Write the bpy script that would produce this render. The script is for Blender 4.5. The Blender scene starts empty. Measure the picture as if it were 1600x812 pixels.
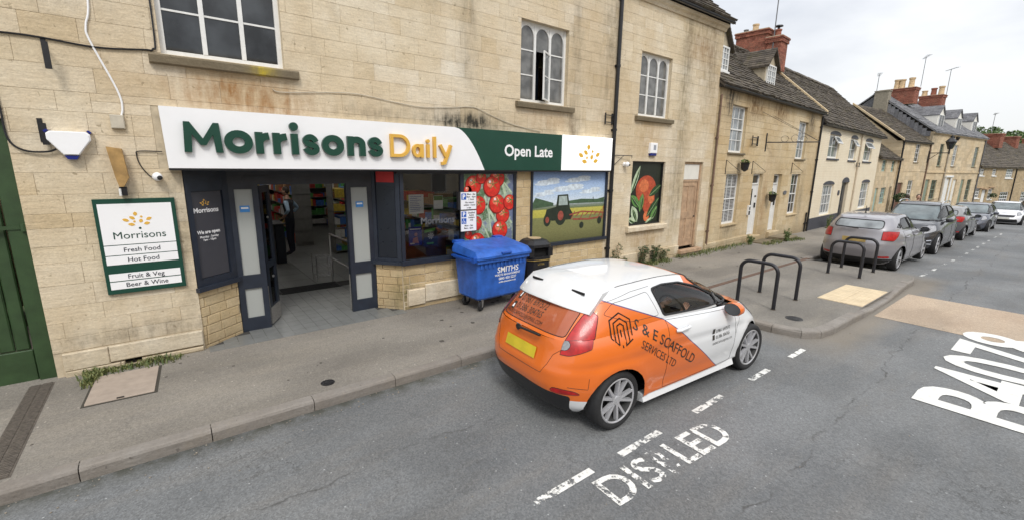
import bpy, bmesh, math, random
import numpy as np
from mathutils import Vector, Matrix
random.seed(7)
sc = bpy.context.scene
COL = sc.collection
R_ = math.radians
# ---------------------------------------------------------------- camera
CX, CY = 800.0, 406.0
VX = np.array([1710., 272.]); VN = np.array([755., 3700.])
FPX = math.sqrt(-((VX[0]-CX)*(VN[0]-CX)+(VX[1]-CY)*(VN[1]-CY)))
aX = np.array([VX[0]-CX, VX[1]-CY, FPX]); aX /= np.linalg.norm(aX)
aZ = -np.array([VN[0]-CX, VN[1]-CY, FPX]); aZ /= np.linalg.norm(aZ)
aY = np.cross(aZ, aX)
RC = np.array([aX, aY, aZ])
CAMH = 2.55
cam = bpy.data.cameras.new('camera'); camo = bpy.data.objects.new('camera', cam); COL.objects.link(camo)
cam.sensor_width = 36; cam.lens = 36*FPX/1600; cam.clip_end = 3000; cam.clip_start = .05
rt, up, bk = RC[:, 0], -RC[:, 1], -RC[:, 2]
camo.matrix_world = Matrix(((rt[0], up[0], bk[0], 0), (rt[1], up[1], bk[1], 0), (rt[2], up[2], bk[2], CAMH), (0, 0, 0, 1)))
sc.camera = camo
def px_size(p):       # pixels per metre at a point (0 behind the camera / out of frame)
    c = RC.T @ np.array([p[0], p[1], p[2]-CAMH])
    if c[2] < .2: return 0
    x, y = CX+FPX*c[0]/c[2], CY+FPX*c[1]/c[2]
    if x < -60 or x > 1660 or y < -60 or y > 872: return 0
    return FPX/c[2]
# ---------------------------------------------------------------- world, sun, exposure
SUN_EL, SUN_AZ = R_(48), R_(205)
w = bpy.data.worlds.new('World'); sc.world = w; w.use_nodes = True
nt = w.node_tree; N = nt.nodes; L = nt.links
bg = N['Background']; bg.inputs[1].default_value = .1
sky = N.new('ShaderNodeTexSky'); sky.sky_type = 'NISHITA'; sky.sun_disc = False
sky.sun_elevation = SUN_EL; sky.sun_rotation = SUN_AZ
tc = N.new('ShaderNodeTexCoord'); mp = N.new('ShaderNodeMapping'); mp.inputs['Scale'].default_value = (1.2, 1.2, 3.2)
nz = N.new('ShaderNodeTexNoise'); nz.inputs['Scale'].default_value = 1.6; nz.inputs['Detail'].default_value = 6
cr = N.new('ShaderNodeValToRGB')
cr.color_ramp.elements[0].position = .36; cr.color_ramp.elements[0].color = (4.6, 4.8, 5.2, 1)
cr.color_ramp.elements[1].position = .62; cr.color_ramp.elements[1].color = (7.6, 7.65, 7.7, 1)
mx = N.new('ShaderNodeMix'); mx.data_type = 'RGBA'; mx.inputs[0].default_value = .9
L.new(tc.outputs['Generated'], mp.inputs[0]); L.new(mp.outputs[0], nz.inputs[0]); L.new(nz.outputs[0], cr.inputs[0])
L.new(sky.outputs[0], mx.inputs[6]); L.new(cr.outputs[0], mx.inputs[7]); 
gs = N.new('ShaderNodeSeparateXYZ'); L.new(tc.outputs['Generated'], gs.inputs[0])     # overcast sky: brighter towards the zenith
gm = N.new('ShaderNodeMath'); gm.operation = 'MULTIPLY_ADD'; gm.use_clamp = False; L.new(gs.outputs[2], gm.inputs[0]); gm.inputs[1].default_value = 1.15; gm.inputs[2].default_value = .88
mg = N.new('ShaderNodeVectorMath'); mg.operation = 'SCALE'; L.new(mx.outputs[2], mg.inputs[0]); L.new(gm.outputs[0], mg.inputs['Scale']); L.new(mg.outputs[0], bg.inputs[0])
sl = bpy.data.lights.new('sun', 'SUN'); sl.energy = 1.5; sl.angle = R_(16); sl.color = (1, .96, .9)
so = bpy.data.objects.new('sun', sl); COL.objects.link(so)
sdir = Vector((math.sin(SUN_AZ)*math.cos(SUN_EL), math.cos(SUN_AZ)*math.cos(SUN_EL), math.sin(SUN_EL)))
so.rotation_euler = sdir.to_track_quat('Z', 'Y').to_euler()
vs = sc.view_settings; vs.view_transform = 'Standard'; vs.look = 'None'; vs.gamma = 1; vs.exposure = .42
sc.render.engine = 'CYCLES'
# ---------------------------------------------------------------- materials
def newmat(name):
    m = bpy.data.materials.new(name); m.use_nodes = True
    t = m.node_tree
    return m, t, t.nodes, t.links, t.nodes['Principled BSDF']
def nmath(N, L, op, a, b=None, c=None):
    n = N.new('ShaderNodeMath'); n.operation = op
    for i, v in enumerate((a, b, c)):
        if v is None: continue
        if isinstance(v, (int, float)): n.inputs[i].default_value = v
        else: L.new(v, n.inputs[i])
    return n.outputs[0]
def nmix(N, L, f, a, b, mode='MIX'):
    n = N.new('ShaderNodeMix'); n.data_type = 'RGBA'; n.blend_type = mode
    for i, v in ((0, f), (6, a), (7, b)):
        if isinstance(v, (int, float)): n.inputs[i].default_value = v
        elif isinstance(v, tuple): n.inputs[i].default_value = (*v, 1) if len(v) == 3 else v
        else: L.new(v, n.inputs[i])
    return n.outputs[2]
def nnoise(N, L, vec, scale, detail=5, rough=.6, stretch=None):
    if stretch:
        mp = N.new('ShaderNodeMapping'); mp.inputs['Scale'].default_value = stretch; L.new(vec, mp.inputs[0]); vec = mp.outputs[0]
    n = N.new('ShaderNodeTexNoise'); n.inputs['Scale'].default_value = scale; n.inputs['Detail'].default_value = detail
    n.inputs['Roughness'].default_value = rough; L.new(vec, n.inputs[0]); return n.outputs[0]
def nramp(N, L, f, *stops):
    r = N.new('ShaderNodeValToRGB'); e = r.color_ramp.elements
    while len(e) < len(stops): e.new(.5)
    for i, (p, c) in enumerate(stops):
        e[i].position = p; c = (c, c, c) if isinstance(c, (int, float)) else c; e[i].color = (*c, 1)
    L.new(f, r.inputs[0]); return r.outputs[0]
def nbump(N, L, h, strength, dist, b):
    n = N.new('ShaderNodeBump'); n.inputs['Strength'].default_value = strength; n.inputs['Distance'].default_value = dist
    L.new(h, n.inputs['Height']); L.new(n.outputs[0], b.inputs['Normal'])
def npos(N, world=True):
    if world: return N.new('ShaderNodeNewGeometry').outputs['Position']
    return N.new('ShaderNodeTexCoord').outputs['Object']
_mc = {}
def plain(name, col, rough=.6, var=.12, scale=9, metal=0, bump=0, spec=None, coat=0, world=False):
    if name in _mc: return _mc[name]
    m, t, N, L, b = newmat(name)
    v = npos(N, world); n = nnoise(N, L, v, scale, 6)
    lo = tuple(c*(1-var) for c in col); hi = tuple(min(1, c*(1+var)) for c in col)
    L.new(nramp(N, L, n, (.3, lo), (.7, hi)), b.inputs['Base Color'])
    r2 = nnoise(N, L, v, scale*2.3, 4)
    L.new(nmath(N, L, 'ADD', nmath(N, L, 'MULTIPLY', r2, .16), max(.02, rough-.08)), b.inputs['Roughness'])
    b.inputs['Metallic'].default_value = metal
    if coat: b.inputs['Coat Weight'].default_value = coat; b.inputs['Coat Roughness'].default_value = .04
    if bump: nbump(N, L, nnoise(N, L, v, scale*5, 6), .6, bump, b)
    _mc[name] = m; return m
def stain(N, L, sx, sz, x, z, wx, wz, nv, k=1.0):
    a = nmath(N, L, 'DIVIDE', nmath(N, L, 'SUBTRACT', sx, x), wx); a = nmath(N, L, 'MULTIPLY', a, a)
    c = nmath(N, L, 'DIVIDE', nmath(N, L, 'SUBTRACT', sz, z), wz); c = nmath(N, L, 'MULTIPLY', c, c)
    g = nmath(N, L, 'EXPONENT', nmath(N, L, 'MULTIPLY', nmath(N, L, 'ADD', a, c), -1.0))
    return nmath(N, L, 'MULTIPLY', nmath(N, L, 'MULTIPLY', g, nv), k)
def stone_mat(name, a, b_, c, stains=(), dark=.5, grime=(.2, .16, .1), rough=.85, moss=True, brick=None):
    """a,b_,c: pale, mid, ochre colours picked per block; stains: (x,z,wx,wz,strength,colour)"""
    m, t, N, L, b = newmat(name)
    pos = npos(N); sep = N.new('ShaderNodeSeparateXYZ'); L.new(pos, sep.inputs[0])
    at = N.new('ShaderNodeAttribute'); at.attribute_name = 'rnd'
    base = nramp(N, L, at.outputs['Fac'], (0, c), (.22, b_), (.7, b_), (1, a))
    base = nmix(N, L, .5, base, nramp(N, L, nnoise(N, L, pos, .9, 5), (.34, c), (.5, b_), (.66, a)))
    big = nnoise(N, L, pos, 2.2, 7, .65); bfac = None
    if brick:
        oc = npos(N, False); s2 = N.new('ShaderNodeSeparateXYZ'); L.new(oc, s2.inputs[0]); cc = N.new('ShaderNodeCombineXYZ')
        L.new(nmath(N, L, 'ADD', s2.outputs[0], nmath(N, L, 'MULTIPLY', nnoise(N, L, oc, 3, 2), .12)), cc.inputs[0]); L.new(nmath(N, L, 'ADD', s2.outputs[2], nmath(N, L, 'MULTIPLY', nnoise(N, L, oc, 4, 2), brick[1]*.35)), cc.inputs[1])
        bt_ = N.new('ShaderNodeTexBrick'); bt_.inputs['Scale'].default_value = 1; bt_.inputs['Brick Width'].default_value = brick[0]; bt_.inputs['Row Height'].default_value = brick[1]; bt_.inputs['Mortar Size'].default_value = brick[2]*.5+.002; bt_.inputs['Mortar Smooth'].default_value = .5; bt_.inputs['Bias'].default_value = 0
        bt_.inputs['Color1'].default_value = (.80, .80, .80, 1); bt_.inputs['Color2'].default_value = (1.12, 1.1, 1.06, 1); bt_.inputs['Mortar'].default_value = (.62, .58, .52, 1)
        L.new(cc.outputs[0], bt_.inputs['Vector']); base = nmix(N, L, 1., base, bt_.outputs['Color'], 'MULTIPLY'); bfac = bt_.outputs['Fac']
    base = nmix(N, L, nramp(N, L, big, (.5, 0.), (.72, .3)), base, tuple(x*.62 for x in c))
    broad = nnoise(N, L, pos, .55, 7, .7, (1, 1, .6)); base = nmix(N, L, nramp(N, L, broad, (.44, 0.), (.66, .42)), base, (b_[0]*.80, b_[1]*.70, b_[2]*.58)); grey = nnoise(N, L, pos, 1.7, 6, .75, (1, 1, .8)); base = nmix(N, L, nramp(N, L, grey, (.56, 0.), (.74, .32)), base, (.36, .30, .21))
    streak = nnoise(N, L, pos, 3, 6, .7, (1.4, 1.4, 14))
    base = nmix(N, L, 1.0, base, nramp(N, L, streak, (.3, .86), (.6, 1.05)), 'MULTIPLY')
    fine = nnoise(N, L, pos, 40, 6, .7)
    base = nmix(N, L, 1.0, base, nramp(N, L, fine, (.3, .86), (.62, 1.06)), 'MULTIPLY')
    pits = nnoise(N, L, pos, 17, 3, .5)
    base = nmix(N, L, nramp(N, L, pits, (.68, 0.), (.74, .7)), base, tuple(x*.5 for x in c))
    drip = nnoise(N, L, pos, 4.5, 6, .65, (2.6, 2.6, .5)); blot = nnoise(N, L, pos, 6, 6, .7)
    nv = nmath(N, L, 'MULTIPLY', nramp(N, L, drip, (.28, .12), (.68, 1.)), nramp(N, L, blot, (.3, .35), (.65, 1.)))
    for (x, z, wx, wz, k, colr) in stains:
        base = nmix(N, L, stain(N, L, sep.outputs[0], sep.outputs[2], x, z, wx, wz, nv, k), base, colr)
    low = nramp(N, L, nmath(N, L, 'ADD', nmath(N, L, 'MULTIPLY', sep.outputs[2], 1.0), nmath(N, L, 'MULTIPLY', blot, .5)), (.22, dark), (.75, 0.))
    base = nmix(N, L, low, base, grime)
    L.new(base, b.inputs['Base Color']); b.inputs['Roughness'].default_value = rough
    nbump(N, L, nmath(N, L, 'ADD', nmath(N, L, 'MULTIPLY', streak, .6), nmath(N, L, 'ADD', fine, nmath(N, L, 'MULTIPLY', pits, -1.))), .55, .012, b)
    return m
DK = (.07, .055, .035); OC = (.30, .15, .05); BL = (.035, .032, .022)
M_stone = stone_mat('limestone', (.77, .70, .57), (.67, .57, .41), (.56, .44, .27), [
    (.9, 3.42, .7, .22, 1.5, OC), (1.25, 3.25, .5, .2, 1.1, OC), (6.95, 4.9, .17, 1.4, .62, DK), (6.95, 3.3, .25, .5, 1.0, DK), (4.3, 3.28, .8, .16, 1.9, BL), (2.6, 3.3, .7, .12, .8, DK),
    (6.2, 3.42, .6, .25, .7, OC), (4.35, 5.2, .2, 1.6, .6, DK), (9.6, 3.3, .6, .5, .5, OC), (10.95, 4.4, .3, 1.9, .85, (.10, .085, .045)), (10.95, 5.6, .2, .8, .6, DK), (11.5, 5.9, .5, .5, .7, (.13, .11, .05)), (10.9, 1.9, .4, 1.2, .8, DK), (12.1, 5.3, .45, 1.2, .9, DK), (9.7, .8, .7, .3, .9, OC), (11.6, 5.6, .6, .4, .8, OC), (9.3, 4.4, 1.2, 3.5, .35, (.42, .29, .12)), (12.0, 3.0, .7, 2.5, .4, (.36, .24, .10)), (3.2, 5.4, 1.4, .5, .4, (.3, .25, .18)), (-.6, 4.6, .5, .9, .35, (.34, .28, .2)), (7.4, 4.2, .4, 1.2, .45, (.33, .26, .16)), (-.5, 1.0, .8, .35, .4, (.30, .23, .14)), (.14, 1.6, .1, .9, .8, DK), (8.0, 5.2, .3, 1.6, .7, DK), (-.4, .5, .9, .14, .9, DK)])
M_yellow = stone_mat('ochre_block', (.66, .54, .35), (.58, .45, .26), (.48, .34, .17), [(3.1, .35, .2, .35, 1.6, (.12, .11, .04)), (5.6, .3, .5, .3, 1., DK)])
M_cot = stone_mat('cottage_limestone', (.68, .57, .39), (.60, .48, .30), (.50, .36, .18), [
    (13.5, 4.6, .5, .6, 1.8, DK), (15.3, 4.5, .8, .4, 1.8, (.16, .09, .03)), (17.5, 4.6, 1., .3, 1.7, (.16, .09, .03)), (21., 4.4, .5, .6, 1.6, DK), (14.2, .6, .7, .3, .9, DK), (20.9, 1.2, .25, 1.0, .9, DK), (18.1, 1.3, .3, 1.0, .8, (.3, .18, .07)), (16.9, 1.2, .25, 1.2, 1., OC), (12.8, 2.5, .15, 2, .9, DK)], dark=.6)
M_far = stone_mat('far_limestone', (.68, .58, .42), (.60, .49, .33), (.52, .40, .24), [(46, 5, 1., .5, 1., DK), (49.6, 4.9, .4, .8, 1., DK)], dark=0, brick=(.52, .25, .008))
M_rub = stone_mat('rubble_stone', (.60, .50, .34), (.46, .36, .22), (.34, .25, .14), dark=0, brick=(.34, .13, .02))
M_mortar = plain('mortar', (.50, .42, .30), .9, .2, 12, world=True, bump=.003)
M_sillst = stone_mat('sill_stone', (.24, .20, .13), (.19, .155, .1), (.14, .115, .07), [(1.2, 3.7, .12, .1, 2., (.5, .38, .03))], dark=0)
M_navy = plain('navy_paint', (.020, .026, .040), .35, .2, 6, bump=.001)
M_navy2 = plain('dark_navy_panel', (.010, .014, .022), .3, .1, 6)
M_white = plain('white_paint', (.74, .74, .72), .45, .06, 14, bump=.001)
M_signw = plain('sign_white', (.86, .86, .87), .35, .02, 3)
M_green = plain('sign_green', (.008, .055, .036), .35, .08, 3)
M_gold = plain('gold_letter', (.72, .42, .07), .4, .05, 5)
M_black = plain('black_metal', (.012, .012, .014), .4, .3, 20, bump=.0015)
M_rubber = plain('black_rubber', (.014, .014, .015), .75, .2, 20)
M_grey = plain('grey_plastic', (.12, .12, .125), .5, .1, 10)
M_steel = plain('steel', (.5, .5, .5), .35, .1, 20, metal=.9)
M_wood = plain('weathered_wood', (.40, .27, .17), .8, .25, 7, bump=.004)
M_ggate = plain('green_gate_paint', (.030, .062, .022), .5, .25, 5, bump=.002)
M_blind = plain('net_curtain', (.42, .42, .42), .9, .2, 12)
M_cream = plain('cream_panel', (.70, .68, .62), .6, .05, 6)
def glossy_glass(name, col=(.02, .022, .024), rough=.04, var=.5, scale=2.5):
    m, t, N, L, b = newmat(name)
    v = npos(N); n = nnoise(N, L, v, scale, 4, .5)
    L.new(nramp(N, L, n, (.35, tuple(c*(1-var) for c in col)), (.65, tuple(c*(1+var) for c in col))), b.inputs['Base Color'])
    b.inputs['Roughness'].default_value = rough; b.inputs['IOR'].default_value = 1.6
    return m
def clear_glass(name, tint=.85, refl=1.0, haze=0.0):
    m, t, N, L, b = newmat(name); N.remove(b)
    tr = N.new('ShaderNodeBsdfTransparent'); tr.inputs[0].default_value = (tint, tint*1.01, tint, 1)
    gl = N.new('ShaderNodeBsdfGlossy'); gl.inputs['Roughness'].default_value = .02
    fr = N.new('ShaderNodeFresnel'); fr.inputs[0].default_value = 1.5
    ms = N.new('ShaderNodeMixShader'); L.new(nmath(N, L, 'MULTIPLY', fr.outputs[0], refl), ms.inputs[0])
    L.new(tr.outputs[0], ms.inputs[1]); L.new(gl.outputs[0], ms.inputs[2]); last = ms
    if haze:
        df = N.new('ShaderNodeBsdfDiffuse'); df.inputs[0].default_value = (.5, .52, .5, 1)
        m2 = N.new('ShaderNodeMixShader'); m2.inputs[0].default_value = haze
        L.new(ms.outputs[0], m2.inputs[1]); L.new(df.outputs[0], m2.inputs[2]); last = m2
    L.new(last.outputs[0], N['Material Output'].inputs[0]); return m
M_gdark = glossy_glass('dark_window_glass', (.024, .027, .03), .04, .85, 2.2)  # mottled base colour stands in for curtains and reflections
M_gcurt = glossy_glass('curtained_glass', (.13, .13, .125), .05, .35, 5)
M_gpale = glossy_glass('pale_glass', (.22, .24, .25), .05, .3, 3)
M_glass = clear_glass('clear_glass', .8)
M_frost = clear_glass('frosted_glass', .5, 1, .72)
M_carglass = clear_glass('car_glass', .78, 1.0)
def roof_mat(name, a, b_, moss=(.10, .085, .03)):
    m, t, N, L, b = newmat(name)
    pos = npos(N); at = N.new('ShaderNodeAttribute'); at.attribute_name = 'rnd'
    base = nramp(N, L, at.outputs['Fac'], (0, a), (1, b_))
    base = nmix(N, L, 1., base, nramp(N, L, nnoise(N, L, pos, 9, 7, .75), (.3, .55), (.65, 1.3)), 'MULTIPLY')
    base = nmix(N, L, nramp(N, L, nnoise(N, L, pos, 2.5, 6, .7), (.5, 0.), (.7, .6)), base, moss)
    L.new(base, b.inputs['Base Color']); b.inputs['Roughness'].default_value = .9
    nbump(N, L, nnoise(N, L, pos, 30, 6, .7), .6, .02, b); return m
M_slate = roof_mat('stone_slate', (.052, .043, .034), (.115, .094, .072))
M_bslate = roof_mat('blue_slate', (.13, .13, .14), (.22, .22, .23), (.12, .12, .11))
M_brick = roof_mat('chimney_brick', (.20, .065, .042), (.34, .125, .08), (.16, .09, .06))
M_pot = plain('chimney_pot_clay', (.55, .40, .24), .8, .25, 8, bump=.003)
M_skin = plain('skin', (.48, .28, .2), .5, .08, 12)
M_hair = plain('dark_hair', (.03, .02, .014), .7, .3, 60, bump=.004)
# ---------------------------------------------------------------- mesh helpers
class MB:
    def __init__(s): s.v = []; s.f = []; s.m = []; s.r = []; s.cr = None
    def add(s, vs, fs, m=0, r=None):
        o = len(s.v); s.v += [tuple(v) for v in vs]; s.f += [tuple(i+o for i in f) for f in fs]
        s.m += [m]*len(fs); rr = random.random() if r is None else r; s.r += [rr]*len(fs); return s
    def box(s, x0, x1, y0, y1, z0, z1, m=0, r=None):
        if x0 > x1: x0, x1 = x1, x0
        if y0 > y1: y0, y1 = y1, y0
        if z0 > z1: z0, z1 = z1, z0
        v = [(x0, y0, z0), (x1, y0, z0), (x1, y1, z0), (x0, y1, z0), (x0, y0, z1), (x1, y0, z1), (x1, y1, z1), (x0, y1, z1)]
        return s.add(v, [(3, 2, 1, 0), (4, 5, 6, 7), (0, 1, 5, 4), (1, 2, 6, 5), (2, 3, 7, 6), (3, 0, 4, 7)], m, r)
    def cbox(s, x0, x1, y0, y1, z0, z1, c=.01, m=0, r=None):   # box chamfered on its front (-y) and top edges
        v = [(x0, y1, z0), (x1, y1, z0), (x1, y1, z1), (x0, y1, z1), (x0, y0+c, z0), (x1, y0+c, z0), (x1, y0+c, z1), (x0, y0+c, z1),
             (x0+c, y0, z0+c), (x1-c, y0, z0+c), (x1-c, y0, z1-c), (x0+c, y0, z1-c)]
        f = [(8, 9, 10, 11), (4, 5, 9, 8), (5, 6, 10, 9), (6, 7, 11, 10), (7, 4, 8, 11), (0, 1, 5, 4), (1, 2, 6, 5), (2, 3, 7, 6), (3, 0, 4, 7)]
        return s.add(v, f, m, r)
    def prism(s, poly, y0, y1, m=0, r=None, plane='xz'):       # poly in (a,b), extruded along the third axis
        n = len(poly); P = {'xz': lambda a, b, d: (a, d, b), 'xy': lambda a, b, d: (a, b, d), 'yz': lambda a, b, d: (d, a, b)}[plane]
        v = [P(a, b, y0) for a, b in poly]+[P(a, b, y1) for a, b in poly]
        return s.add(v, [tuple(range(n)), tuple(range(2*n-1, n-1, -1))]+[(i, i+n, (i+1) % n+n, (i+1) % n) for i in range(n)], m, r)
    def tube(s, pts, r, n=8, m=0, caps=True, rad=None):
        P = [Vector(p) for p in pts]; rings = []; prev = None
        for i, p in enumerate(P):
            t = (P[min(i+1, len(P)-1)]-P[max(i-1, 0)]).normalized()
            if prev is None: a = t.orthogonal().normalized()
            else: a = (prev-t*prev.dot(t)).normalized()
            prev = a; b = t.cross(a); rr = rad[i] if rad else r
            rings.append([p+a*math.cos(2*math.pi*k/n)*rr+b*math.sin(2*math.pi*k/n)*rr for k in range(n)])
        v = [q for g in rings for q in g]; f = []
        for i in range(len(P)-1):
            for k in range(n): f.append((i*n+k, i*n+(k+1) % n, (i+1)*n+(k+1) % n, (i+1)*n+k))
        if caps: f += [tuple(range(n-1, -1, -1)), tuple((len(P)-1)*n+k for k in range(n))]
        return s.add(v, f, m)
    def lathe(s, prof, n=16, c=(0, 0, 0), axis='z', m=0, caps=True):      # prof (radius, height)
        v = []; f = []
        for r, h in prof:
            for k in range(n):
                a = 2*math.pi*k/n; p = (r*math.cos(a), r*math.sin(a), h)
                if axis == 'y': p = (r*math.cos(a), h, r*math.sin(a))
                if axis == 'x': p = (h, r*math.cos(a), r*math.sin(a))
                v.append((c[0]+p[0], c[1]+p[1], c[2]+p[2]))
        for i in range(len(prof)-1):
            for k in range(n): f.append((i*n+k, i*n+(k+1) % n, (i+1)*n+(k+1) % n, (i+1)*n+k))
        if caps and prof[0][0] > 1e-4: f.append(tuple(range(n-1, -1, -1)))
        if caps and prof[-1][0] > 1e-4: f.append(tuple((len(prof)-1)*n+k for k in range(n)))
        return s.add(v, f, m)
    def mesh(s, name):
        me = bpy.data.meshes.new(name); me.from_pydata(s.v, [], s.f); me.update()
        if any(s.m): me.polygons.foreach_set('material_index', s.m)
        a = me.attributes.new('rnd', 'FLOAT', 'FACE'); a.data.foreach_set('value', s.r)
        return me
def link(name, me, mats, parent=None, smooth=False, loc=None, rotz=0):
    o = bpy.data.objects.new(name, me); COL.objects.link(o)
    if mats is not None and not me.materials:
        for m in (mats if isinstance(mats, (list, tuple)) else [mats]): me.materials.append(m)
    if smooth: me.polygons.foreach_set('use_smooth', [True]*len(me.polygons)); me.update()
    if parent: o.parent = parent
    if loc: o.location = loc
    if rotz: o.rotation_euler = (0, 0, rotz)
    return o
def part(name, mb, mat, parent, smooth=False, label=None, stuff=False, **k):
    me = mb.mesh(name) if isinstance(mb, MB) else mb
    o = link(name, me, mat, parent, smooth, **k)
    if smooth == 'auto':
        me.polygons.foreach_set('use_smooth', [True]*len(me.polygons))
        me.set_sharp_from_angle(angle=R_(35))
    if label: o['label'] = label
    if stuff: o['kind'] = 'stuff'
    return o
def tag(o, label, cat, group=None):
    o['label'] = label; o['category'] = cat
    if group: o['group'] = group
    return o
def thing(name, label, cat, loc=(0, 0, 0), rotz=0, group=None):
    o = bpy.data.objects.new(name, None); COL.objects.link(o); o.location = loc; o.rotation_euler = (0, 0, rotz); o.empty_display_size = .2
    return tag(o, label, cat, group)
def struct(name, mb, mat, **k):
    o = part(name, mb, mat, None, **k); o['kind'] = 'structure'; return o
def text_mesh(s, size, extrude=.002, offset=0, align='CENTER', sx=1.0):   # text in x (right), z (up), facing -y
    c = bpy.data.curves.new('t', 'FONT'); c.body = s; c.size = size; c.extrude = extrude; c.offset = offset; c.align_x = align; c.resolution_u = 3
    o = bpy.data.objects.new('t', c); COL.objects.link(o)
    bpy.context.view_layer.update()
    me = bpy.data.meshes.new_from_object(o.evaluated_get(bpy.context.evaluated_depsgraph_get()))
    bpy.data.objects.remove(o); bpy.data.curves.remove(c)
    me.transform(Matrix(((sx, 0, 0, 0), (0, 0, -1, 0), (0, 1, 0, 0), (0, 0, 0, 1)))); me.materials.clear(); return me
def text(name, s, size, mat, parent, loc, extrude=.002, offset=0, align='CENTER', rot=None, sx=1.0):
    o = link(name, text_mesh(s, size, extrude, offset, align, sx), mat, parent, loc=loc)
    if rot: o.rotation_euler = rot
    return o
# ---------------------------------------------------------------- ground, road, pavement
GX = [-400, 13, 17, 21, 27, 33, 42, 59, 75, 120, 800]
GZ = [0, 0, -.08, -.2, -.26, -.35, -.65, -.95, -1.15, -1.3, -1.3]
def gz(x): return float(np.interp(x, GX, GZ))
def sheet(xs, ys, dz=0.0, zf=None):
    b = MB(); v = [(x, y, (zf(x, y) if zf else gz(x))+dz) for x in xs for y in ys]; n = len(ys)
    b.add(v, [(i*n+j, (i+1)*n+j, (i+1)*n+j+1, i*n+j+1) for i in range(len(xs)-1) for j in range(n-1)], 0, .5)
    return b
def asphalt(name, a, b_, warm, joint=False, gr=1.0):
    m, t, N, L, b = newmat(name); pos = npos(N); sep = N.new('ShaderNodeSeparateXYZ'); L.new(pos, sep.inputs[0])
    base = nramp(N, L, nnoise(N, L, pos, .55, 6, .6), (.35, a), (.65, b_))
    base = nmix(N, L, nramp(N, L, nnoise(N, L, pos, 1.4, 5, .7, (.35, 1.6, 1)), (.48, 0.), (.7, .55)), base, warm)
    sp = N.new('ShaderNodeTexVoronoi'); sp.inputs['Scale'].default_value = 75; L.new(pos, sp.inputs['Vector'])
    base = nmix(N, L, 1., base, nramp(N, L, sp.outputs['Color'], (.1, 1-.32*gr), (.5, 1.0), (.92, 1+.4*gr)), 'MULTIPLY')
    f = nnoise(N, L, pos, 120, 4, .8)
    base = nmix(N, L, 1., base, nramp(N, L, f, (.3, 1-.25*gr), (.7, 1+.25*gr)), 'MULTIPLY')
    sp2 = N.new('ShaderNodeTexVoronoi'); sp2.inputs['Scale'].default_value = 9; L.new(pos, sp2.inputs['Vector'])
    base = nmix(N, L, nramp(N, L, sp2.outputs['Distance'], (.05, .8), (.085, 0.)), base, tuple(min(1, c*2.2) for c in b_))
    # cracks
    cn = nnoise(N, L, pos, .8, 7, .62); cm = nnoise(N, L, pos, .35, 2, .5)
    ck = nmath(N, L, 'ABSOLUTE', nmath(N, L, 'SUBTRACT', cn, .5))
    ckm = nmath(N, L, 'MULTIPLY', nramp(N, L, ck, (.0, 1.), (.004, 0.)), nramp(N, L, cm, (.52, 0.), (.6, .55)))
    if joint:   # long mended seams
        wv = nnoise(N, L, pos, 1.1, 6, .65)
        for (y0, sl) in ((1.22, .02), (-1.4, .01), (3.55, 0)):
            d = nmath(N, L, 'ABSOLUTE', nmath(N, L, 'SUBTRACT', nmath(N, L, 'ADD', sep.outputs[1], nmath(N, L, 'MULTIPLY', sep.outputs[0], -sl)), nmath(N, L, 'ADD', nmath(N, L, 'MULTIPLY', wv, .5), y0-.25-.1)))
            k = nmath(N, L, 'MULTIPLY', nramp(N, L, d, (.004, .75), (.016, 0.)), nramp(N, L, nnoise(N, L, pos, 2.5, 5), (.42, 0.), (.6, .9)))
            ckm = nmath(N, L, 'MAXIMUM', ckm, k)
        # dusty gutter beside the kerb
        gy = nmath(N, L, 'ADD', sep.outputs[1], nmath(N, L, 'MULTIPLY', wv, .4))
        base = nmix(N, L, nramp(N, L, gy, (4.05, 0.), (4.75, .5)), base, (.20, .17, .13))
        gn = nmath(N, L, 'MULTIPLY', nramp(N, L, nmath(N, L, 'DIVIDE', nmath(N, L, 'ADD', nmath(N, L, 'ABSOLUTE', nmath(N, L, 'SUBTRACT', sep.outputs[0], 11)), nmath(N, L, 'MULTIPLY', wv, 1.)), 10.), (.36, 1.), (.47, 0.)), nramp(N, L, nmath(N, L, 'DIVIDE', gy, 5.), (.35, 0.), (.42, .75)))
        base = nmix(N, L, gn, base, (.21, .18, .14))
        base = nmix(N, L, nmath(N, L, 'MULTIPLY', nramp(N, L, nmath(N, L, 'DIVIDE', gy, 5.), (.915, 0.), (.955, .8)), nramp(N, L, nnoise(N, L, pos, 6, 5), (.35, .3), (.6, 1.))), base, (.045, .045, .03))
    pt = nnoise(N, L, pos, .9, 3, .5, (.5, 1, 1)); base = nmix(N, L, 1., base, nramp(N, L, pt, (.42, .86), (.5, 1.0), (.62, 1.08)), 'MULTIPLY')
    oil = nnoise(N, L, pos, 3.3, 6, .7); base = nmix(N, L, nramp(N, L, oil, (.62, 0.), (.75, .4)), base, tuple(c*.45 for c in a))
    base = nmix(N, L, ckm, base, (.05, .047, .043))
    L.new(base, b.inputs['Base Color']); b.inputs['Roughness'].default_value = .9
    nbump(N, L, nmath(N, L, 'ADD', f, nmath(N, L, 'SUBTRACT', sp.outputs['Distance'], nmath(N, L, 'MULTIPLY', ckm, 2.))), .5, .006, b)
    return m
M_road = asphalt('road_asphalt', (.132, .138, .142), (.172, .176, .176), (.168, .160, .148), True, .7)
M_pave = asphalt('pavement_asphalt', (.185, .168, .145), (.235, .215, .185), (.27, .24, .195), False, .5)
M_build = asphalt('buildout_asphalt', (.17, .158, .14), (.22, .205, .18), (.26, .235, .195), False, .5)
M_buff = asphalt('buff_surfacing', (.36, .275, .20), (.43, .34, .25), (.38, .31, .24), False, .5)
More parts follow.
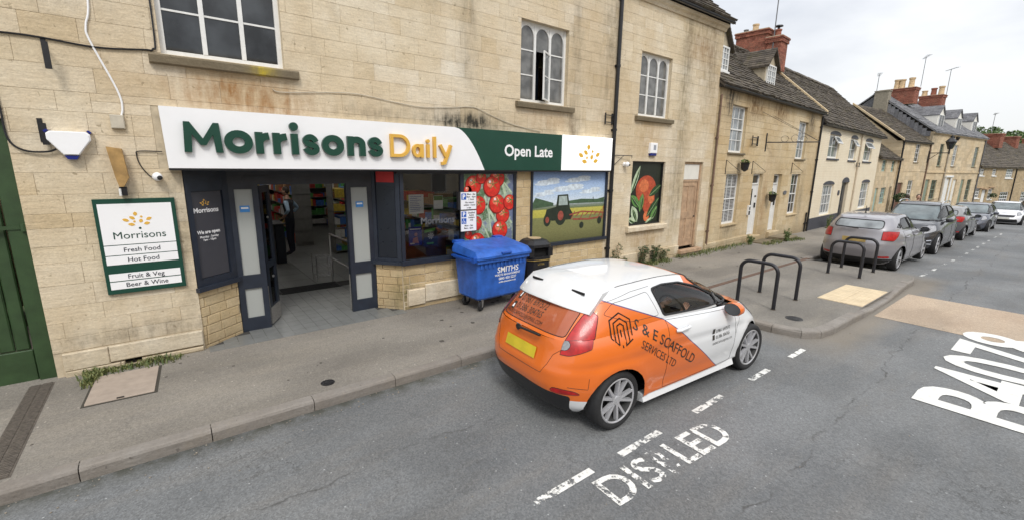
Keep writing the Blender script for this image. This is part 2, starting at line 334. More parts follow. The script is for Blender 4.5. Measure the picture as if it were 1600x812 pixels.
M_kerb = stone_mat('kerb_concrete', (.33, .31, .28), (.28, .26, .235), (.22, .20, .18), dark=.3, grime=(.09, .07, .055))
def hill(x, y):
    k = min(1, max(0, (x-100)/60)); k = k*k*(3-2*k)
    h = 9*math.exp(-((x-200)/60)**2-((y-16)/60)**2)+22*math.exp(-((x-380)/100)**2-((y+20)/200)**2)
    return gz(x)+h*k-.6*(1-k)
gxs = sorted(set([-400, -100, -30] + list(range(-10, 60, 10)) + list(range(60, 500, 12)) + [600, 900]))
gys = sorted(set([-900, -300, -120, -60, -20] + list(range(-10, 20, 10)) + list(range(20, 180, 10)) + [300, 900]))
M_field = plain('meadow', (.07, .09, .025), .95, .4, .6, world=True)
struct('ground', sheet(gxs, gys, -.06, hill), M_field, smooth=True)
rx = [-60, -20, -5, 0, 5, 10, 13] + list(range(15, 80, 2)) + [90, 120, 200]
struct('road', sheet(rx, [-9.5, -5, 0, 2.5, 4.66], 0), M_road)
struct('pavement', sheet([-60, -10, 0, 7.3, 13] + list(range(15, 75, 2)), [4.74, 6.0, 7.2, 9.4], .12), M_pave)
struct('far_pavement', sheet([-60, 0, 13]+list(range(15, 80, 2)), [-12, -9.52], .12), M_pave)
# build-out: outline of its kerb (outer edge)
BO = [(7.32, 4.62), (7.40, 3.6), (7.44, 2.75), (7.55, 2.36), (7.80, 2.17), (8.2, 2.12), (9.0, 2.10), (9.6, 2.08), (10.2, 2.08), (11.2, 2.08), (12.0, 2.10), (12.9, 2.13), (13.5, 2.14), (13.95, 2.22), (14.10, 2.5), (14.12, 3.2), (14.12, 4.3)]
b = MB(); n = len(BO); inner = []
for i, (x, y) in enumerate(BO): inner.append((min(max(x, 7.5), 13.98), max(y+.03, 2.18) if 0 < i < n-1 else 4.745, .118))
b.add(inner, [tuple(range(n))], 0, .5)
struct('buildout_pavement', b, M_build)
def kerb_run(path, parent, hgt=.12, wd=.13, step=.9, drop=lambda x, y: 0):
    pts = [Vector((p[0], p[1], 0)) for p in path]; segs = []; acc = 0
    # resample
    out = [pts[0]]; 
    for a, c in zip(pts, pts[1:]):
        d = (c-a).length; k = max(1, round(d/step)) if d > step*.7 else 1
        for j in range(1, k+1): out.append(a.lerp(c, j/k))
    N_ = len(out); nor = []
    for i in range(N_):
        t = (out[min(i+1, N_-1)]-out[max(i-1, 0)]).normalized(); nor.append(Vector((-t.y, t.x, 0)))
    for i in range(N_-1):
        a, c = out[i], out[i+1]; d = (c-a).normalized()*.004; a2, c2 = a+d, c-d
        v = []
        for p, nn in ((a2, nor[i]), (c2, nor[i+1])):
            z0 = gz(p.x); h = hgt-drop(p.x, p.y); j = random.uniform(-.003, .003)
            for off, z in ((0, -.05), (0, h-.03), (.012, h-.008), (.035, h+j), (wd, h+j+.002), (wd, -.05)):
                q = p+nn*off; v.append((q.x, q.y, z0+z))
        b = MB(); k = 6
        b.add(v, [(m, m+1, m+1+k, m+k) for m in range(k-1)]+[(5, 4, 3, 2, 1, 0), (6, 7, 8, 9, 10, 11)])
        part('kerb_stone', b, M_kerb, parent)
kb = struct('kerb', MB().box(-20, 7.3, 4.70, 4.735, -.1, .112), M_kerb)
kerb_run([(-8, 4.62), (7.3, 4.62)], kb)
kb2 = struct('kerb', MB().box(7.6, 13.9, 3.0, 3.04, -.1, .10), M_kerb)
dropk = lambda x, y: .06*math.exp(-((x-10.7)/.9)**4) if y < 2.5 else 0
kerb_run(BO[1:], kb2, wd=.15, step=.8, drop=dropk)
kb3 = struct('kerb', sheet([14.2]+list(range(15, 70, 2)), [4.70, 4.735], .112), M_kerb)
kerb_run([(x, 4.62) for x in [14.2, 17, 21, 27, 33, 42, 50]], kb3, step=1.4)
# rusty drainage channel between old pavement and build-out
M_rust = plain('rusty_iron', (.115, .07, .05), .8, .35, 14, bump=.003, world=True)
b = MB()
for i in range(22): b.cbox(7.55+i*.3, 7.55+i*.3+.292, 4.50, 4.60, .10, .126, .004)
dc = part('drain_channel', b, M_rust, None); tag(dc, 'long rusty drain channel across the build-out pavement behind the cycle stands', 'drain')
# slotted gully by the green gate
M_gully = plain('gully_iron', (.10, .085, .07), .8, .4, 30, bump=.004, world=True)
t = thing('gully_grating', 'narrow slotted gully grating running from the green gate to the kerb', 'drain grate', (-1.30, 4.8, .12))
part('frame', MB().box(-.10, .10, 0, 1.95, -.02, .003), M_gully, t)
g = MB()
for i in range(65): g.box(-.085, -.01, i*.03+.004, i*.03+.022, .003, .010); g.box(.01, .085, i*.03+.012, i*.03+.030, .003, .010)
part('grating_bar', g, M_gully, t, stuff=True)
# inspection cover slab and round covers
t = thing('inspection_cover', 'pale pinkish concrete cover slab in the pavement below the wall sign', 'access cover', (-.58, 6.2, .12), R_(-3))
M_slab = plain('pink_concrete', (.34, .28, .23), .9, .12, 8, bump=.004, world=True)
part('slab', MB().cbox(-.28, .28, -.36, .38, -.02, .016, .006), M_slab, t)
f = MB(); f.box(-.305, -.285, -.385, .405, -.02, .006); f.box(.285, .305, -.385, .405, -.02, .006); f.box(-.285, .285, -.385, -.366, -.02, .006)
part('frame', f, plain('dark_gap', (.05, .045, .035), .9), t)
part('lifting_key', MB().box(-.03, .03, -.362, -.34, .017, .022), M_black, t)
for (x, y, z, r, lab) in ((8.12, 2.68, .119, .13, 'round iron cover near the rounded kerb corner of the build-out'), (1.23, 4.94, .121, .075, 'small round iron cover in the pavement in front of the shop door')):
    t = thing('round_cover', lab, 'access cover', (x, y, z))
    part('rim', MB().lathe([(r, -.01), (r, .004), (r*.9, .004), (r*.9, .001)], 24), M_black, t)
    c = MB().lathe([(r*.88, -.01), (r*.88, .002), (.001, .002)], 24)
    for i in range(-3, 4): c.box(-r*.6, r*.6, i*r*.2-.006, i*r*.2+.006, .001, .006)
    part('plate', c, M_black, t)
# tactile slabs
M_tact = plain('tactile_buff', (.60, .49, .33), .85, .12, 5, bump=.002, world=True)
t = struct('tactile_paving', MB().box(9.88, 11.56, 2.20, 2.92, .10, .119), M_tact)
blist = []
for i in range(4):
    for j in range(2):
        x0, y0 = 9.885+i*.42, 2.205+j*.36; b = MB(); b.cbox(x0, x0+.41, y0, y0+.35, .118, .128, .003)
        for a in range(6):
            for c in range(5): b.lathe([(.02, .126), (.012, .133), (.001, .133)], 6, (x0+.035+a*.068, y0+.035+c*.07, 0))
        part('paving_slab', b, M_tact, t)
# buff band
struct('buff_road_band', sheet([9.86, 12.29], [-9.4, 2.0], .004), M_buff)
# painted markings (worn)
def paint_mat(name, wear, scale=14):
    m, t, N, L, b = newmat(name); pos = npos(N)
    n = nnoise(N, L, pos, scale, 8, .75); n2 = nnoise(N, L, pos, 2.2, 3)
    L.new(nramp(N, L, n, (.3, (.55, .54, .5)), (.6, (.74, .74, .71))), b.inputs['Base Color']); b.inputs['Roughness'].default_value = .75
    a = nramp(N, L, nmath(N, L, 'ADD', n, nmath(N, L, 'MULTIPLY', n2, .5)), (wear-.02, 0.), (wear+.03, 1.))
    L.new(a, b.inputs['Alpha']); return m
M_worn = paint_mat('worn_road_paint', .70); M_overlay = paint_mat('overlay_label_white', .30)
b = MB(); bfar = MB()
for x0, x1 in ((1.1, 1.62), (2.0, 2.64), (3.0, 3.61), (4.22, 4.81), (5.48, 5.97), (6.63, 7.1), (14.9, 15.5), (16.2, 16.8), (17.5, 18.1), (18.8, 19.4), (20.1, 20.7), (21.4, 22), (22.7, 23.3), (24, 24.6), (25.4, 26), (27, 27.6), (29, 29.7), (31, 31.8)):
    yc = 2.22-.012*(x0-2) if x0 < 8 else 2.25
    zz = .005; (b if x0 < 8 else bfar).add([(x0, yc-.036, gz(x0)+zz), (x1, yc-.036, gz(x1)+zz), (x1, yc+.036, gz(x1)+zz), (x0, yc+.036, gz(x0)+zz)], [(0, 1, 2, 3)])
mk = struct('bay_line_marking', b, M_worn); struct('bay_line_marking', bfar, paint_mat('faded_bay_paint', .77))
def flat_text(name, s, size, mat, x, y, sx, sy, off, zz=.005, rot=0, space=1.0):
    c = bpy.data.curves.new('t', 'FONT'); c.body = s; c.size = size; c.offset = off; c.resolution_u = 4; c.space_character = space
    o = bpy.data.objects.new('t', c); COL.objects.link(o); bpy.context.view_layer.update()
    me = bpy.data.meshes.new_from_object(o.evaluated_get(bpy.context.evaluated_depsgraph_get())); bpy.data.objects.remove(o)
    me.materials.clear()
    xs = [v.co.x for v in me.vertices]; ys = [v.co.y for v in me.vertices]
    a0, a1, b0, b1 = min(xs), max(xs), min(ys), max(ys)
    me.transform(Matrix.Diagonal((sx/(a1-a0), sy/(b1-b0), 1, 1)) @ Matrix.Translation((-a0, -b0, 0)))
    o = link(name, me, mat, None, loc=(x, y, zz)); o.rotation_euler = (0, 0, rot); return o
for (s_, x_, w_, m_) in (('DIS', 2.50, .62, M_worn), ('B', 3.17, .15, paint_mat('very_worn_road_paint', .80)), ('LED', 3.39, .76, M_worn)):
    o = flat_text('disabled_bay_lettering', s_, 1, m_, x_, 1.80-.052*(x_-2.5), w_, .32, .015, rot=R_(-3)); o['kind'] = 'structure'
o = flat_text('road_number_overlay', 'B4078', 1, M_overlay, 6.52, -.30, 3.80, 1.17, .018, zz=.009); o['kind'] = 'structure'  # map overlay label laid flat on the road, not road paint
# ---------------------------------------------------------------- building helpers (local frame: x along facade, y into the building)
def subtract(r, holes):
    out = [r]
    for h in holes:
        nx = []
        for a in out:
            if h[0] >= a[1] or h[1] <= a[0] or h[2] >= a[3] or h[3] <= a[2]: nx.append(a); continue
            if a[2] < h[2]: nx.append((a[0], a[1], a[2], h[2]))
            if a[3] > h[3]: nx.append((a[0], a[1], h[3], a[3]))
            z0, z1 = max(a[2], h[2]), min(a[3], h[3])
            if a[0] < h[0]: nx.append((a[0], h[0], z0, z1))
            if a[1] > h[1]: nx.append((h[1], a[1], z0, z1))
        out = nx
    return out
def wall(parent, s0, s1, z0, z1, holes, mats, y=.012, reveal=.16, depth=6, name='wall', right=True):
    b = MB(); xs = sorted({s0, s1, *[max(s0, min(s1, h[i])) for h in holes for i in (0, 1)]}); zs = sorted({z0, z1, *[max(z0, min(z1, h[i])) for h in holes for i in (2, 3)]})
    for i in range(len(xs)-1):
        for j in range(len(zs)-1):
            cx_, cz = (xs[i]+xs[i+1])/2, (zs[j]+zs[j+1])/2
            if any(h[0] < cx_ < h[1] and h[2] < cz < h[3] for h in holes): continue
            b.add([(xs[i], y, zs[j]), (xs[i+1], y, zs[j]), (xs[i+1], y, zs[j+1]), (xs[i], y, zs[j+1])], [(0, 1, 2, 3)], 0, .5)
    for h in holes:
        a, c, d, e = h[:4]; r = h[4] if len(h) > 4 else reveal
        for q in ([(a, y, d), (a, y+r, d), (a, y+r, e), (a, y, e)], [(c, y, e), (c, y+r, e), (c, y+r, d), (c, y, d)], [(a, y, e), (a, y+r, e), (c, y+r, e), (c, y, e)], [(c, y, d), (c, y+r, d), (a, y+r, d), (a, y, d)]):
            b.add(q, [(0, 1, 2, 3)], 1, .5)
    if depth:
        b.box(s0+.002, s0+.25, y+.005, depth, z0, z1, 1, .5); b.box(s1-.25, s1-.002, y+.005, depth, z0, z1, 1, .5); b.box(s0+.26, s1-.26, depth-.3, depth-.01, z0, z1, 1, .5)
    return part(name, b, mats, parent)
def courses(s0, s1, z0, z1, ch, bw, rnd):
    out = []; z = z0
    while z < z1-.02:
        h = rnd.uniform(*ch); 
        if z1-z-h < ch[0]*.6: h = z1-z
        x = s0-rnd.uniform(0, bw[1])
        while x < s1:
            w_ = rnd.uniform(*bw); a, c = max(x, s0), min(x+w_, s1)
            if c-a > .03: out.append((a, c, z, min(z+h, z1)))
            x += w_
        z += h
    return out
def lay(parent, blocks, holes, mat, M=None, joint=.004, proud=0.0, depth=.011, cham=.004, cap=300, jit=.003, seed=1, piece='stone', count=[0]):
    rnd = random.Random(seed); L_ = []
    for bl in blocks:
        for r in subtract(bl, holes):
            if r[1]-r[0] < .03 or r[3]-r[2] < .03: continue
            c = Vector(((r[0]+r[1])/2, 0, (r[2]+r[3])/2)); wp = M @ c if M else c
            s = px_size(wp); L_.append(((r[1]-r[0])*(r[3]-r[2])*s*s, r))
    L_.sort(key=lambda q: -q[0]); rest = MB(); n = 0
    for a, r in L_:
        j = rnd.uniform(-jit, jit); t = .5*joint
        args = (r[0]+t, r[1]-t, -proud+j, depth, r[2]+t, r[3]-t)
        if a > 60 and n < cap: part(piece, MB().cbox(*args, cham, 0, rnd.random()), mat, parent); n += 1
        else: rest.cbox(*args, cham, 0, rnd.random())
    if rest.v: part(piece if n == 0 else 'far_'+piece if False else piece, rest, mat, parent, stuff=True)
    return n
def sash(parent, s0, s1, z0, z1, cols=2, rows=4, y=.12, mf=None, mg=None, sill=.05, bar=.018, fr=.05, midrail=True, sillm=None, panes='joined', name='window', arch=False, sillw=.06, blind=False):
    mf = mf or M_white; mg = mg or M_gdark; b = MB()
    b.box(s0, s0+fr, y, y+.06, z0, z1); b.box(s1-fr, s1, y, y+.06, z0, z1); b.box(s0+fr, s1-fr, y, y+.06, z1-fr, z1); b.box(s0+fr, s1-fr, y, y+.06, z0, z0+fr*1.3)
    a0, a1, c0, c1 = s0+fr, s1-fr, z0+fr*1.3, z1-fr
    for i in range(1, cols): x = a0+(a1-a0)*i/cols; b.box(x-bar/2, x+bar/2, y+.012, y+.045, c0, c1)
    for j in range(1, rows):
        z = c0+(c1-c0)*j/rows; k = bar*1.1 if not (midrail and j == rows//2) else bar*2.2
        b.box(a0, a1, y+.008-(.012 if k > bar*1.5 else 0), y+.043, z-k/2, z+k/2)
    w_ = part(name, b, mf, parent)
    if panes == 'joined': part('pane', MB().box(a0, a1, y+.028, y+.034, c0, c1), mg, w_)
    else:
        for i in range(cols):
            for j in range(rows):
                x0, x1 = a0+(a1-a0)*i/cols, a0+(a1-a0)*(i+1)/cols; q0, q1 = c0+(c1-c0)*j/rows, c0+(c1-c0)*(j+1)/rows
                part('pane', MB().box(x0+bar/2, x1-bar/2, y+.028, y+.034, q0+bar/2, q1-bar/2), mg, w_)
    if blind:
        bb = MB(); z = c0+.02
        while z < c1-.02: bb.box(a0+.01, a1-.01, y+.02, y+.0275, z, z+.022); z += .045
        part('blind', bb, M_blind, w_)
    if sill: part('sill', MB().cbox(s0-sillw, s1+sillw, -.06, y+.01, z0-sill-.01, z0-.001, .012), sillm or M_sillst, w_)
    return w_
def slates(parent, s0, s1, p0, p1, mat, tw=(.2, .42), rows=26, back=True, seed=3, th=.022, base=None, piece='slate', clip=None, side=1):
    """pitched roof slope from eaves p0=(depth,z) to ridge p1=(depth,z)"""
    rnd = random.Random(seed); d = Vector((0, p1[0]-p0[0], p1[1]-p0[1])); Ls = d.length; d.normalize(); nn = Vector((0, -d.z, d.y))*side
    b = MB()
    for r in range(rows):
        f = (r/rows); f = f*(1.12-.12*f) ; f2 = ((r+1)/rows); f2 = f2*(1.12-.12*f2)
        x = s0-rnd.uniform(0, .2); wob = rnd.uniform(-.010, .012)
        while x < s1:
            w_ = rnd.uniform(*tw); a, c = max(x, s0), min(x+w_-.006, s1)
            x += w_
            if c-a < .02: continue
            if clip and clip((a+c)/2, f*Ls): continue
            o0 = Vector((0, p0[0], p0[1]))+d*(f*Ls+rnd.uniform(-.05, .02)); o1 = Vector((0, p0[0], p0[1]))+d*(f2*Ls+.05)
            h0 = th*1.4+wob+rnd.uniform(0, .022); h1 = .006
            v = [Vector((a, 0, 0))+o0, Vector((c, 0, 0))+o0, Vector((c, 0, 0))+o1, Vector((a, 0, 0))+o1]
            tv = [v[0]+nn*h0, v[1]+nn*(h0+rnd.uniform(-.006, .006)), v[2]+nn*h1, v[3]+nn*h1]
            b.add([v[0], v[1]]+tv, [(0, 1, 3, 2), (2, 3, 4, 5), (0, 2, 5), (1, 4, 3)])
    part(piece, b, mat, parent, stuff=True)
def roof(parent, s0, s1, e, rdg, rear, mat, **k):
    """e, rdg, rear = (depth, z)"""
    th = .07; poly = [(e[0], e[1]-.02), (rdg[0], rdg[1]-.02), (rear[0], rear[1]-.02), (rear[0], rear[1]-.02-th), (rdg[0], rdg[1]-.03-th*1.4), (e[0], e[1]-.02-th)]
    o = part('roof', MB().prism(poly, s0, s1, plane='yz'), mat, parent)
    slates(parent, s0, s1, e, rdg, mat, **k)
    b = MB(); n = max(3, int((s1-s0)/.45))
    for i in range(n):
        a = s0+(s1-s0)*i/n; c = s0+(s1-s0)*(i+1)/n-.008; j = random.uniform(-.01, .01)
        b.prism([(rdg[0]-.16, rdg[1]-.10+j), (rdg[0], rdg[1]+.07+j), (rdg[0]+.16, rdg[1]-.10+j), (rdg[0], rdg[1]-.03+j)], a, c, plane='yz')
    part('ridge_tile', b, mat, parent, stuff=True)
    return o
def gable(parent, s0, s1, e, rdg, rear, z0, mat):
    part('gable', MB().prism([(e[0]+.15, z0), (e[0]+.15, e[1]-.12), (rdg[0], rdg[1]-.14), (rear[0]-.1, rear[1]-.12), (rear[0]-.1, z0)], s0, s1, plane='yz'), mat, parent)
def gutter(parent, s0, s1, y, z, label=None):
    b = MB(); n = 7; r = .055
    path = [(y-r*math.cos(math.pi*k/n)-.0, z-r*math.sin(math.pi*k/n)) for k in range(n+1)]
    inner = [(y-(r-.008)*math.cos(math.pi*k/n), z-(r-.008)*math.sin(math.pi*k/n)) for k in range(n, -1, -1)]
    b.prism(path+inner, s0, s1, plane='yz')
    part('gutter', b, M_black, parent)
def pipe(parent, x, y, z0, z1, r=.036, mat=None, name='drainpipe'):
    b = MB().tube([(x, y, z0), (x, y, z1)], r, 10)
    for z in np.arange(z0+.4, z1, 1.35): b.lathe([(r+.012, z), (r+.012, z+.05)], 10, (x, y, 0)); b.box(x-.07, x+.07, y+r*.5, y+.05, z, z+.04)
    return part(name, b, mat or M_black, parent, smooth='auto')
def brick_stack(parent, s0, s1, y0, y1, z0, z1, mat, name='chimney', cap=True, ch=.075, bl=.23, seed=5):
    rnd = random.Random(seed); b = MB().box(s0+.01, s1-.01, y0+.01, y1-.01, z0, z1-.01, 1)
    z = z0; k = 0
    while z < z1-.01:
        zz = min(z+ch, z1); off = (k % 2)*bl/2; o_ = .045 if cap and z > z1-.26 else 0; o_ += .03 if cap and z > z1-.12 else 0
        for (u0, u1, f) in ((s0-o_, s1+o_, 0), (y0-o_, y1+o_, 1)):
            x = u0-off
            while x < u1:
                a, c = max(x, u0)+.004, min(x+bl, u1)-.004; x += bl
                if c-a < .02: continue
                r = rnd.random(); j = rnd.uniform(0, .004)
                if f == 0: b.box(a, c, y0-o_-j, y0+.03, z+.004, zz-.004, 0, r); b.box(a, c, y1-.03, y1+o_+j, z+.004, zz-.004, 0, r)
                else: b.box(s0-o_-j, s0+.03, a, c, z+.004, zz-.004, 0, r); b.box(s1-.03, s1+o_+j, a, c, z+.004, zz-.004, 0, r)
        z = zz; k += 1
    b.box(s0-.05, s1+.05, y0-.05, y1+.05, z1-.005, z1+.03, 1)
    return part(name, b, [mat, M_mortar], parent)
def pot(parent, x, y, z, h=.45, r=.12, mat=None):
    return part('chimney_pot', MB().lathe([(r*1.05, z), (r, z+.05), (r*.88, z+h*.8), (r*1.08, z+h*.85), (r*1.08, z+h), (r*.8, z+h), (r*.7, z+h*.6)], 14, (x, y, 0)), mat or M_pot, parent, smooth='auto')
def aerial(x, y, z, h, label, rot=0, loc_frame=None, w_=.9):
    t = thing('tv_aerial', label, 'aerial', (x, y, z), rot)
    part('mast', MB().tube([(0, 0, 0), (.02, 0, h)], .022, 6), M_grey, t)
    part('boom', MB().tube([(-w_*.6, 0, h-.02), (w_*.5, 0, h+.03)], .014, 5), M_grey, t)
    for i in range(8):
        xx = -w_*.55+i*w_*.14; part('rod', MB().tube([(xx, -.18+.01*i, h), (xx, .18-.01*i, h)], .008, 4), M_grey, t)
    return t
def strip(b, path, t, y0, y1, m=0):
    P = [Vector((p[0], 0, p[1])) for p in path]; A = []; B_ = []
    for i, p in enumerate(P):
        d1 = (P[i]-P[i-1]).normalized() if i else (P[1]-P[0]).normalized(); d2 = (P[i+1]-P[i]).normalized() if i < len(P)-1 else d1
        d = (d1+d2).normalized(); n_ = Vector((-d.z, 0, d.x)); k = t/2/max(.45, d.dot(d1)); A.append(p+n_*k); B_.append(p-n_*k)
    n = len(P); v = []
    for y in (y0, y1): v += [(a.x, y, a.z) for a in A]+[(c.x, y, c.z) for c in B_]
    f = []
    for i in range(n-1): f += [(i, n+i, n+i+1, i+1), (2*n+i, 2*n+i+1, 3*n+i+1, 3*n+i), (i, i+1, 2*n+i+1, 2*n+i), (n+i+1, n+i, 3*n+i, 3*n+i+1)]
    f += [(0, 2*n, 3*n, n), (n-1, 2*n-1, 4*n-1, 3*n-1)]
    b.add(v, f, m)
def arc(cx_, cz, rx_, rz, a0, a1, n=14): return [(cx_+rx_*math.cos(R_(a0+(a1-a0)*i/n)), cz+rz*math.sin(R_(a0+(a1-a0)*i/n))) for i in range(n+1)]
def disc(b, cx_, cz, rx_, rz, y0, y1, m=0, n=20, ang=0):
    c, s = math.cos(ang), math.sin(ang)
    b.prism([(cx_+rx_*math.cos(2*math.pi*k/n)*c-rz*math.sin(2*math.pi*k/n)*s, cz+rx_*math.cos(2*math.pi*k/n)*s+rz*math.sin(2*math.pi*k/n)*c) for k in range(n)], y0, y1, m)
def leafshape(b, cx_, cz, ln, wd, ang, y0, y1, m=0):
    pts = []; n = 8
    for i in range(n+1): t = i/n; pts.append((ln*(t-.5), wd/2*math.sin(math.pi*t)**.8))
    pts = pts+[(p[0], -p[1]) for p in pts[-2:0:-1]]; c, s = math.cos(ang), math.sin(ang)
    b.prism([(cx_+p[0]*c-p[1]*s, cz+p[0]*s+p[1]*c) for p in pts], y0, y1, m)
EMB = [(-.15, 1.15, .44, .36, 90), (-.45, .72, .54, .32, -30), (.33, .82, .24, .24, 0), (.95, .58, .54, .32, 25), (-1.0, .50, .60, .32, -22), (-.30, .32, .24, .24, 0), (.25, .37, .44, .34, 62), (.73, .08, .54, .32, 12), (-.57, .02, .60, .32, -10)]
def emblem(parent, cx_, cz, s, y, name='emblem', mat=None):
    b = MB()
    for (x, z, l_, w_, a) in EMB: leafshape(b, cx_+x*s, cz+(z-.55)*s, l_*s, w_*s, R_(a), y-.003, y)
    return part(name, b, mat or M_gold, parent)
def stroke_letter(ch, x0, z0, W, H, t, y0, y1):
    b = MB(); e = [0]
    def S(path, tt=t):
        strip(b, [(x0+p[0], z0+p[1]) for p in path], tt, y0-e[0]*.0006, y1); e[0] += 1
    def O(cx_, cz, rx_, rz): # ring
        n = 28; v = []
        for y in (y0-e[0]*.0006, y1):
            for rr in (0, t): v += [(x0+cx_+(rx_-rr)*math.cos(2*math.pi*k/n), y, z0+cz+(rz-rr)*math.sin(2*math.pi*k/n)) for k in range(n)]
        f = []
        for k in range(n): j = (k+1) % n; f += [(k, n+k, n+j, j), (k, j, 2*n+j, 2*n+k), (n+j, n+k, 3*n+k, 3*n+j), (2*n+k, 2*n+j, 3*n+j, 3*n+k)]
        b.add(v, f); e[0] += 1
    h = t/2
    if ch == 'M': b.prism([(x0+W*p[0], z0+H*p[1]) for p in [(0, 0), (.05, 1), (.2, 1), (.5, .46), (.8, 1), (.95, 1), (1, 0), (.81, 0), (.77, .6), (.57, .24), (.43, .24), (.23, .6), (.19, 0)]], y0, y1)
    if ch == 'o': O(W/2, H/2, W/2, H/2)
    if ch == 'r': S([(h, 0), (h, H)]); S([(h, H*.5)]+arc(h+(W-h), H*.5, W-h, H*.5-h, 180, 95, 6)[1:])
    if ch == 'i': S([(h, 0), (h, H)]); disc(b, x0+h, z0+H+t*1.05, t*.62, t*.62, y0, y1)
    if ch == 'n': S([(h, 0), (h, H)]); S([(h, H*.55)]+arc(W/2, H*.62, W/2-h, H*.38-h, 165, 0, 10)+[(W-h, 0)])
    if ch == 's':
        K = [(.93, .70), (.78, .88), (.50, 1.0), (.20, .94), (.03, .76), (.18, .58), (.50, .50), (.82, .42), (.97, .24), (.80, .06), (.48, 0), (.18, .10), (.02, .28)]; tt = t*.84; P2 = []
        for i in range(len(K)-1):
            p0, p1, p2, p3 = [K[max(0, min(len(K)-1, i+d))] for d in (-1, 0, 1, 2)]
            for k in range(4):
                u = k/4; P2.append(tuple(.5*(2*p1[c]+(p2[c]-p0[c])*u+(2*p0[c]-5*p1[c]+4*p2[c]-p3[c])*u*u+(3*p1[c]-p0[c]-3*p2[c]+p3[c])*u**3) for c in (0, 1)))
        P2.append(K[-1]); S([(tt/2+x*(W-tt), tt/2+z*(H-tt)) for x, z in P2], tt)
    if ch == 'D': S([(h, 0), (h, H)]); S([(h, H-h), (W*.4, H-h)]+arc(W*.45, H/2, W*.55-h, H/2-h, 80, -80, 12)+[(W*.4, h), (h, h)])
    if ch == 'a': O(W*.46, H/2, W*.46, H/2); S([(W-h, 0), (W-h, H)])
    if ch == 'l': S([(h, 0), (h, H*1.45)])
    if ch == 'y': S([(0+h, H), (W*.52, h)]); S([(W-h, H), (W*.42, -H*.38), (W*.18, -H*.42)])
    return b
# ================================================================ stone building with the shop
YW = 6.85
B1 = thing('stone_building', 'large pale limestone building with the green and white shopfront at the left', 'building', (0, YW, 0))
MW = Matrix.Translation((0, YW, 0))
X0, X1 = -4.2, 12.62
H1 = [(.17, 1.47, 3.77, 5.22), (5.5, 6.72, 3.75, 5.18), (9.07, 10.3, 3.76, 5.18), (9.0, 10.35, 1.12, 2.70), (11.26, 12.2, .30, 2.72), (-2.75, -1.19, -.3, 2.95),
      (.21, 3.03, -.3, 2.6), (3.03, 5.40, .90, 2.6), (5.82, 8.08, .93, 2.6), (-.60, -.44, .125, .20)]
wall(B1, X0, X1, -.5, 6.22, H1, [M_mortar, M_stone], depth=0, y=.0065)
sb_ = MB(); sb_.box(X0+.002, X0+.25, .03, 7, -.5, 6.2, 0, .5).box(X1-.25, X1-.002, .03, 7, -.5, 6.2, 0, .5).box(X0+.26, X1-.26, 6.7, 6.99, 3.0, 6.2, 0, .5).box(X0+.26, .19, 6.7, 6.99, -.5, 2.99, 0, .5).box(5.72, X1-.26, 6.7, 6.99, -.5, 2.99, 0, .5); part('rear_wall', sb_, M_stone, B1)
rnd = random.Random(11)
BX = [(3.05, 5.40, -.05, .90), (5.40, 5.82, -.05, 2.45), (5.82, 8.08, -.05, .93)]
bl = courses(X0, X1, -.05, 6.22, (.15, .26), (.25, .8), rnd)
lay(B1, bl, H1+BX+[(X0, .21, -.05, .40), (8.26, 11.26, -.05, .44), (0.0, 8.05, 2.46, 3.18)], M_stone, MW, joint=.0025, cap=285, jit=.0016, cham=.0018, depth=.006)
# behind the fascia and ochre blocks of the stall riser
rb = MB()
yb = courses(3.03, 8.08, -.02, .90, (.13, .17), (.17, .42), rnd)
lay(B1, yb, [(5.40, 5.82, .9, 2.5), (3.1, 4.0, .18, .48)], M_yellow, MW, joint=.009, cap=120, jit=.006, cham=.006, piece='riser_stone')
for (a, c, d, e) in ((3.11, 3.42, .18, .46), (3.43, 4.2, .21, .52)): part('riser_stone', MB().cbox(a, c, -.035, .01, d, e, .01, 0, .98), M_stone, B1)
lay(B1, courses(5.40, 5.82, .90, 2.46, (.15, .19), (.18, .3), rnd), [], M_yellow, MW, joint=.008, cap=40, jit=.004, piece='riser_stone')
# plinth stones standing proud
lay(B1, courses(-1.12, .20, -.03, .40, (.20, .22), (.5, 1.1), rnd), [(-.60, -.44, .125, .20)], M_stone, MW, proud=.04, cap=20, piece='plinth_stone', cham=.01)
lay(B1, courses(8.28, 11.24, -.03, .44, (.22, .24), (.6, 1.2), rnd), [], M_stone, MW, proud=.05, cap=20, piece='plinth_stone', cham=.012)
part('vent', MB().box(-.60, -.44, .10, .12, .12, .20).box(-.53, -.51, .02, .05, .125, .20), M_black, B1)
# cornice and roof
c = MB(); c.prism([(.02, 6.2), (-.03, 6.2), (-.05, 6.26), (-.10, 6.30), (-.12, 6.36), (.02, 6.36)], X0, X1+.03, plane='yz'); part('cornice', c, M_stone, B1)
gutter(B1, X0, X1+.12, -.17, 6.43)
part('fascia_board', MB().box(X0, X1+.05, -.115, -.05, 6.36, 6.44), M_black, B1)
roof(B1, X0, X1+.16, (-.2, 6.46), (3.4, 9.6), (7.2, 6.3), M_slate, rows=22, seed=2)
gable(B1, X1-.26, X1-.01, (-.1, 6.4), (3.4, 9.5), (7.1, 6.3), 6.2, M_stone)
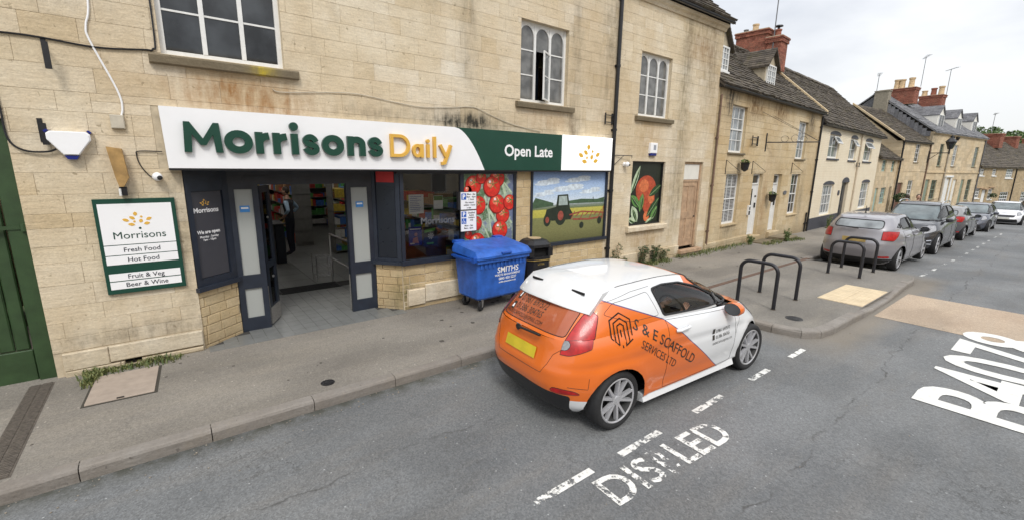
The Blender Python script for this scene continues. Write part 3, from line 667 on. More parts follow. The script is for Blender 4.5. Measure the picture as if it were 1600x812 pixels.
# three-light gothic windows
def gothic(s0, s1, z0, z1, arch, mg, rows=3, opened=False, lab=None):
    y = .10; w0 = s1-s0; fr = .055; mu = .05; b = MB()
    b.box(s0, s0+fr, y-.01, y+.07, z0, z1); b.box(s1-fr, s1, y-.01, y+.07, z0, z1); b.box(s0+fr, s1-fr, y, y+.07, z0, z0+.06); b.box(s0+fr, s1-fr, y, y+.07, z1-.05, z1)
    lw = (w0-2*fr-2*mu)/3; L_ = []
    for i in range(3):
        a = s0+fr+i*(lw+mu); L_.append((a, a+lw))
        if i < 2: b.box(a+lw, a+lw+mu, y-.004, y+.066, z0+.06, z1-.05)
        if arch:   # pointed head spandrels
            c_ = a+lw/2; zt, zb = z1-.05, z1-.05-lw*.62; n = 6
            for sgn, e_ in ((-1, a), (1, a+lw)):
                cv = [(c_+sgn*lw/2*math.sin(t*math.pi/2/n)**1.0*1.0, zt-.015-(1-math.cos(t*math.pi/2/n))*(zt-.015-zb)) for t in range(n+1)]
                b.prism([(c_, zt)]+cv+[(e_, zt)] if sgn < 0 else ([(e_, zt)]+cv[::-1]+[(c_, zt)]), y+.006, y+.05)
        for j in range(1, rows):
            if opened and i == 1: continue
            z = z0+.06+(z1-z0-.11)*j/rows; b.box(a, a+lw, y+.012, y+.045, z-.011, z+.011)
    w_ = part('window', b, M_white, B1, label=lab)
    for i, (a, c_) in enumerate(L_):
        for j in range(rows):
            q0, q1 = z0+.06+(z1-z0-.11)*j/rows, z0+.06+(z1-z0-.11)*(j+1)/rows
            if opened and i == 1 and j < 2: continue
            part('pane', MB().box(a, c_, y+.024, y+.03, q0+.011, q1-.011), mg, w_)
    # dark sheet in place of the unlit room's shade behind
    if opened:
        part('room_shade_sheet', MB().box(L_[1][0], L_[1][1], y+.3, y+.31, z0, z1), M_navy2, w_)
        o = bpy.data.objects.new('casement', None)
        a, c_ = L_[1]; h0, h1 = z0+.06, z0+.06+(z1-z0-.11)*2/3
        k = MB(); lw2 = lw
        k.box(0, .03, -.02, .01, h0, h1); k.box(-lw2, -lw2+.03, -.02, .01, h0, h1); k.box(-lw2+.03, 0, -.02, .01, h1-.03, h1); k.box(-lw2+.03, 0, -.02, .01, h0, h0+.03); k.box(-lw2+.03, 0, -.012, .006, (h0+h1)/2-.01, (h0+h1)/2+.01)
        cs = part('casement', k, M_white, w_, loc=(c_, y+.0, 0)); cs.rotation_euler = (0, 0, R_(32))
        k2 = MB().box(-lw2+.03, 0, -.006, 0, h0+.03, h1-.03); o2 = part('casement_glass', k2, M_gpale, w_, loc=(c_, y+.0, 0)); o2.rotation_euler = (0, 0, R_(32))
    sb = MB(); sb.prism([(.08, z0-.005), (-.075, z0-.02), (-.085, z0-.04), (-.075, z0-.115), (.0, z0-.125), (.08, z0-.125)], s0-.12, s1+.16, plane='yz')
    part('sill', sb, M_sillst, w_)
    return w_
gothic(.17, 1.47, 3.77, 5.22, False, M_gdark, 3, False)
gothic(5.5, 6.72, 3.75, 5.18, True, M_gcurt, 3, True)
gothic(9.07, 10.3, 3.76, 5.18, True, M_gcurt, 3, False)
# peach poster window and sill, old door
b = MB(); b.box(9.0, 9.035, .05, .1, 1.12, 2.7); b.box(10.315, 10.35, .05, .1, 1.12, 2.7); b.box(9.035, 10.315, .05, .1, 2.665, 2.7); b.box(9.035, 10.315, .05, .1, 1.12, 1.155)
pw = part('window', b, M_black, B1, label='blocked ground floor window filled by a peach picture'); part('backing', MB().box(9.03, 10.32, .085, .11, 1.15, 2.67), M_navy2, pw)
part('sill', MB().cbox(8.88, 10.5, -.11, .06, .98, 1.115, .02), M_stone, pw)
dr = MB(); dr.box(11.26, 11.33, .06, .15, .30, 2.72); dr.box(12.13, 12.2, .06, .15, .30, 2.72); dr.box(11.33, 12.13, .06, .15, 2.66, 2.72); dr.box(11.33, 12.13, .07, .14, 2.18, 2.24)
do = part('door', dr, M_wood, B1, label='weathered pale wooden panel door under a white board')
k = MB(); k.box(11.34, 12.12, .10, .14, .36, 2.17)
for (a, c, d, e) in ((11.34, 11.42, .36, 2.17), (11.69, 11.77, .36, 2.17), (12.04, 12.12, .36, 2.17), (11.42, 12.04, .36, .58), (11.42, 12.04, 1.15, 1.35), (11.42, 12.04, 2.06, 2.17)): k.box(a, c, .085+.0013*(a > 11.45), .1, d, e)
part('door_leaf', k, M_wood, do); part('handle', MB().lathe([(.022, -.03), (.028, -.045), (.01, -.06)], 10, (12.06, .1, 1.2), 'y'), M_black, do)
part('board', MB().box(11.33, 12.13, .075, .095, 2.245, 2.655), M_cream, do)
part('threshold', MB().cbox(11.2, 12.28, -.16, .16, .20, .30, .01), M_wood, do); part('step', MB().cbox(11.22, 12.26, -.14, .12, .02, .195, .02), M_sillst, do)
# gate at far left
gt = thing('green_gate', 'dark green boarded gate and post at the left edge of the stone building', 'gate', (-1.19, YW+.06, .1))
part('post', MB().cbox(-.15, 0, 0, .12, -.1, 2.85, .008), M_ggate, gt)
for i in range(6): part('board', MB().cbox(-.29-i*.12, -.178-i*.12, .06, .10, .38, 2.8, .012), M_ggate, gt)
part('kick_board', MB().cbox(-1.44, -.162, .04, .08, -.02, .375, .006), M_ggate, gt)
h = MB(); h.box(-.4, -.02, -.012, -.001, 1.72, 1.76); h.lathe([(.03, 0), (.03, .08)], 8, (-.02, -.02, 1.70)); part('hinge', h, M_ggate, gt)
part('head', MB().box(-1.5, 0, 0, .12, 2.852, 3.0), M_ggate, gt)
# drain pipe between the two halves
p = pipe(B1, 8.20, -.05, .25, 6.35, .042)
# ---------------------------------------------------------------- shopfront
FZ = .125
def seg(parent, name, p0, p1, boxes, mat, stuff=None, label=None):
    """part whose local x runs from p0 to p1 in plan (building frame), front facing the street"""
    a = math.atan2(p1[1]-p0[1], p1[0]-p0[0]); b = MB()
    for q in boxes: b.box(*q)
    o = part(name, b, mat, parent, loc=(p0[0], p0[1], 0), rotz=a); 
    if label: o['label'] = label
    return o
LA, LB = (.215, .02), (.70, .40); RA, RB = (2.72, .40), (3.05, .01)
LL = math.hypot(.485, .38); RL = math.hypot(.33, .39)
SF = bpy.data.objects.new('shopfront_frame', None)
fr = MB(); 
fr.box(.70, 2.72, .40, .52, 2.24, 2.62)            # transom over the doors
fr.box(.90, 1.25, .385, .40, 2.30, 2.36)
fr.box(2.98, 5.44, -.015, .06, 2.40, 2.62); fr.box(3.0, 5.44, -.07, .06, .90, .975); fr.box(4.17, 4.24, -.01, .06, .976, 2.40); fr.box(5.37, 5.435, -.01, .06, .976, 2.40); fr.box(3.03, 3.09, -.01, .06, .976, 2.40)
fr.box(5.80, 8.10, -.03, .06, 2.44, 2.47); fr.box(5.80, 5.845, -.03, .06, .97, 2.44); fr.box(8.05, 8.10, -.03, .06, .97, 2.44); fr.box(5.78, 8.12, -.07, .06, .90, .969)
sf = part('shopfront_frame', fr, M_navy, B1)
lp = seg(B1, 'side_panel', LA, LB, [(0, .07, -.01, .08, .96, 2.6), (LL-.09, LL, -.01, .08, .96, 2.6), (.07, LL-.09, -.008, .08, 2.18, 2.6), (.07, LL-.09, -.008, .08, .96, 1.05), (.07, LL-.09, .02, .07, 1.05, 2.18), (-.03, LL+.02, -.06, .08, .90, .958)], M_navy, label='narrow angled panel left of the shop door with small gold emblem')
part('panel_face', MB().box(.085, LL-.105, .012, .0195, 1.06, 2.17), plain('charcoal_vinyl', (.055, .055, .065), .4, .05), lp)
emblem(lp, .26, 2.03, .055, .0115)
text('lettering', 'Morrisons', .088, M_signw, lp, (.27, .0115, 1.905), .001, .002)
text('lettering', 'We are open', .062, M_signw, lp, (.27, .0115, 1.63), .001, .002)
text('lettering', 'Monday - Sunday\n7am - 10pm', .04, M_signw, lp, (.27, .0115, 1.575), .001, .0005)
rp = seg(B1, 'side_panel', RA, RB, [(0, .06, -.01, .08, .96, 2.6), (RL-.10, RL, -.01, .08, .96, 2.6), (.06, RL-.10, -.008, .08, 2.46, 2.6), (.06, RL-.10, -.008, .08, .96, 1.0), (.06, RL-.10, .02, .07, 1.0, 2.46), (-.02, RL+.03, -.06, .08, .90, .958)], M_navy, label='narrow angled panel right of the shop door with a red square at its top')
part('panel_face', MB().box(.075, RL-.115, .008, .0195, 1.02, 2.2), M_navy2, rp)
part('red_square', MB().box(.08, RL-.12, .005, .0185, 2.26, 2.43), plain('red_vinyl', (.55, .02, .02), .4, .05), rp)
# brickwork below the angled panels
for (A_, B_, Ln, sd) in ((LA, LB, LL, 3), (RA, RB, RL, 4)):
    back = seg(B1, 'angled_riser', A_, B_, [(0, Ln, .02, .12, -.05, .90)], M_mortar)
    r2 = random.Random(sd); z = .03
    while z < .88:
        x = -r2.uniform(0, .2)
        while x < Ln:
            w_ = r2.uniform(.18, .32); a, c = max(0, x), min(x+w_, Ln); x += w_
            if c-a > .03: part('riser_stone', MB().cbox(a+.004, c-.004, -.002+r2.uniform(0, .006), .02, z+.004, min(z+.13, .9)-.004, .006, 0, r2.random()), M_yellow, back)
        z += .13
# fixed side lights and doors
def sidelight(x0, x1, lab):
    b = MB(); y0, y1 = .40, .46; e = .075
    b.box(x0, x0+e, y0, y1, FZ, 2.24); b.box(x1-e, x1, y0, y1, FZ, 2.24); b.box(x0+e, x1-e, y0, y1, 2.18, 2.24); b.box(x0+e, x1-e, y0, y1, .76, .96); b.box(x0+e, x1-e, y0, y1, FZ, .32)
    o = part('side_light', b, M_navy, B1, label=lab)
    part('pane', MB().box(x0+e, x1-e, .425, .431, .96, 2.18), M_frost, o); part('pane', MB().box(x0+e, x1-e, .425, .431, .32, .76), M_frost, o)
    st = part('sticker', MB().box((x0+x1)/2-.06, (x0+x1)/2+.06, .419, .4245, 1.86, 1.95), plain('blue_sticker', (.05, .25, .62), .4), o)
    part('sticker_print', MB().box((x0+x1)/2-.045, (x0+x1)/2+.045, .417, .4185, 1.905, 1.93), M_signw, o)
    return o
sidelight(.70, 1.07, 'frosted side light left of the shop doorway'); sidelight(2.30, 2.72, 'frosted side light right of the shop doorway')
M_kick = plain('chequer_plate', (.42, .40, .37), .45, .35, 50, metal=.6)
for (hx, ang, Ln, lab) in ((1.09, 62, .42, 'left door leaf folded inward with a metal kick plate'), (2.315, 14, .40, 'right door leaf folded back behind its side light')):
    b = MB(); b.box(0, .10, 0, .045, FZ+.01, 2.22); b.box(Ln-.10, Ln, 0, .045, FZ+.01, 2.22); b.box(.1, Ln-.1, 0, .045, 2.12, 2.22); b.box(.1, Ln-.1, 0, .045, .13, .42); b.box(.1, Ln-.1, 0, .045, 1.0, 1.1)
    o = part('door_leaf', b, M_navy, B1, loc=(hx, .47, 0), rotz=R_(ang)); o['label'] = lab
    part('pane', MB().box(.1, Ln-.1, .02, .026, .42, 2.12), M_glass, o)
    part('kick_plate', MB().box(.01, Ln-.01, -.006, -.001, FZ+.02, .40).box(-.006, -.001, 0, .045, FZ+.02, .75), M_kick, o)
    part('lock', MB().lathe([(.02, -.02), (.02, 0)], 10, (Ln/2, 0, .85), 'y').lathe([(.018, -.02), (.018, 0)], 10, (Ln/2, 0, 1.75), 'y'), M_steel, o)
# window glass
part('shop_window', MB().box(3.09, 4.17, .02, .026, .976, 2.40), M_glass, B1, label='clear shop window with notices stuck inside')
# ---------------------------------------------------------------- fascia sign
FS = thing('fascia_sign', 'long white and green fascia sign with raised green and gold lettering over the shop door', 'shop sign', (0, 0, 0))
curve = [(3.98+.60*(t/14.)**.75, 3.17-.70*(t/14.)**1.35) for t in range(15)]
wp = MB(); wp.prism([(.09, 2.47), (.07, 3.17)]+curve, 6.69, 6.84); part('white_panel', wp, M_signw, FS)
gp = MB(); gp.prism([(6.47, 3.17), (6.47, 2.47)]+[(a+.004, c) for a, c in curve[::-1]], 6.692, 6.84); part('green_panel', gp, M_green, FS)
m, t_, N, L, bb = newmat('lit_sign_box'); bb.inputs['Base Color'].default_value = (.85, .85, .85, 1); bb.inputs['Emission Color'].default_value = (1, .99, .97, 1); bb.inputs['Emission Strength'].default_value = .45
part('lit_box', MB().cbox(6.475, 8.0, 6.665, 6.84, 2.475, 3.175, .012), m, FS)
M_goldp = plain('gold_print', (.75, .45, .06), .4, .04)
emblem(FS, 7.27, 2.80, .265, 6.6645, mat=M_goldp)
for (ch, a, c, z0, z1) in (('M', .26, .65, 2.66, 3.01), ('o', .67, .98, 2.655, 2.94), ('r', 1.01, 1.18, 2.66, 2.93), ('r', 1.21, 1.39, 2.66, 2.93), ('i', 1.43, 1.52, 2.66, 2.93), ('s', 1.57, 1.79, 2.655, 2.935), ('o', 1.82, 2.12, 2.655, 2.94), ('n', 2.17, 2.43, 2.66, 2.935), ('s', 2.47, 2.70, 2.655, 2.94)):
    part('letter', stroke_letter(ch, a, z0, c-a, z1-z0, .088, 6.635, 6.688), M_green, FS)
for (ch, a, c, z0, z1) in (('D', 2.82, 3.14, 2.66, 3.0), ('a', 3.18, 3.37, 2.66, 2.87), ('i', 3.43, 3.48, 2.66, 2.87), ('l', 3.55, 3.60, 2.66, 2.89), ('y', 3.65, 3.90, 2.66, 2.87)):
    part('letter', stroke_letter(ch, a, z0, c-a, (z1-z0), .047, 6.635, 6.688), M_gold, FS)
text('lettering', 'Open Late', .285, M_signw, FS, (5.62, 6.6915, 2.73), .0015, .006, sx=.98)
part('sign_edge', MB().box(.09, 8.0, 6.70, 6.84, 2.445, 2.468), M_black, FS)
part('sign_end', MB().box(8.001, 8.03, 6.70, 6.84, 2.46, 3.17), M_black, FS)
# ---------------------------------------------------------------- notice board sign on the left pier
NB = thing('wall_sign', 'upright green framed wall sign listing food and drink at the left pier', 'sign', (-.64, YW, 1.02))
part('board', MB().cbox(0, .74, -.045, -.002, 0, 1.10, .003), M_green, NB)
def npan(z0, z1, s=None, sz=.075):
    part('panel', MB().box(.035, .70, -.0485, -.0445, z0, z1), M_signw, NB)
    if s: text('lettering', s, sz, M_navy, NB, (.37, -.050, (z0+z1)/2-.024), .0008, .0004)
npan(.575, 1.045); emblem(NB, .37, .86, .108, -.0485)
text('lettering', 'Morrisons', .118, M_green, NB, (.37, -.050, .64), .0008, 0)
b = MB(); disc(b, .38, .755, .013, .013, -.0505, -.0485); part('dot', b, M_green, NB)
npan(.455, .565, 'Fresh Food'); npan(.345, .445, 'Hot Food'); npan(.155, .24, 'Fruit & Veg'); npan(.055, .143, 'Beer & Wine')
# ---------------------------------------------------------------- things fixed to the wall
AL = thing('alarm_box', 'white wedge-shaped alarm box with blue ends left of the fascia', 'alarm', (-.725, YW, 2.72))
sh = [(-.17, .10), (-.14, .125), (.14, .125), (.17, .10), (.17, .04), (.06, -.12), (-.06, -.12), (-.17, .04)]
part('casing', MB().prism(sh, -.085, 0).prism([(x*.94, z*.93) for x, z in sh], -.10, -.085), M_signw, AL, smooth=False)
for pl_ in ([(-.058, -.125), (.058, -.125), (.035, -.165), (-.035, -.165)], [(.146, .13), (.175, .105), (.186, .125), (.16, .145)], [(-.146, .13), (-.175, .105), (-.186, .125), (-.16, .145)]): part('lens', MB().prism(pl_, -.085, 0), plain('blue_lens', (.01, .02, .18), .3), AL)
def bracket(x, z, lab, dy=.16, h=.28):
    t = thing('wall_bracket', lab, 'bracket', (x, YW, z))
    part('back_plate', MB().box(-.02, .02, -.01, 0, -h/2, h/2), M_black, t); part('front_plate', MB().box(.0, .05, -dy-.01, -dy, -h/2-.03, h/2-.05), M_black, t)
    part('arm', MB().tube([(0, 0, h*.3), (.02, -dy, h*.2)], .01, 5).tube([(0, 0, -h*.2), (.02, -dy, -h*.3)], .01, 5), M_black, t)
bracket(-.79, 3.62, 'black iron wall bracket high up under the black cable'); bracket(-.93, 2.85, 'small black iron bracket just left of the white alarm box', .05, .24)
WB = thing('timber_box', 'weathered split timber bracket box on the wall below the white cable', 'wooden box', (-.37, YW, 2.46))
b = MB(); b.prism([(-.07, .24), (.06, .22), (.085, -.10), (.03, -.20), (-.01, -.20), (-.03, -.10)], -.13, -.002); part('casing', b, plain('split_timber', (.36, .22, .08), .8, .3, 9, bump=.004), WB)
part('dark_end', MB().box(-.015, .05, -.11, -.01, -.30, -.205), M_black, WB); part('vial', MB().tube([(-.01, -.13, -.22), (-.01, -.13, -.30)], .012, 6), M_white, WB)
def dome(x, z, lab, r=.05):
    t = thing('security_camera', lab, 'camera', (x, YW, z)); b = MB()
    b.lathe([(r*.9, 0), (r*.9, -.03), (r*.6, -.05), (r*.6, -.07)], 16, (0, 0, 0), 'y'); part('mount', b, M_signw, t, smooth='auto')
    n = 8; pr = [(r*math.sin(math.pi*k/n), -r*math.cos(math.pi*k/n)) for k in range(n+1)]; pr[0] = (.0005, pr[0][1]); pr[-1] = (.0005, pr[-1][1])
    part('dome', MB().lathe(pr, 16, (0, -.09, 0)), M_signw, t, smooth='auto')
    part('lens', MB().lathe([(.026, 0), (.026, -.02), (.001, -.024)], 12, (.022, -.13, -.012), 'y'), M_black, t)
dome(-.03, 2.37, 'white dome camera beside the left end of the fascia'); dome(8.67, 2.62, 'white dome camera right of the black drainpipe', .06)
JB = thing('junction_box', 'small white junction box where the white cable ends', 'junction box', (-.30, YW, 2.98))
part('box', MB().cbox(-.07, .05, -.05, 0, -.08, .07, .008), plain('dirty_white', (.50, .45, .36), .7, .15), JB)
SB = thing('alarm_box', 'narrow white alarm box above the peach poster', 'alarm', (9.72, YW, 2.98))
part('casing', MB().cbox(-.14, .14, -.07, 0, -.08, .17, .012), M_signw, SB); part('lens', MB().cbox(-.12, .12, -.065, 0, -.14, -.081, .01), plain('blue_lens', (.01, .02, .18)), SB)
part('print', MB().box(-.03, .07, -.0725, -.0705, .0, .12), plain('grey_print', (.3, .32, .36)), SB)
def cable(name, pts, r, mat, lab):
    P = [Vector(p) for p in pts]; out = []
    for i in range(len(P)-1):
        p0, p1, p2, p3 = P[max(i-1, 0)], P[i], P[i+1], P[min(i+2, len(P)-1)]
        for k in range(6):
            t = k/6; out.append(.5*((2*p1)+(p2-p0)*t+(2*p0-5*p1+4*p2-p3)*t*t+(3*p1-p0-3*p2+p3)*t**3))
    out.append(P[-1]); o = part(name, MB().tube(out, r, 6), mat, None, smooth='auto'); tag(o, lab, 'cable')
yc = YW-.016
cable('cable', [(-1.6, yc, 3.74), (-1.08, yc, 3.77), (-.82, yc, 3.77), (-.39, yc, 3.74), (.02, yc, 3.78), (.10, yc, 3.80), (.13, yc, 4.0), (.13, yc, 5.6)], .010, M_black, 'black cable bundle running along the wall to the upper left window')
cable('cable', [(-.36, yc, 5.2), (-.39, yc, 4.21), (-.44, yc, 3.95), (-.43, yc, 3.80), (-.27, yc, 3.32), (-.25, yc, 3.12), (-.29, yc, 3.0)], .010, M_signw, 'loose white cable dropping to the small junction box')
cable('cable', [(-1.2, yc, 3.4), (-1.19, yc, 3.04), (-1.18, yc, 2.75), (-1.08, yc-.01, 2.64), (-.92, yc-.02, 2.63), (-.84, yc-.02, 2.66)], .010, M_black, 'black cable looping to the white alarm box')
cable('cable', [(1.3, yc, 3.50), (1.41, yc, 3.47), (2.0, yc, 3.53), (2.44, yc, 3.55), (3.0, yc, 3.49), (3.47, yc, 3.46), (4.0, yc, 3.5), (4.45, yc, 3.54), (4.8, yc, 3.44), (5.3, yc, 3.31), (6.0, yc, 3.22)], .006, plain('stone_cable', (.5, .45, .36)), 'thin pale cable sagging across the stone above the fascia')
cable('cable', [(.05, yc, 2.66), (-.16, yc, 2.66), (-.19, yc, 2.62), (-.17, yc, 2.5), (-.10, yc, 2.38), (-.04, yc-.02, 2.36)], .006, M_black, 'thin black cable down to the dome camera by the fascia')
def dbl_bracket(x, y, z, lab, w_=.26, h=.12, rz=0):
    t = thing('wall_bracket', lab, 'bracket', (x, y, z), rz)
    part('ironwork', MB().box(-.012, .012, -.04, 0, -h, h).box(-w_-.01, -w_+.012, -.06, -.036, -h, h).box(-w_, 0, -.045, -.03, h*.55, h*.7).box(-w_, 0, -.045, -.03, -h*.7, -h*.55), M_black, t)
dbl_bracket(8.13, YW, 3.60, 'twin black iron bracket beside the drainpipe above the lit sign')
SC = thing('scroll_bracket', 'thin wrought iron scroll bracket at the right end of the fascia', 'bracket', (8.28, YW, 2.70))
part('ironwork', MB().tube([(0, -.02, .12), (.55, -.10, .12)], .009, 5).tube([(0, -.02, -.10), (.28, -.06, .11)], .007, 5).tube([(.5, -.1, .12), (.55, -.1, .09), (.52, -.1, .06)], .006, 5), M_black, SC)
# ---------------------------------------------------------------- posters (flat print)
def P_(name, col, rough=.35): return plain('print_'+name, col, rough, .32, 13)
PR, PRL, PRD, PG, PGL, PGD, PW, PBR = P_('red', (.62, .03, .02)), P_('light_red', (.85, .20, .12)), P_('dark_red', (.22, .01, .01)), P_('green', (.10, .24, .06)), P_('pale_green', (.45, .55, .38)), P_('dark_green', (.02, .06, .02)), P_('white', (.85, .84, .82)), P_('brown', (.25, .08, .04))
def grad_mat(name, stops, noise=0, scale=6, axis=2, z0=0, z1=1, amp=.1):
    m, t, N, L, b = newmat(name); v = npos(N); s = N.new('ShaderNodeSeparateXYZ'); L.new(v, s.inputs[0])
    f = nmath(N, L, 'DIVIDE', nmath(N, L, 'SUBTRACT', s.outputs[axis], z0), z1-z0)
    if noise: f = nmath(N, L, 'ADD', f, nmath(N, L, 'MULTIPLY', nmath(N, L, 'SUBTRACT', nnoise(N, L, v, scale, 6, .7), .5), noise))
    cc_ = nramp(N, L, f, *stops); cc_ = nmix(N, L, 1., cc_, nramp(N, L, nnoise(N, L, v, 16, 8, .8, (1, 1, 3)), (.3, .7), (.7, 1.25)), 'MULTIPLY')
    L.new(cc_, b.inputs['Base Color']); b.inputs['Roughness'].default_value = .35; return m
TP = thing('tomato_poster', 'tall poster of ripe red tomatoes on the vine behind the blue bin', 'poster', (0, 0, 0)); y = YW+.014
part('sheet', MB().box(4.24, 5.37, y, y+.01, .976, 2.40), grad_mat('poster_leafy', ((.3, (.10, .17, .08)), (.5, (.38, .45, .36)), (.62, (.15, .18, .28))), 1.6, 5, 0, 3, 7), TP)
rr = random.Random(5); lay_ = [0]
def inb(x, z, r): return 4.25+r < x < 5.36-r and .985+r < z < 2.39-r
def pdisc(x, z, r, cols, yb, e=1.0):
    global TP
    for k, (m_, f, dx, dz) in enumerate(cols):
        b = MB(); n = 22; pts = []
        for i in range(n):
            a = 2*math.pi*i/n; px_, pz_ = x+dx*r+r*f*math.cos(a), z+dz*r+r*f*e*math.sin(a)
            pts.append((min(max(px_, 4.243), 5.367), min(max(pz_, .979), 2.397)))
        b.prism(pts, yb-.0006*(k+1)-.0001, yb-.0006*k); yield b, m_
stems = MB()
for (p0, p1, w_) in (((5.0, 2.4), (5.2, 1.95), .06), ((4.95, 2.38), (5.33, 2.05), .03), ((4.7, 2.0), (4.85, 1.3), .035), ((4.8, 1.75), (5.1, 1.2), .05), ((4.5, 1.7), (4.9, 1.0), .03), ((5.1, 1.7), (5.35, 1.45), .03), ((5.0, 1.15), (5.2, .98), .05), ((4.85, 2.1), (4.66, 1.7), .03), ((5.05, 1.4), (4.7, 1.0), .035)):
    strip(stems, [p0, ((p0[0]+p1[0])/2+.03, (p0[1]+p1[1])/2), p1], w_, y-.0011, y-.0001)
part('stem_print', stems, PGL, TP)
toms = [(4.45, 2.20, .15), (4.62, 2.33, .10), (4.98, 2.32, .15), (4.86, 2.16, .17), (4.33, 2.1, .08), (4.55, 1.83, .15), (4.98, 1.84, .16), (5.28, 1.86, .13), (4.5, 1.5, .12), (5.12, 1.62, .14), (5.05, 1.34, .16), (4.52, 1.14, .16), (4.34, 1.30, .07), (4.98, 1.04, .10), (4.31, 1.0, .05)]
for i, (tx, tz, r) in enumerate(toms):
    r *= 1.16
    tb = {}
    yb = y-.0012-.0022*(i % 4)
    for b, m_ in pdisc(tx, tz, r, [(PRD, 1.0, 0, 0), (PR, .92, .03, .04), (PRL, .42, -.15, .35), (PW, .12, -.25, .5)], yb): part('tomato_print', b, m_, TP)
    cal = MB()
    for k in range(5): a = R_(k*72+i*31); strip(cal, [(tx+.02, tz+.05), (tx+.02+.6*r*math.cos(a), tz+.05+.55*r*math.sin(a))], .012, yb-.0034, yb-.0028)
    if r > .1: part('stalk_print', cal, PG, TP)
TR = thing('tractor_poster', 'wide poster of a tractor raking a green field right of the stone pier', 'poster', (0, 0, 0)); y = YW+.016
part('sheet', MB().box(5.845, 8.05, y, y+.01, .97, 2.44), grad_mat('poster_field', ((0, (.13, .13, .05)), (.18, (.20, .20, .08)), (.36, (.22, .23, .09)), (.37, (.46, .43, .08)), (.47, (.52, .47, .10)), (.48, (.14, .18, .08)), (.53, (.24, .28, .25)), (.545, (.66, .74, .80)), (.72, (.46, .60, .80)), (1, (.22, .36, .66))), .035, 30, 2, .97, 2.44), TR)
cl = MB()
for (x, z, a, c) in ((6.3, 2.25, .35, .03), (7.2, 2.3, .4, .025), (6.9, 2.12, .5, .03), (7.6, 2.05, .35, .02), (6.2, 2.02, .3, .02)): disc(cl, x, z-.02, a*.9, c*1.6, y-.0008, y-.0002); disc(cl, x+a*.4, z+.03, a*.5, c*1.3, y-.0009, y-.0003); disc(cl, x-a*.5, z-.06, a*.6, c, y-.0007, y-.0001)
part('cloud_print', cl, P_('cloud', (.62, .70, .80)), TR)
hl = MB(); hl.prism([(5.846, 1.76), (5.95, 1.92), (6.2, 1.86), (6.45, 1.80), (6.45, 1.74), (5.846, 1.70)], y-.0014, y-.0003); hl.prism([(6.5, 1.77), (6.9, 1.83), (7.3, 1.86), (7.8, 1.84), (8.045, 1.88), (8.045, 1.76)], y-.0012, y-.0003); part('hill_print', hl, P_('hills', (.06, .11, .06)), TR)
def grow(b):
    b.v = [(6.25+(p[0]-6.25)*1.13 if 1 else 0, p[1], 1.40+(p[2]-1.40)*1.22) for p in b.v]; return b
tr = MB()
disc(tr, 6.62, 1.50, .15, .17, y-.003, y-.0015, 0); disc(tr, 6.28, 1.44, .09, .11, y-.003, y-.0015, 0); tr.prism([(6.22, 1.5), (6.26, 1.62), (6.5, 1.66), (6.53, 1.86), (6.80, 1.87), (6.86, 1.62), (6.95, 1.52), (6.9, 1.42), (6.4, 1.42)], y-.0024, y-.0012)
part('tractor_print', grow(tr), P_('black', (.02, .03, .02)), TR)
tr = MB(); disc(tr, 6.62, 1.50, .075, .085, y-.004, y-.0031); disc(tr, 6.28, 1.44, .045, .055, y-.004, y-.0031)
for k in range(7): strip(tr, [(6.9+k*.13, 1.42+.05*(k % 2)), (7.0+k*.13, 1.56-.03*(k % 2))], .02, y-.0032, y-.002)
strip(tr, [(6.85, 1.50), (7.2, 1.55), (7.85, 1.50)], .025, y-.004, y-.0032); strip(tr, [(6.95, 1.42), (7.4, 1.40), (7.8, 1.42)], .03, y-.0045, y-.004); strip(tr, [(7.8, 1.38), (7.83, 1.62)], .02, y-.005, y-.0045)
part('rake_print', grow(tr), P_('rake', (.30, .07, .05)), TR, stuff=True)
tr = MB(); tr.prism([(6.56, 1.68), (6.57, 1.84), (6.77, 1.84), (6.8, 1.68)], y-.0036, y-.0026); part('cab_print', grow(tr), P_('cabglass', (.35, .42, .4)), TR)
tr = MB(); disc(tr, 7.72, 1.36, .06, .07, y-.0056, y-.005); disc(tr, 7.2, 1.30, .06, .06, y-.0056, y-.005); tr.box(7.5, 7.515, y-.004, y-.003, 1.72, 1.8); part('wheel_print', grow(tr), P_('black', (.02, .03, .02)), TR, stuff=True)
PP = thing('peach_poster', 'dark poster of ripe peaches and leaves in the blocked ground floor window', 'poster', (0, 0, 0)); y = YW+.083
part('sheet', MB().box(9.035, 10.315, y, y+.004, 1.155, 2.665), P_('night', (.012, .018, .012)), PP)
b = MB(); disc(b, 9.72, 2.0, .42, .36, y-.002, y); disc(b, 9.85, 1.72, .26, .34, y-.003, y-.002); part('peach_print', b, P_('peach', (.42, .07, .03)), PP)
b = MB(); disc(b, 9.62, 2.1, .2, .16, y-.004, y-.003); disc(b, 9.95, 1.8, .12, .16, y-.004, y-.003); disc(b, 9.8, 1.32, .12, .13, y-.004, y-.002); part('peach_light_print', b, P_('peachl', (.60, .16, .06)), PP)
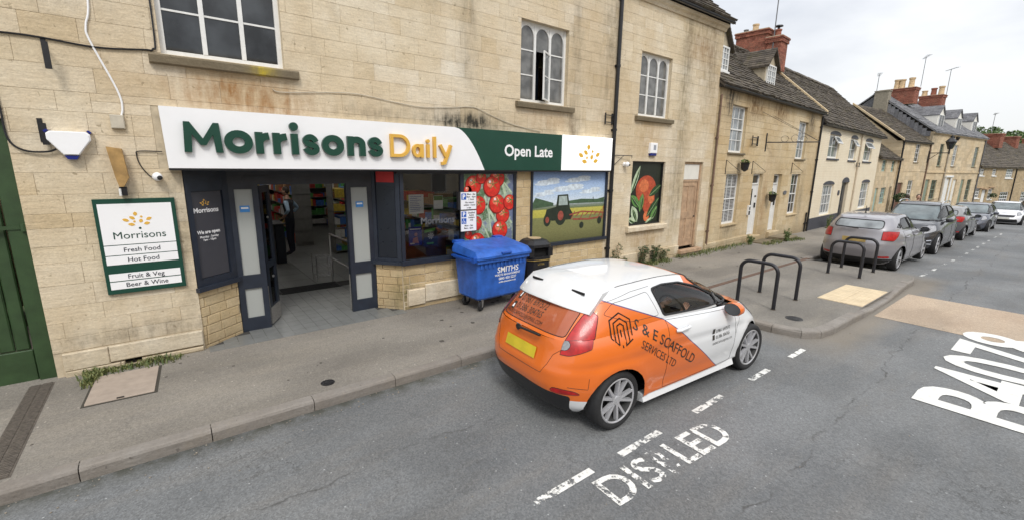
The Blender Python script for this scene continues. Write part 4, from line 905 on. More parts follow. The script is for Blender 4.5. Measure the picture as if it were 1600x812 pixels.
for (x, z, l_, w_, a, m_) in ((9.25, 2.25, .8, .16, 65, PGL), (10.1, 1.98, .6, .2, 30, PGD), (9.3, 1.72, .5, .22, -40, PG), (9.3, 1.4, .5, .26, -60, PGL), (10.05, 1.55, .75, .2, 45, PGD), (9.55, 1.68, .5, .2, 80, PG), (10.1, 1.38, .5, .18, 55, PG), (9.2, 1.25, .3, .15, -20, PGL), (9.95, 1.22, .4, .1, 20, PGL)):
    b = MB(); yl = y-.006-.001*random.random(); leafshape(b, x, z, l_*.95, w_, R_(a), yl, y-.0045); part('leaf_print', b, m_, PP)
    b = MB(); leafshape(b, x+.012, z-.03, l_*.8, w_*.4, R_(a), yl-.0006, yl-.0001); part('leaf_shade_print', b, PGD, PP); b = MB(); strip(b, [(x-l_*.42*math.cos(R_(a)), z-l_*.42*math.sin(R_(a))), (x+l_*.42*math.cos(R_(a)), z+l_*.42*math.sin(R_(a)))], .012, yl-.0012, yl-.0007); part('vein_print', b, P_('vein', (.3, .4, .2)), PP)
# parking plates on their dark box
PK = thing('parking_sign', 'upper white parking plate with blue P at the left of the tomato poster', 'sign', (4.30, YW-.06, 1.93))
def plate(t, h):
    part('plate', MB().box(-.17, .17, -.004, 0, -h/2, h/2), M_signw, t); b = MB()
    for (a, c, d, e) in ((-.17, .17, h/2-.006, h/2), (-.17, .17, -h/2, -h/2+.006), (-.17, -.164, -h/2+.006, h/2-.006), (.164, .17, -h/2+.006, h/2-.006)): b.box(a, c, -.006, -.0042, d, e)
    part('border', b, M_black, t)
M_pb = plain('parking_blue', (.01, .10, .45), .4); plate(PK, .32)
part('blue_square', MB().box(-.15, -.05, -.0055, -.0042, .02, .13), M_pb, PK); text('lettering', 'P', .11, M_signw, PK, (-.10, -.006, .035), .0006, .004)
text('lettering', 'Mon - Sat\n8am - 6pm\n1 hour', .045, M_black, PK, (.055, -.005, .10), .0005, .0008); text('lettering', 'No return\nwithin 1 hour', .045, M_black, PK, (.02, -.005, -.045), .0005, .0008)
part('arrow', MB().prism([(-.04, -.133), (.02, -.133), (.02, -.145), (.055, -.128), (.02, -.111), (.02, -.123), (-.04, -.123)], -.0055, -.0042), M_black, PK)
part('post_box', MB().box(-.22, -.172, .0, .05, -.15, .16), M_black, PK)
PK2 = thing('parking_sign', 'lower white disabled bay plate with blue P and wheelchair square left of the tomato poster', 'sign', (4.30, YW-.06, 1.57)); plate(PK2, .38)
part('blue_square', MB().box(-.15, -.05, -.0055, -.0042, .07, .17), M_pb, PK2); part('blue_square', MB().box(-.15, -.05, -.0055, -.0042, -.05, .05), M_pb, PK2); text('lettering', 'P', .10, M_signw, PK2, (-.10, -.006, .085), .0006, .004)
b = MB(); disc(b, -.105, .032, .008, .008, -.0065, -.0056, n=10); strip(b, [(-.105, .02), (-.1, -.01), (-.08, -.01), (-.07, -.03)], .008, -.0065, -.0056); strip(b, [(q[0]-.002, q[1]) for q in arc(-.105, -.015, .022, .022, 120, 340, 10)], .006, -.0070, -.0066); part('wheelchair_symbol', b, M_signw, PK2)
text('lettering', 'Disabled\nbadge\nholders\nonly', .043, M_black, PK2, (.06, -.005, .13), .0005, .0008); text('lettering', 'Mon - Sat\n8am - 6pm', .045, M_black, PK2, (.0, -.005, -.10), .0005, .0008)
# notices inside the window
def sheetthing(name, lab, x0, x1, z0, z1, mat, yy=YW+.045, cat='notice'):
    t = thing(name, lab, cat, (x0, yy, z0)); part('sheet', MB().box(0, x1-x0, 0, .003, 0, z1-z0), mat, t); return t
t = sheetthing('paper_notice', 'white paper notice taped inside the shop window', 3.20, 3.47, 1.74, 2.06, M_signw); b = MB()
for i in range(9): b.box(.02, .02+.13+.08*random.random(), -.001, -.0002, .28-i*.03, .288-i*.03)
part('print', b, plain('blue_print', (.1, .14, .4)), t)
t = sheetthing('paper_notice', 'small notice with green heading inside the shop window', 3.66, 3.84, 1.80, 2.03, M_signw); part('print', MB().box(.005, .175, -.001, -.0002, .15, .225), PG, t)
t = sheetthing('advert_card', 'blue advert card at the bottom left of the shop window', 3.18, 3.42, 1.20, 1.52, plain('ad_blue', (.02, .03, .35), .3, .3)); 
b = MB(); disc(b, .13, .19, .03, .03, -.002, -.0002); b.prism([(.06, .05), (.18, .04), (.16, .15), (.08, .13)], -.002, -.0002); part('print', b, plain('ad_pink', (.6, .25, .3)), t); part('lettering', MB().box(.02, .22, -.001, -.0002, .27, .29).box(.02, .1, -.001, -.0002, .03, .05), M_signw, t)
t = sheetthing('advert_card', 'dark advert card with a white dartboard disc and green lettering in the shop window', 3.45, 3.72, 1.18, 1.50, plain('ad_dark', (.02, .015, .015), .3)); b = MB()
for k in range(8): b.prism([(.14, .16)]+[(.14+.055*math.cos(R_(k*45+q)), .16+.055*math.sin(R_(k*45+q))) for q in (0, 12, 24)], -.002, -.0002)
part('print', b, M_signw, t); part('print', MB().prism([(.02, .22), (.22, .25), (.23, .30), (.02, .27)], -.0015, -.0002).box(.06, .19, -.0015, -.0002, .02, .05), plain('ad_green', (.12, .45, .05)), t)
text('window_lettering', 'Morrisons', .16, plain('frosted_vinyl', (.10, .105, .115)), B1, (3.72, .012, 1.56), .0005, .004)
# ---------------------------------------------------------------- shop interior
M_tile = plain('grey_floor_tile', (.17, .175, .17), .35, .12, 6, world=True)
M_grout = plain('tile_grout', (.05, .048, .045), .9)
sfl = struct('shop_floor', MB().box(.25, 5.6, YW+.05, 19, .02, FZ-.004).add([(.30, 6.68, FZ-.006), (3.06, 6.76, FZ-.006), (3.04, 6.92, FZ-.006), (.24, 6.92, FZ-.006)], [(0, 1, 2, 3)]), M_grout)
def inporch(x, y):
    yy = y-YW
    if yy < -.16: return False
    if yy < .40: return .215+(yy)/.40*.485+.01 < x < 3.03-(yy)/.40*.33 if yy > 0 else .24 < x < 3.05
    return 1.08 < x < 2.30 if yy < .5 else .75 < x < 3.2
y = 6.70
while y < 8.9:
    x = .25
    while x < 3.1:
        if inporch(x+.01, y+.08) and inporch(x+.17, y+.08): part('tile', MB().cbox(0, .168, 0, .208, -.006, .0, .001, 0, random.random()), M_tile, sfl, loc=(x, y, FZ+random.uniform(0, .0015)))
        x += .173
    y += .213
ms = None
for i in range(8):
    for j in range(16):
        if px_size((.8+i*.6, 9.4+j*.6, .12)): part('tile', MB().box(0, .594, 0, .594, -.005, 0), M_tile, sfl, loc=(.5+i*.6, 9.42+j*.6, FZ+random.uniform(0, .001)))
MTT = thing('door_mat', 'dark ribbed door mat inside the shop doorway', 'mat', (1.55, 9.0, FZ)); part('mat', MB().cbox(0, 1.1, 0, .42, .001, .014, .003), M_black, MTT)
b = MB()
for i in range(10): b.box(.02, 1.08, .02+i*.04, .035+i*.04, .0141, .018)
part('rib', b, M_rubber, MTT)
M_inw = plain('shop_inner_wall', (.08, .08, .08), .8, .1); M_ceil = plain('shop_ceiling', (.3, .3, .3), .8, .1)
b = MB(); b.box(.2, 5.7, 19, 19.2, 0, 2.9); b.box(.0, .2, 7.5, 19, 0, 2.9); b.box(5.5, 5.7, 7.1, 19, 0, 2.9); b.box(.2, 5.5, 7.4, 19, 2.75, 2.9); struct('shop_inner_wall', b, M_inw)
def goods(b, x0, x1, y0, y1, z, rr, face='x', hmax=.26):
    p = x0 if face == 'y' else y0; e = x1 if face == 'y' else y1
    while p < e-.19:
        w_ = rr.uniform(.06, .18); h = rr.uniform(.1, hmax); n = rr.choice((1, 2, 3)); c = rr.randrange(6)
        for _ in range(n):
            if p+w_ > e: break
            if face == 'y': b.box(p+.004, p+w_-.004, y0+.02, y1, z, z+h, c)
            else: b.box(x0+.01, x1-.01, p+.004, p+w_-.004, z, z+h, c)
            p += w_
GM = [plain('pack_'+n_, c, .4, .2, 20) for n_, c in (('red', (.5, .05, .04)), ('yellow', (.6, .45, .06)), ('white', (.6, .6, .58)), ('blue', (.05, .15, .45)), ('green', (.08, .3, .08)), ('brown', (.25, .13, .06)))]
M_shelf = plain('shelf_metal', (.16, .16, .15), .5)
def shelf(x0, x1, y0, y1, lab, face, seed, n=5, h=1.9):
    t = thing('shelf_unit', lab, 'shelves'); b = MB(); rr = random.Random(seed); g = MB()
    for i in range(n):
        z = FZ+.08+i*(h-.1)/n; b.box(x0, x1, y0, y1, z-.02, z); goods(g, x0, x1, y0, y1, z, rr, face, (h-.1)/n*.8)
    b.box(x0, x1, y0, y0+.03, FZ, FZ+h) if face == 'x' else b.box(x0, x0+.03, y0, y1, FZ, FZ+h); b.box(x1-.03, x1, y1-.03, y1, FZ, FZ+h)
    part('shelf', b, M_shelf, t); part('goods', g, GM, t, stuff=True)
shelf(1.0, 1.45, 9.5, 12.2, 'low shelf of bright packets just inside the left of the shop doorway', 'x', 1, 4, 1.5)
shelf(2.95, 3.45, 14.2, 18.6, 'tall aisle shelf of bottles and packets at the back of the shop', 'x', 2)
shelf(1.2, 5.4, 18.6, 18.95, 'full-width shelf against the back wall of the shop', 'y', 3, 6, 2.2)
shelf(3.55, 4.6, 12.4, 12.9, 'dark display shelf right of the doorway inside the shop', 'y', 4)
shelf(4.9, 5.45, 8.0, 12, 'side shelf behind the shop window', 'x', 6)
shelf(4.95, 5.45, 12.3, 18.4, 'long shelf of packets along the right wall inside the shop', 'x', 17, 6, 2.3)
shelf(.25, .6, 9, 18, 'long shelf along the left wall inside the shop', 'x', 7, 6, 2.2)
CT = thing('counter', 'dark till counter inside the shop to the left of the standing person', 'counter', (2.02, 11.9, FZ)); part('base', MB().cbox(0, .22, 0, .8, 0, .95, .02), M_navy2, CT); part('top', MB().cbox(-.03, .25, -.03, .83, .95, .98, .01), M_black, CT)
DW = thing('display_cabinet', 'brown wooden display behind the adverts in the shop window', 'cabinet', (3.15, 7.25, FZ)); part('body', MB().cbox(0, .95, 0, .4, 0, 1.2, .02), plain('brown_wood', (.12, .05, .03), .5, .2), DW); part('top', MB().cbox(-.02, .97, -.02, .42, 1.2, 1.23, .01), plain('brown_wood', (.12, .05, .03)), DW)
M_tubel, t_, N, L, bb = newmat('added_light_tube'); bb.inputs['Emission Color'].default_value = (1, .96, .9, 1); bb.inputs['Emission Strength'].default_value = 9  # strip lights added to brighten the shop interior, no such lamps are seen
for x, y in ((2.2, 10), (2.2, 12.5), (2.2, 15), (2.2, 17.4), (4.3, 9.5), (4.3, 12.5), (4.3, 16)):
    t = thing('added_ceiling_light', 'added strip light brightening the shop interior', 'added light', (x, y, 2.70), 0, 'added strip lights in the shop'); part('tube', MB().box(-.05, .05, -.6, .6, -.03, 0), M_tubel, t); part('housing', MB().box(-.07, .07, -.62, .62, .001, .045), M_signw, t)
HR = thing('handrail', 'steel handrail inside the right of the shop doorway', 'handrail', (2.62, 8.0, FZ)); b = MB()
b.tube([(0, 0, 0), (0, 0, 1.0)], .02, 8).tube([(0, 1.5, 0), (0, 1.5, 1.0)], .02, 8).tube([(0, 0, 1.0), (0, 1.5, 1.0)], .02, 8).tube([(0, 0, .5), (0, 1.5, .5)], .015, 8); part('rail', b, M_steel, HR, smooth='auto')
BK = thing('basket_stand', 'wire basket stand inside the right of the doorway', 'basket', (2.35, 9.6, FZ)); b = MB()
for z in (.1, .3, .5):
    for i in range(7): b.tube([(0, i*.06, z), (.32, i*.06, z)], .005, 4); 
    for i in range(5): b.tube([(i*.08, 0, z), (i*.08, .36, z)], .005, 4)
for x in (0, .32):
    for yy in (0, .36): b.tube([(x, yy, 0), (x, yy, .55)], .008, 5)
part('wire', b, M_steel, BK)

# ================================================================ cottages beyond
def frame_obj(pl, name, label, ds=0):
    a = R_(pl[1]); return thing(name, label, 'house', (pl[0][0]+ds*math.cos(a), pl[0][1]+ds*math.sin(a), 0), a)
PA = ((12.63, 6.85), 3.4); PB = ((40.3, 8.49), -6.5); PC = ((58.52, 6.41), -10.5)
def fmat(pl, ds=0):
    a = R_(pl[1]); return Matrix.Translation((pl[0][0]+ds*math.cos(a), pl[0][1]+ds*math.sin(a), 0)) @ Matrix.Rotation(a, 4, 'Z')
# ---- stone cottages
C1 = frame_obj(PA, 'stone_cottage', 'honey stone cottage pair with two white front doors and stone slate roof'); MC = fmat(PA)
HC = [(1.02, 2.10, 3.04, 4.42), (6.98, 8.03, 2.97, 4.38), (1.08, 2.12, .82, 2.40), (3.15, 4.0, .27, 2.40), (5.05, 5.85, .27, 2.38), (6.92, 7.95, .80, 2.38)]
wall(C1, .005, 9.66, -.5, 4.84, HC, [M_mortar, M_cot], depth=6.2)
lay(C1, courses(.01, 9.66, -.25, 4.84, (.19, .26), (.35, .8), random.Random(21)), HC, M_cot, MC, joint=.005, cap=290, jit=.002, cham=.003, depth=.010)
lay(C1, courses(.02, 3.1, -.25, .33, (.2, .24), (.5, .9), random.Random(22)), HC, M_cot, MC, proud=.05, cap=30, piece='plinth_stone', cham=.012)
for h in HC[:3]+HC[5:]:
    sash(C1, *h[:4], 3, 4, y=.09, mg=M_gpale if h[2] > 2 else M_gdark, sillm=M_sillst if h[2] > 2 else M_cot, blind=(h is HC[2]))
def front_door(parent, s0, s1, z0, z1, mat, lab, glazed=True, fan=True, num=None):
    b = MB(); e = .06; y = .14
    b.box(s0, s0+e, y-.03, y+.05, z0, z1); b.box(s1-e, s1, y-.03, y+.05, z0, z1); b.box(s0+e, s1-e, y-.03, y+.05, z1-e, z1)
    zt = z1-.32 if fan else z1-e
    if fan: b.box(s0+e, s1-e, y-.03, y+.05, zt-.05, zt)
    d = part('door', b, M_white, parent, label=lab); k = MB(); k.box(s0+e, s1-e, y+.0, y+.04, z0+.01, zt-.05)
    w_ = s1-s0-2*e
    for (a, c) in ((.06, .45),): k.box(s0+e+w_*.18, s1-e-w_*.18, y-.012, y-.001, z0+.12, z0+.75)
    part('door_leaf', k, mat, d)
    if glazed: part('door_glass', MB().box(s0+e+w_*.22, s1-e-w_*.48, y-.008, y-.001, z0+.85, zt-.2), M_gdark, d)
    if fan: part('fanlight', MB().box(s0+e, s1-e, y+.01, y+.016, zt, z1-e), M_gdark, d)
    part('handle', MB().box(s1-e-.10, s1-e-.07, y-.05, y-.001, z0+.95, z0+1.12).lathe([(.03, -.04), (.03, 0)], 8, (s1-e-.085, y, z0+1.35), 'y'), M_black, d)
    return d
front_door(C1, 3.15, 4.0, .27, 2.40, M_white, 'white front door with narrow dark glass and key safe'); front_door(C1, 5.05, 5.85, .27, 2.38, M_white, 'white front door right of the flower basket')
part('step', MB().cbox(3.05, 4.1, -.12, .13, .06, .265, .02), M_cot, C1); part('step', MB().cbox(3.25, 4.35, -.62, -.125, -.04, .10, .025), M_sillst, C1)
part('step', MB().cbox(4.95, 5.95, -.12, .13, .04, .265, .02), M_cot, C1); part('step', MB().cbox(4.9, 6.15, -.7, -.125, -.1, .12, .025), M_sillst, C1)
part('key_safe', MB().cbox(2.94, 3.08, -.06, 0, 1.02, 1.35, .01), M_white, C1); part('key_safe_dial', MB().box(2.98, 3.04, -.07, -.06, 1.2, 1.3).cbox(2.95, 3.05, -.075, -.061, 1.03, 1.16, .005), M_black, C1)
gutter(C1, -.02, 9.75, -.14, 4.83); part('eaves_board', MB().box(0, 9.7, -.08, .01, 4.80, 4.90), M_black, C1)
slope = 2.75/3.12
zr = lambda d: 4.87+ (d+.16)*slope
hz = lambda x, f: (.45 < x < 1.45 and .62 < f < 1.4) or (4.85 < x < 5.98 and .85 < f < 1.7)
roof(C1, -.03, 9.62, (-.16, 4.87), (2.96, 7.62), (6.2, 4.9), M_slate, rows=24, seed=8)
part('parapet', MB().prism([(-.15, 4.80), (-.15, 4.98), (2.96, 7.76), (2.96, 7.6)], 9.60, 9.80, plane='yz'), M_cot, C1)
def dormer(parent, s0, s1, yf, zb, zt, ap, back, mw, mroof, mwall, cols=3, rows=4, over=.08):
    cx_ = (s0+s1)/2; d = part('dormer', MB().prism([(s0-.10, zb-.08), (s1+.10, zb-.08), (s1+.10, zt+.02), (cx_, ap-.08), (s0-.10, zt+.02)], yf+.06, back), mwall, parent)
    hd = zt+.02; 
    for sg, e_ in ((-1, s0-.10), (1, s1+.10)):
        b = MB(); ox = e_+sg*over; oz = hd-over*(ap-hd)/(cx_-s0+.1) if True else hd
        n = 8
        for i in range(n):   # rows of slates from eaves to apex
            f0, f1 = i/n, (i+1)/n; a0 = (ox+(cx_-ox)*f0, oz+(ap-oz)*f0); a1 = (ox+(cx_-ox)*f1, oz+(ap-oz)*f1)
            yy = yf-over; 
            while yy < back:
                w_ = random.uniform(.18, .32); y2 = min(yy+w_, back); h = .03+random.uniform(0, .012)
                b.add([(a0[0], yy, a0[1]-.02), (a0[0], y2-.005, a0[1]-.02), (a0[0], yy, a0[1]+h), (a0[0], y2-.005, a0[1]+h), (a1[0], yy, a1[1]+.012), (a1[0], y2-.005, a1[1]+.012), (a1[0], yy, a1[1]-.02)], [(0, 2, 3, 1), (2, 4, 5, 3), (0, 6, 4, 2)]); yy += w_
        b.prism([(ox, oz-.05), (ox, oz), (cx_, ap), (cx_, ap-.06)] if sg < 0 else [(cx_, ap-.06), (cx_, ap), (ox, oz), (ox, oz-.05)], yf-over, back)
        part('dormer_roof', b, mroof, d, stuff=True)
    w_ = MB(); fr = .045; y = yf
    w_.box(s0, s0+fr, y, y+.06, zb, zt); w_.box(s1-fr, s1, y, y+.06, zb, zt); w_.box(s0+fr, s1-fr, y, y+.06, zt-fr, zt); w_.box(s0+fr, s1-fr, y, y+.06, zb, zb+fr); w_.box(s0-.05, s1+.05, y-.04, y+.06, zb-.07, zb-.002)
    for i in range(1, cols): x = s0+(s1-s0)*i/cols; k = .022 if not (cols == 4 and i == 2) else .04; w_.box(x-k/2, x+k/2, y+.008, y+.05, zb+fr, zt-fr)
    for j in range(1, rows): z = zb+(zt-zb)*j/rows; w_.box(s0+fr, s1-fr, y+.012, y+.046, z-.01, z+.01)
    part('dormer_window', w_, M_white, d); part('pane', MB().box(s0+fr, s1-fr, y+.03, y+.036, zb+fr, zt-fr), mw, d)
dormer(C1, .52, 1.25, .38, 5.40, 6.08, 6.66, 2.2, M_gpale, M_slate, plain('dormer_render', (.42, .36, .26), .9, .15, 6, bump=.004), 4, 4)
dormer(C1, 4.95, 5.72, .62, 5.48, 6.22, 6.80, 2.6, M_gpale, M_slate, plain('dormer_render', (.42, .36, .26)), 4, 4)
brick_stack(C1, 8.75, 9.45, 2.25, 3.55, 6.9, 8.45, M_brick, 'chimney', seed=4); brick_stack(C1, 8.72, 9.48, 1.65, 2.22, 6.7, 8.05, M_brick, 'chimney', seed=6)
pot(C1, 9.1, 1.95, 8.05, .35, .13, M_brick); part('cowl', MB().lathe([(.05, 8.40), (.05, 8.5), (.17, 8.52), (.15, 8.56), (.001, 8.58)], 14, (9.1, 1.95, 0)), M_black, C1)
pot(C1, 9.1, 2.9, 8.45, .35, .13); pot(C1, 9.1, 3.3, 8.45, .2, .1, M_grey)
pipe(C1, 9.58, -.05, -.15, 4.75, .036); pipe(C1, .12, -.04, .3, 4.6, .025, plain('rusty_pipe', (.16, .10, .07), .8, .3))
pipe(C1, 9.25, -.05, -.15, .75, .03)
def in_frame(pl, s, y, z): return (fmat(pl) @ Vector((s, y, z)))
pa = in_frame(PA, 8.7, 1.95, 7.2); aerial(pa.x, pa.y, pa.z, 2.7, 'tall tv aerial strapped to the big red brick chimney', .5, w_=.5)
def basket(s, z, lab, wallb=True):
    p = in_frame(PA, s, 0, z); t = thing('hanging_basket', lab, 'flower basket', tuple(p), R_(PA[1]))
    part('planter', MB().lathe([(.02, -.28), (.10, -.22), (.13, -.02), (.19, 0), (.17, .0), (.1, -.04)], 12, (0, -.2, 0)), M_black, t)
    part('foliage', leafball(.12, .07, 60, (0, -.2, .03), .045), [M_leaf, M_flow], t, stuff=True); return t
def leafmat(name, a, b_):
    m, t, N, L, b = newmat(name); at = N.new('ShaderNodeAttribute'); at.attribute_name = 'rnd'
    L.new(nramp(N, L, at.outputs['Fac'], (0, a), (1, b_)), b.inputs['Base Color']); b.inputs['Roughness'].default_value = .6
    b.inputs['Subsurface Weight'].default_value = 0; return m
M_leaf = leafmat('leaf_green', (.035, .07, .015), (.13, .20, .05)); M_flow = leafmat('pale_flowers', (.4, .5, .12), (.6, .6, .3)); M_leafd = leafmat('dark_leaf', (.02, .045, .015), (.07, .11, .035))
M_grass = leafmat('grass_blade', (.05, .085, .02), (.22, .22, .08)); M_weed = leafmat('weed_leaf', (.05, .075, .03), (.15, .17, .08))
def leafball(rx_, rz, n, c, s, hollow=.3, seed=None, b=None, mix=.12):
    b = b or MB(); rr = random.Random(seed if seed is not None else n)
    for _ in range(n):
        d = Vector((rr.gauss(0, 1), rr.gauss(0, 1), rr.gauss(0, 1))).normalized(); k = (hollow+(1-hollow)*rr.random())**.5 if hollow < 1 else 1
        p = Vector((c[0]+d.x*rx_*k, c[1]+d.y*rx_*k, c[2]+d.z*rz*k)); u = Vector((rr.gauss(0, 1), rr.gauss(0, 1), rr.gauss(0, .7))).normalized(); v = u.orthogonal().normalized(); v.rotate(Matrix.Rotation(rr.random()*6.28, 3, u)); q = s*rr.uniform(.6, 1.3)
        b.add([p-u*q, p+v*q*.45, p+u*q, p-v*q*.45], [(0, 1, 2, 3)], 1 if rr.random() < mix else 0, rr.random())
    return b
basket(1.86, 2.75, 'black planter of trailing plants above the lower left cottage window'); basket(4.55, 1.68, 'flower basket with pale yellow blooms between the two white doors')
def thin_bracket(s, z, w_, h, lab, pl=PA, m=M_black):
    p = in_frame(pl, s, 0, z); t = thing('thin_bracket', lab, 'bracket', tuple(p), R_(pl[1]))
    part('ironwork', MB().tube([(0, -.01, -h/2), (0, -.01, h/2)], .012, 5).tube([(0, -.01, h/2), (w_, -.3, -h*.3)], .007, 4).tube([(0, -.01, -h*.35), (w_, -.3, -h*.35)], .007, 4), m, t)
thin_bracket(.95, 2.6, .35, .42, 'thin rusty bracket above the lower left cottage window'); thin_bracket(2.95, 2.6, .4, .42, 'thin rusty bracket above the left white door'); thin_bracket(6.75, 2.6, .4, .42, 'thin rusty bracket above the lower right cottage window')
p = in_frame(PA, 3.85, 0, 3.45); SGB = thing('sign_bracket', 'long wrought iron sign bracket with scrolls and stay wires on the cottages', 'sign bracket', tuple(p), R_(PA[1]))
b = MB().box(-.02, .02, -.03, 0, -.3, .3).tube([(0, -.02, 0), (1.6, -1.15, .05)], .018, 6)
b.tube([(.55+.12*math.cos(a/6), -.40-.08*math.cos(a/6), .13+.1*math.sin(a/6)) for a in range(0, 38, 3)], .007, 4).tube([(.85+.12*math.cos(a/6), -.62-.08*math.cos(a/6), .15+.12*math.sin(a/6)) for a in range(0, 38, 3)], .007, 4).tube([(1.12+.1*math.cos(a/6), -.80-.08*math.cos(a/6), .13+.1*math.sin(a/6)) for a in range(0, 38, 3)], .007, 4)
part('ironwork', b, M_black, SGB); part('stay_wire', MB().tube([(-.6, 0, .95), (1.55, -1.1, .1)], .006, 4).tube([(.45, 0, .9), (1.55, -1.12, .1)], .006, 4), M_black, SGB)
p = in_frame(PA, 2.75, 0, 3.45); dbl_bracket(p.x+.3, p.y, p.z, 'twin black bracket left of the long sign bracket on the cottages', .5, .16, R_(PA[1]))
p = in_frame(PA, 6.35, -.01, 1.68); NP = thing('house_plaque', 'small dark oval plaque between the right door and lower right window', 'plaque', tuple(p), R_(PA[1])); b = MB(); disc(b, 0, 0, .18, .08, -.012, 0); part('plate', b, M_grey, NP)
# ---- white painted brick house
W1 = frame_obj(PA, 'white_house', 'cream painted brick house with dark grey plinth and arched window heads', 9.68); MW1 = fmat(PA, 9.68)
HW = [(1.5, 3.2, 3.08, 4.12), (5.1, 6.45, 3.06, 4.12), (8.15, 9.95, 3.05, 4.12), (1.6, 3.35, .48, 1.88), (4.75, 6.0, -.1, 1.95), (8.85, 10.8, .42, 1.88)]
m, t_, N, L, bb = newmat('cream_painted_brick'); pos = npos(N, False); br = N.new('ShaderNodeTexBrick'); br.inputs['Scale'].default_value = 1; br.inputs['Brick Width'].default_value = .225; br.inputs['Row Height'].default_value = .075; br.inputs['Mortar Size'].default_value = .006; br.inputs['Mortar Smooth'].default_value = .4
sp = N.new('ShaderNodeSeparateXYZ'); cb = N.new('ShaderNodeCombineXYZ'); L.new(pos, sp.inputs[0]); L.new(sp.outputs[0], cb.inputs[0]); L.new(sp.outputs[2], cb.inputs[1]); L.new(cb.outputs[0], br.inputs['Vector'])
bcol = nramp(N, L, nnoise(N, L, pos, 1.3, 6, .7), (.3, (.76, .65, .47)), (.7, (.84, .75, .58)))
L.new(nmix(N, L, 1., bcol, nramp(N, L, br.outputs['Fac'], (0, 1.), (1, .86)), 'MULTIPLY'), bb.inputs['Base Color']); bb.inputs['Roughness'].default_value = .7
nbump(N, L, nmath(N, L, 'MULTIPLY', br.outputs['Fac'], -1.), .7, .01, bb); M_cream_b = m
M_plin = plain('dark_plinth_paint', (.05, .052, .065), .6, .25, 8, bump=.006)
wall(W1, .0, 11.95, -.5, 4.50, HW, [M_cream_b, M_cream_b], y=0, depth=6)
pl_ = MB(); 
for (a, c, z) in ((.005, 4.72, .43), (6.03, 11.94, .35)): pl_.box(a, c, -.02, .01, -.5, z)
part('plinth', pl_, M_plin, W1)
for k, h in enumerate(HW):
    if k == 4: continue
    w_ = sash(W1, *h[:4], {0: 2, 1: 2, 2: 3, 3: 4, 5: 2}[k], 3 if k > 2 else 2, y=.07, mg=M_gpale, fr=.07, sill=.07 if k < 3 else 0, sillm=M_plin, bar=.03, midrail=False)
    hb = MB(); n = 10; w0 = h[1]-h[0]; cxx = (h[0]+h[1])/2   # segmental brick head, dark
    outer = [(cxx+w0*.52*math.cos(math.pi-math.pi*i/n), h[3]+.01+.17*math.sin(math.pi*i/n)) for i in range(n+1)]
    hb.prism(outer, -.012, .03); part('arch_head', hb, M_plin, w_)
    if k < 3:
        f_ = MB(); a, c = (cxx, h[1]-.06) if k < 2 else (h[0]+.1, h[1]-.1); z0_, z1_ = h[3]-.42, h[3]-.04
        f_.box(a, a+.05, -.02, .02, 0, .38).box(c-.05, c, -.02, .02, 0, .38).box(a+.05, c-.05, -.02, .02, 0, .05).box(a+.05, c-.05, -.02, .02, .33, .38)
        top = part('open_vent', f_, M_white, w_, loc=(0, .05, z1_)); me = top.data
        for v in me.vertices: v.co.z -= .38
        top.rotation_euler = (R_(-32), 0, 0)
        g_ = MB().box(a+.05, c-.05, -.003, .003, -.33, -.05); g_ = part('vent_glass', g_, M_gpale, w_, loc=(0, .05, z1_)); g_.rotation_euler = (R_(-32), 0, 0)
dd = MB().box(4.75, 6.0, .12, .16, -.1, 1.95); dd.box(4.9, 5.3, .105, .119, .1, .8).box(5.45, 5.85, .105, .119, .1, .8).box(4.9, 5.3, .105, .119, 1.0, 1.75).box(5.45, 5.85, .105, .119, 1.0, 1.75)
dd = part('door', dd, M_navy2, W1, label='black front door in an arched opening'); hb = MB(); hb.prism([(5.375+.68*math.cos(math.pi-math.pi*i/10), 1.95+.26*math.sin(math.pi*i/10)) for i in range(11)], -.02, .03); part('arch_head', hb, M_plin, dd)
part('step', MB().cbox(4.65, 6.1, -.25, .12, -.3, -.1, .02), M_sillst, dd)
gutter(W1, .0, 12.4, -.15, 4.47); part('eaves_board', MB().box(0, 12.3, -.09, .01, 4.42, 4.55), M_black, W1)
roof(W1, .02, 12.35, (-.2, 4.50), (2.96, 7.60), (6.1, 4.6), M_slate, rows=24, seed=9, tw=(.16, .32))
gable(W1, 11.6, 11.9, (0, 4.5), (2.96, 7.58), (6, 4.6), 3.8, M_far)
pipe(W1, 7.1, -.05, -.3, 4.4, .04, plain('cream_pipe', (.55, .47, .36)))
p = in_frame(PA, 9.68+6.9, 0, 2.85); dbl_bracket(p.x+.4, p.y-.02, p.z, 'small twin bracket on the cream house beside its pipe', .75, .12, R_(PA[1]))
b = MB(); disc(b, 4.3, 1.45, .15, .13, -.03, -.001); part('plaque', b, M_plin, W1)
# ---- low cottage
L1 = frame_obj(PA, 'low_cottage', 'low stone cottage with teal door and pale green windows beyond the cream house', 21.65)
HL = [(1.4, 2.6, 2.52, 3.22), (4.35, 5.4, 2.50, 3.22), (.68, 1.55, -.25, 1.5), (2.35, 3.9, .42, 1.48), (5.0, 5.85, -.3, 1.5)]
wall(L1, 0, 7.25, -.6, 3.34, HL, [M_far, M_far], y=0, depth=3.2)
M_teal = plain('teal_paint', (.28, .42, .38), .5, .08)
for k in (0, 1, 3): sash(L1, *HL[k], 2 if k < 2 else 3, 3, y=.07, mf=M_teal, mg=M_gpale, sill=0, bar=.04, midrail=False)
part('door', MB().box(.68, 1.55, .08, .12, -.25, 1.5).box(.78, 1.45, .068, .079, -.1, .5), M_teal, L1, label='pale teal front door'); part('door', MB().box(5.0, 5.85, .10, .14, -.3, 1.5).box(5.1, 5.75, .088, .099, -.1, .6), M_black, L1, label='black front door')
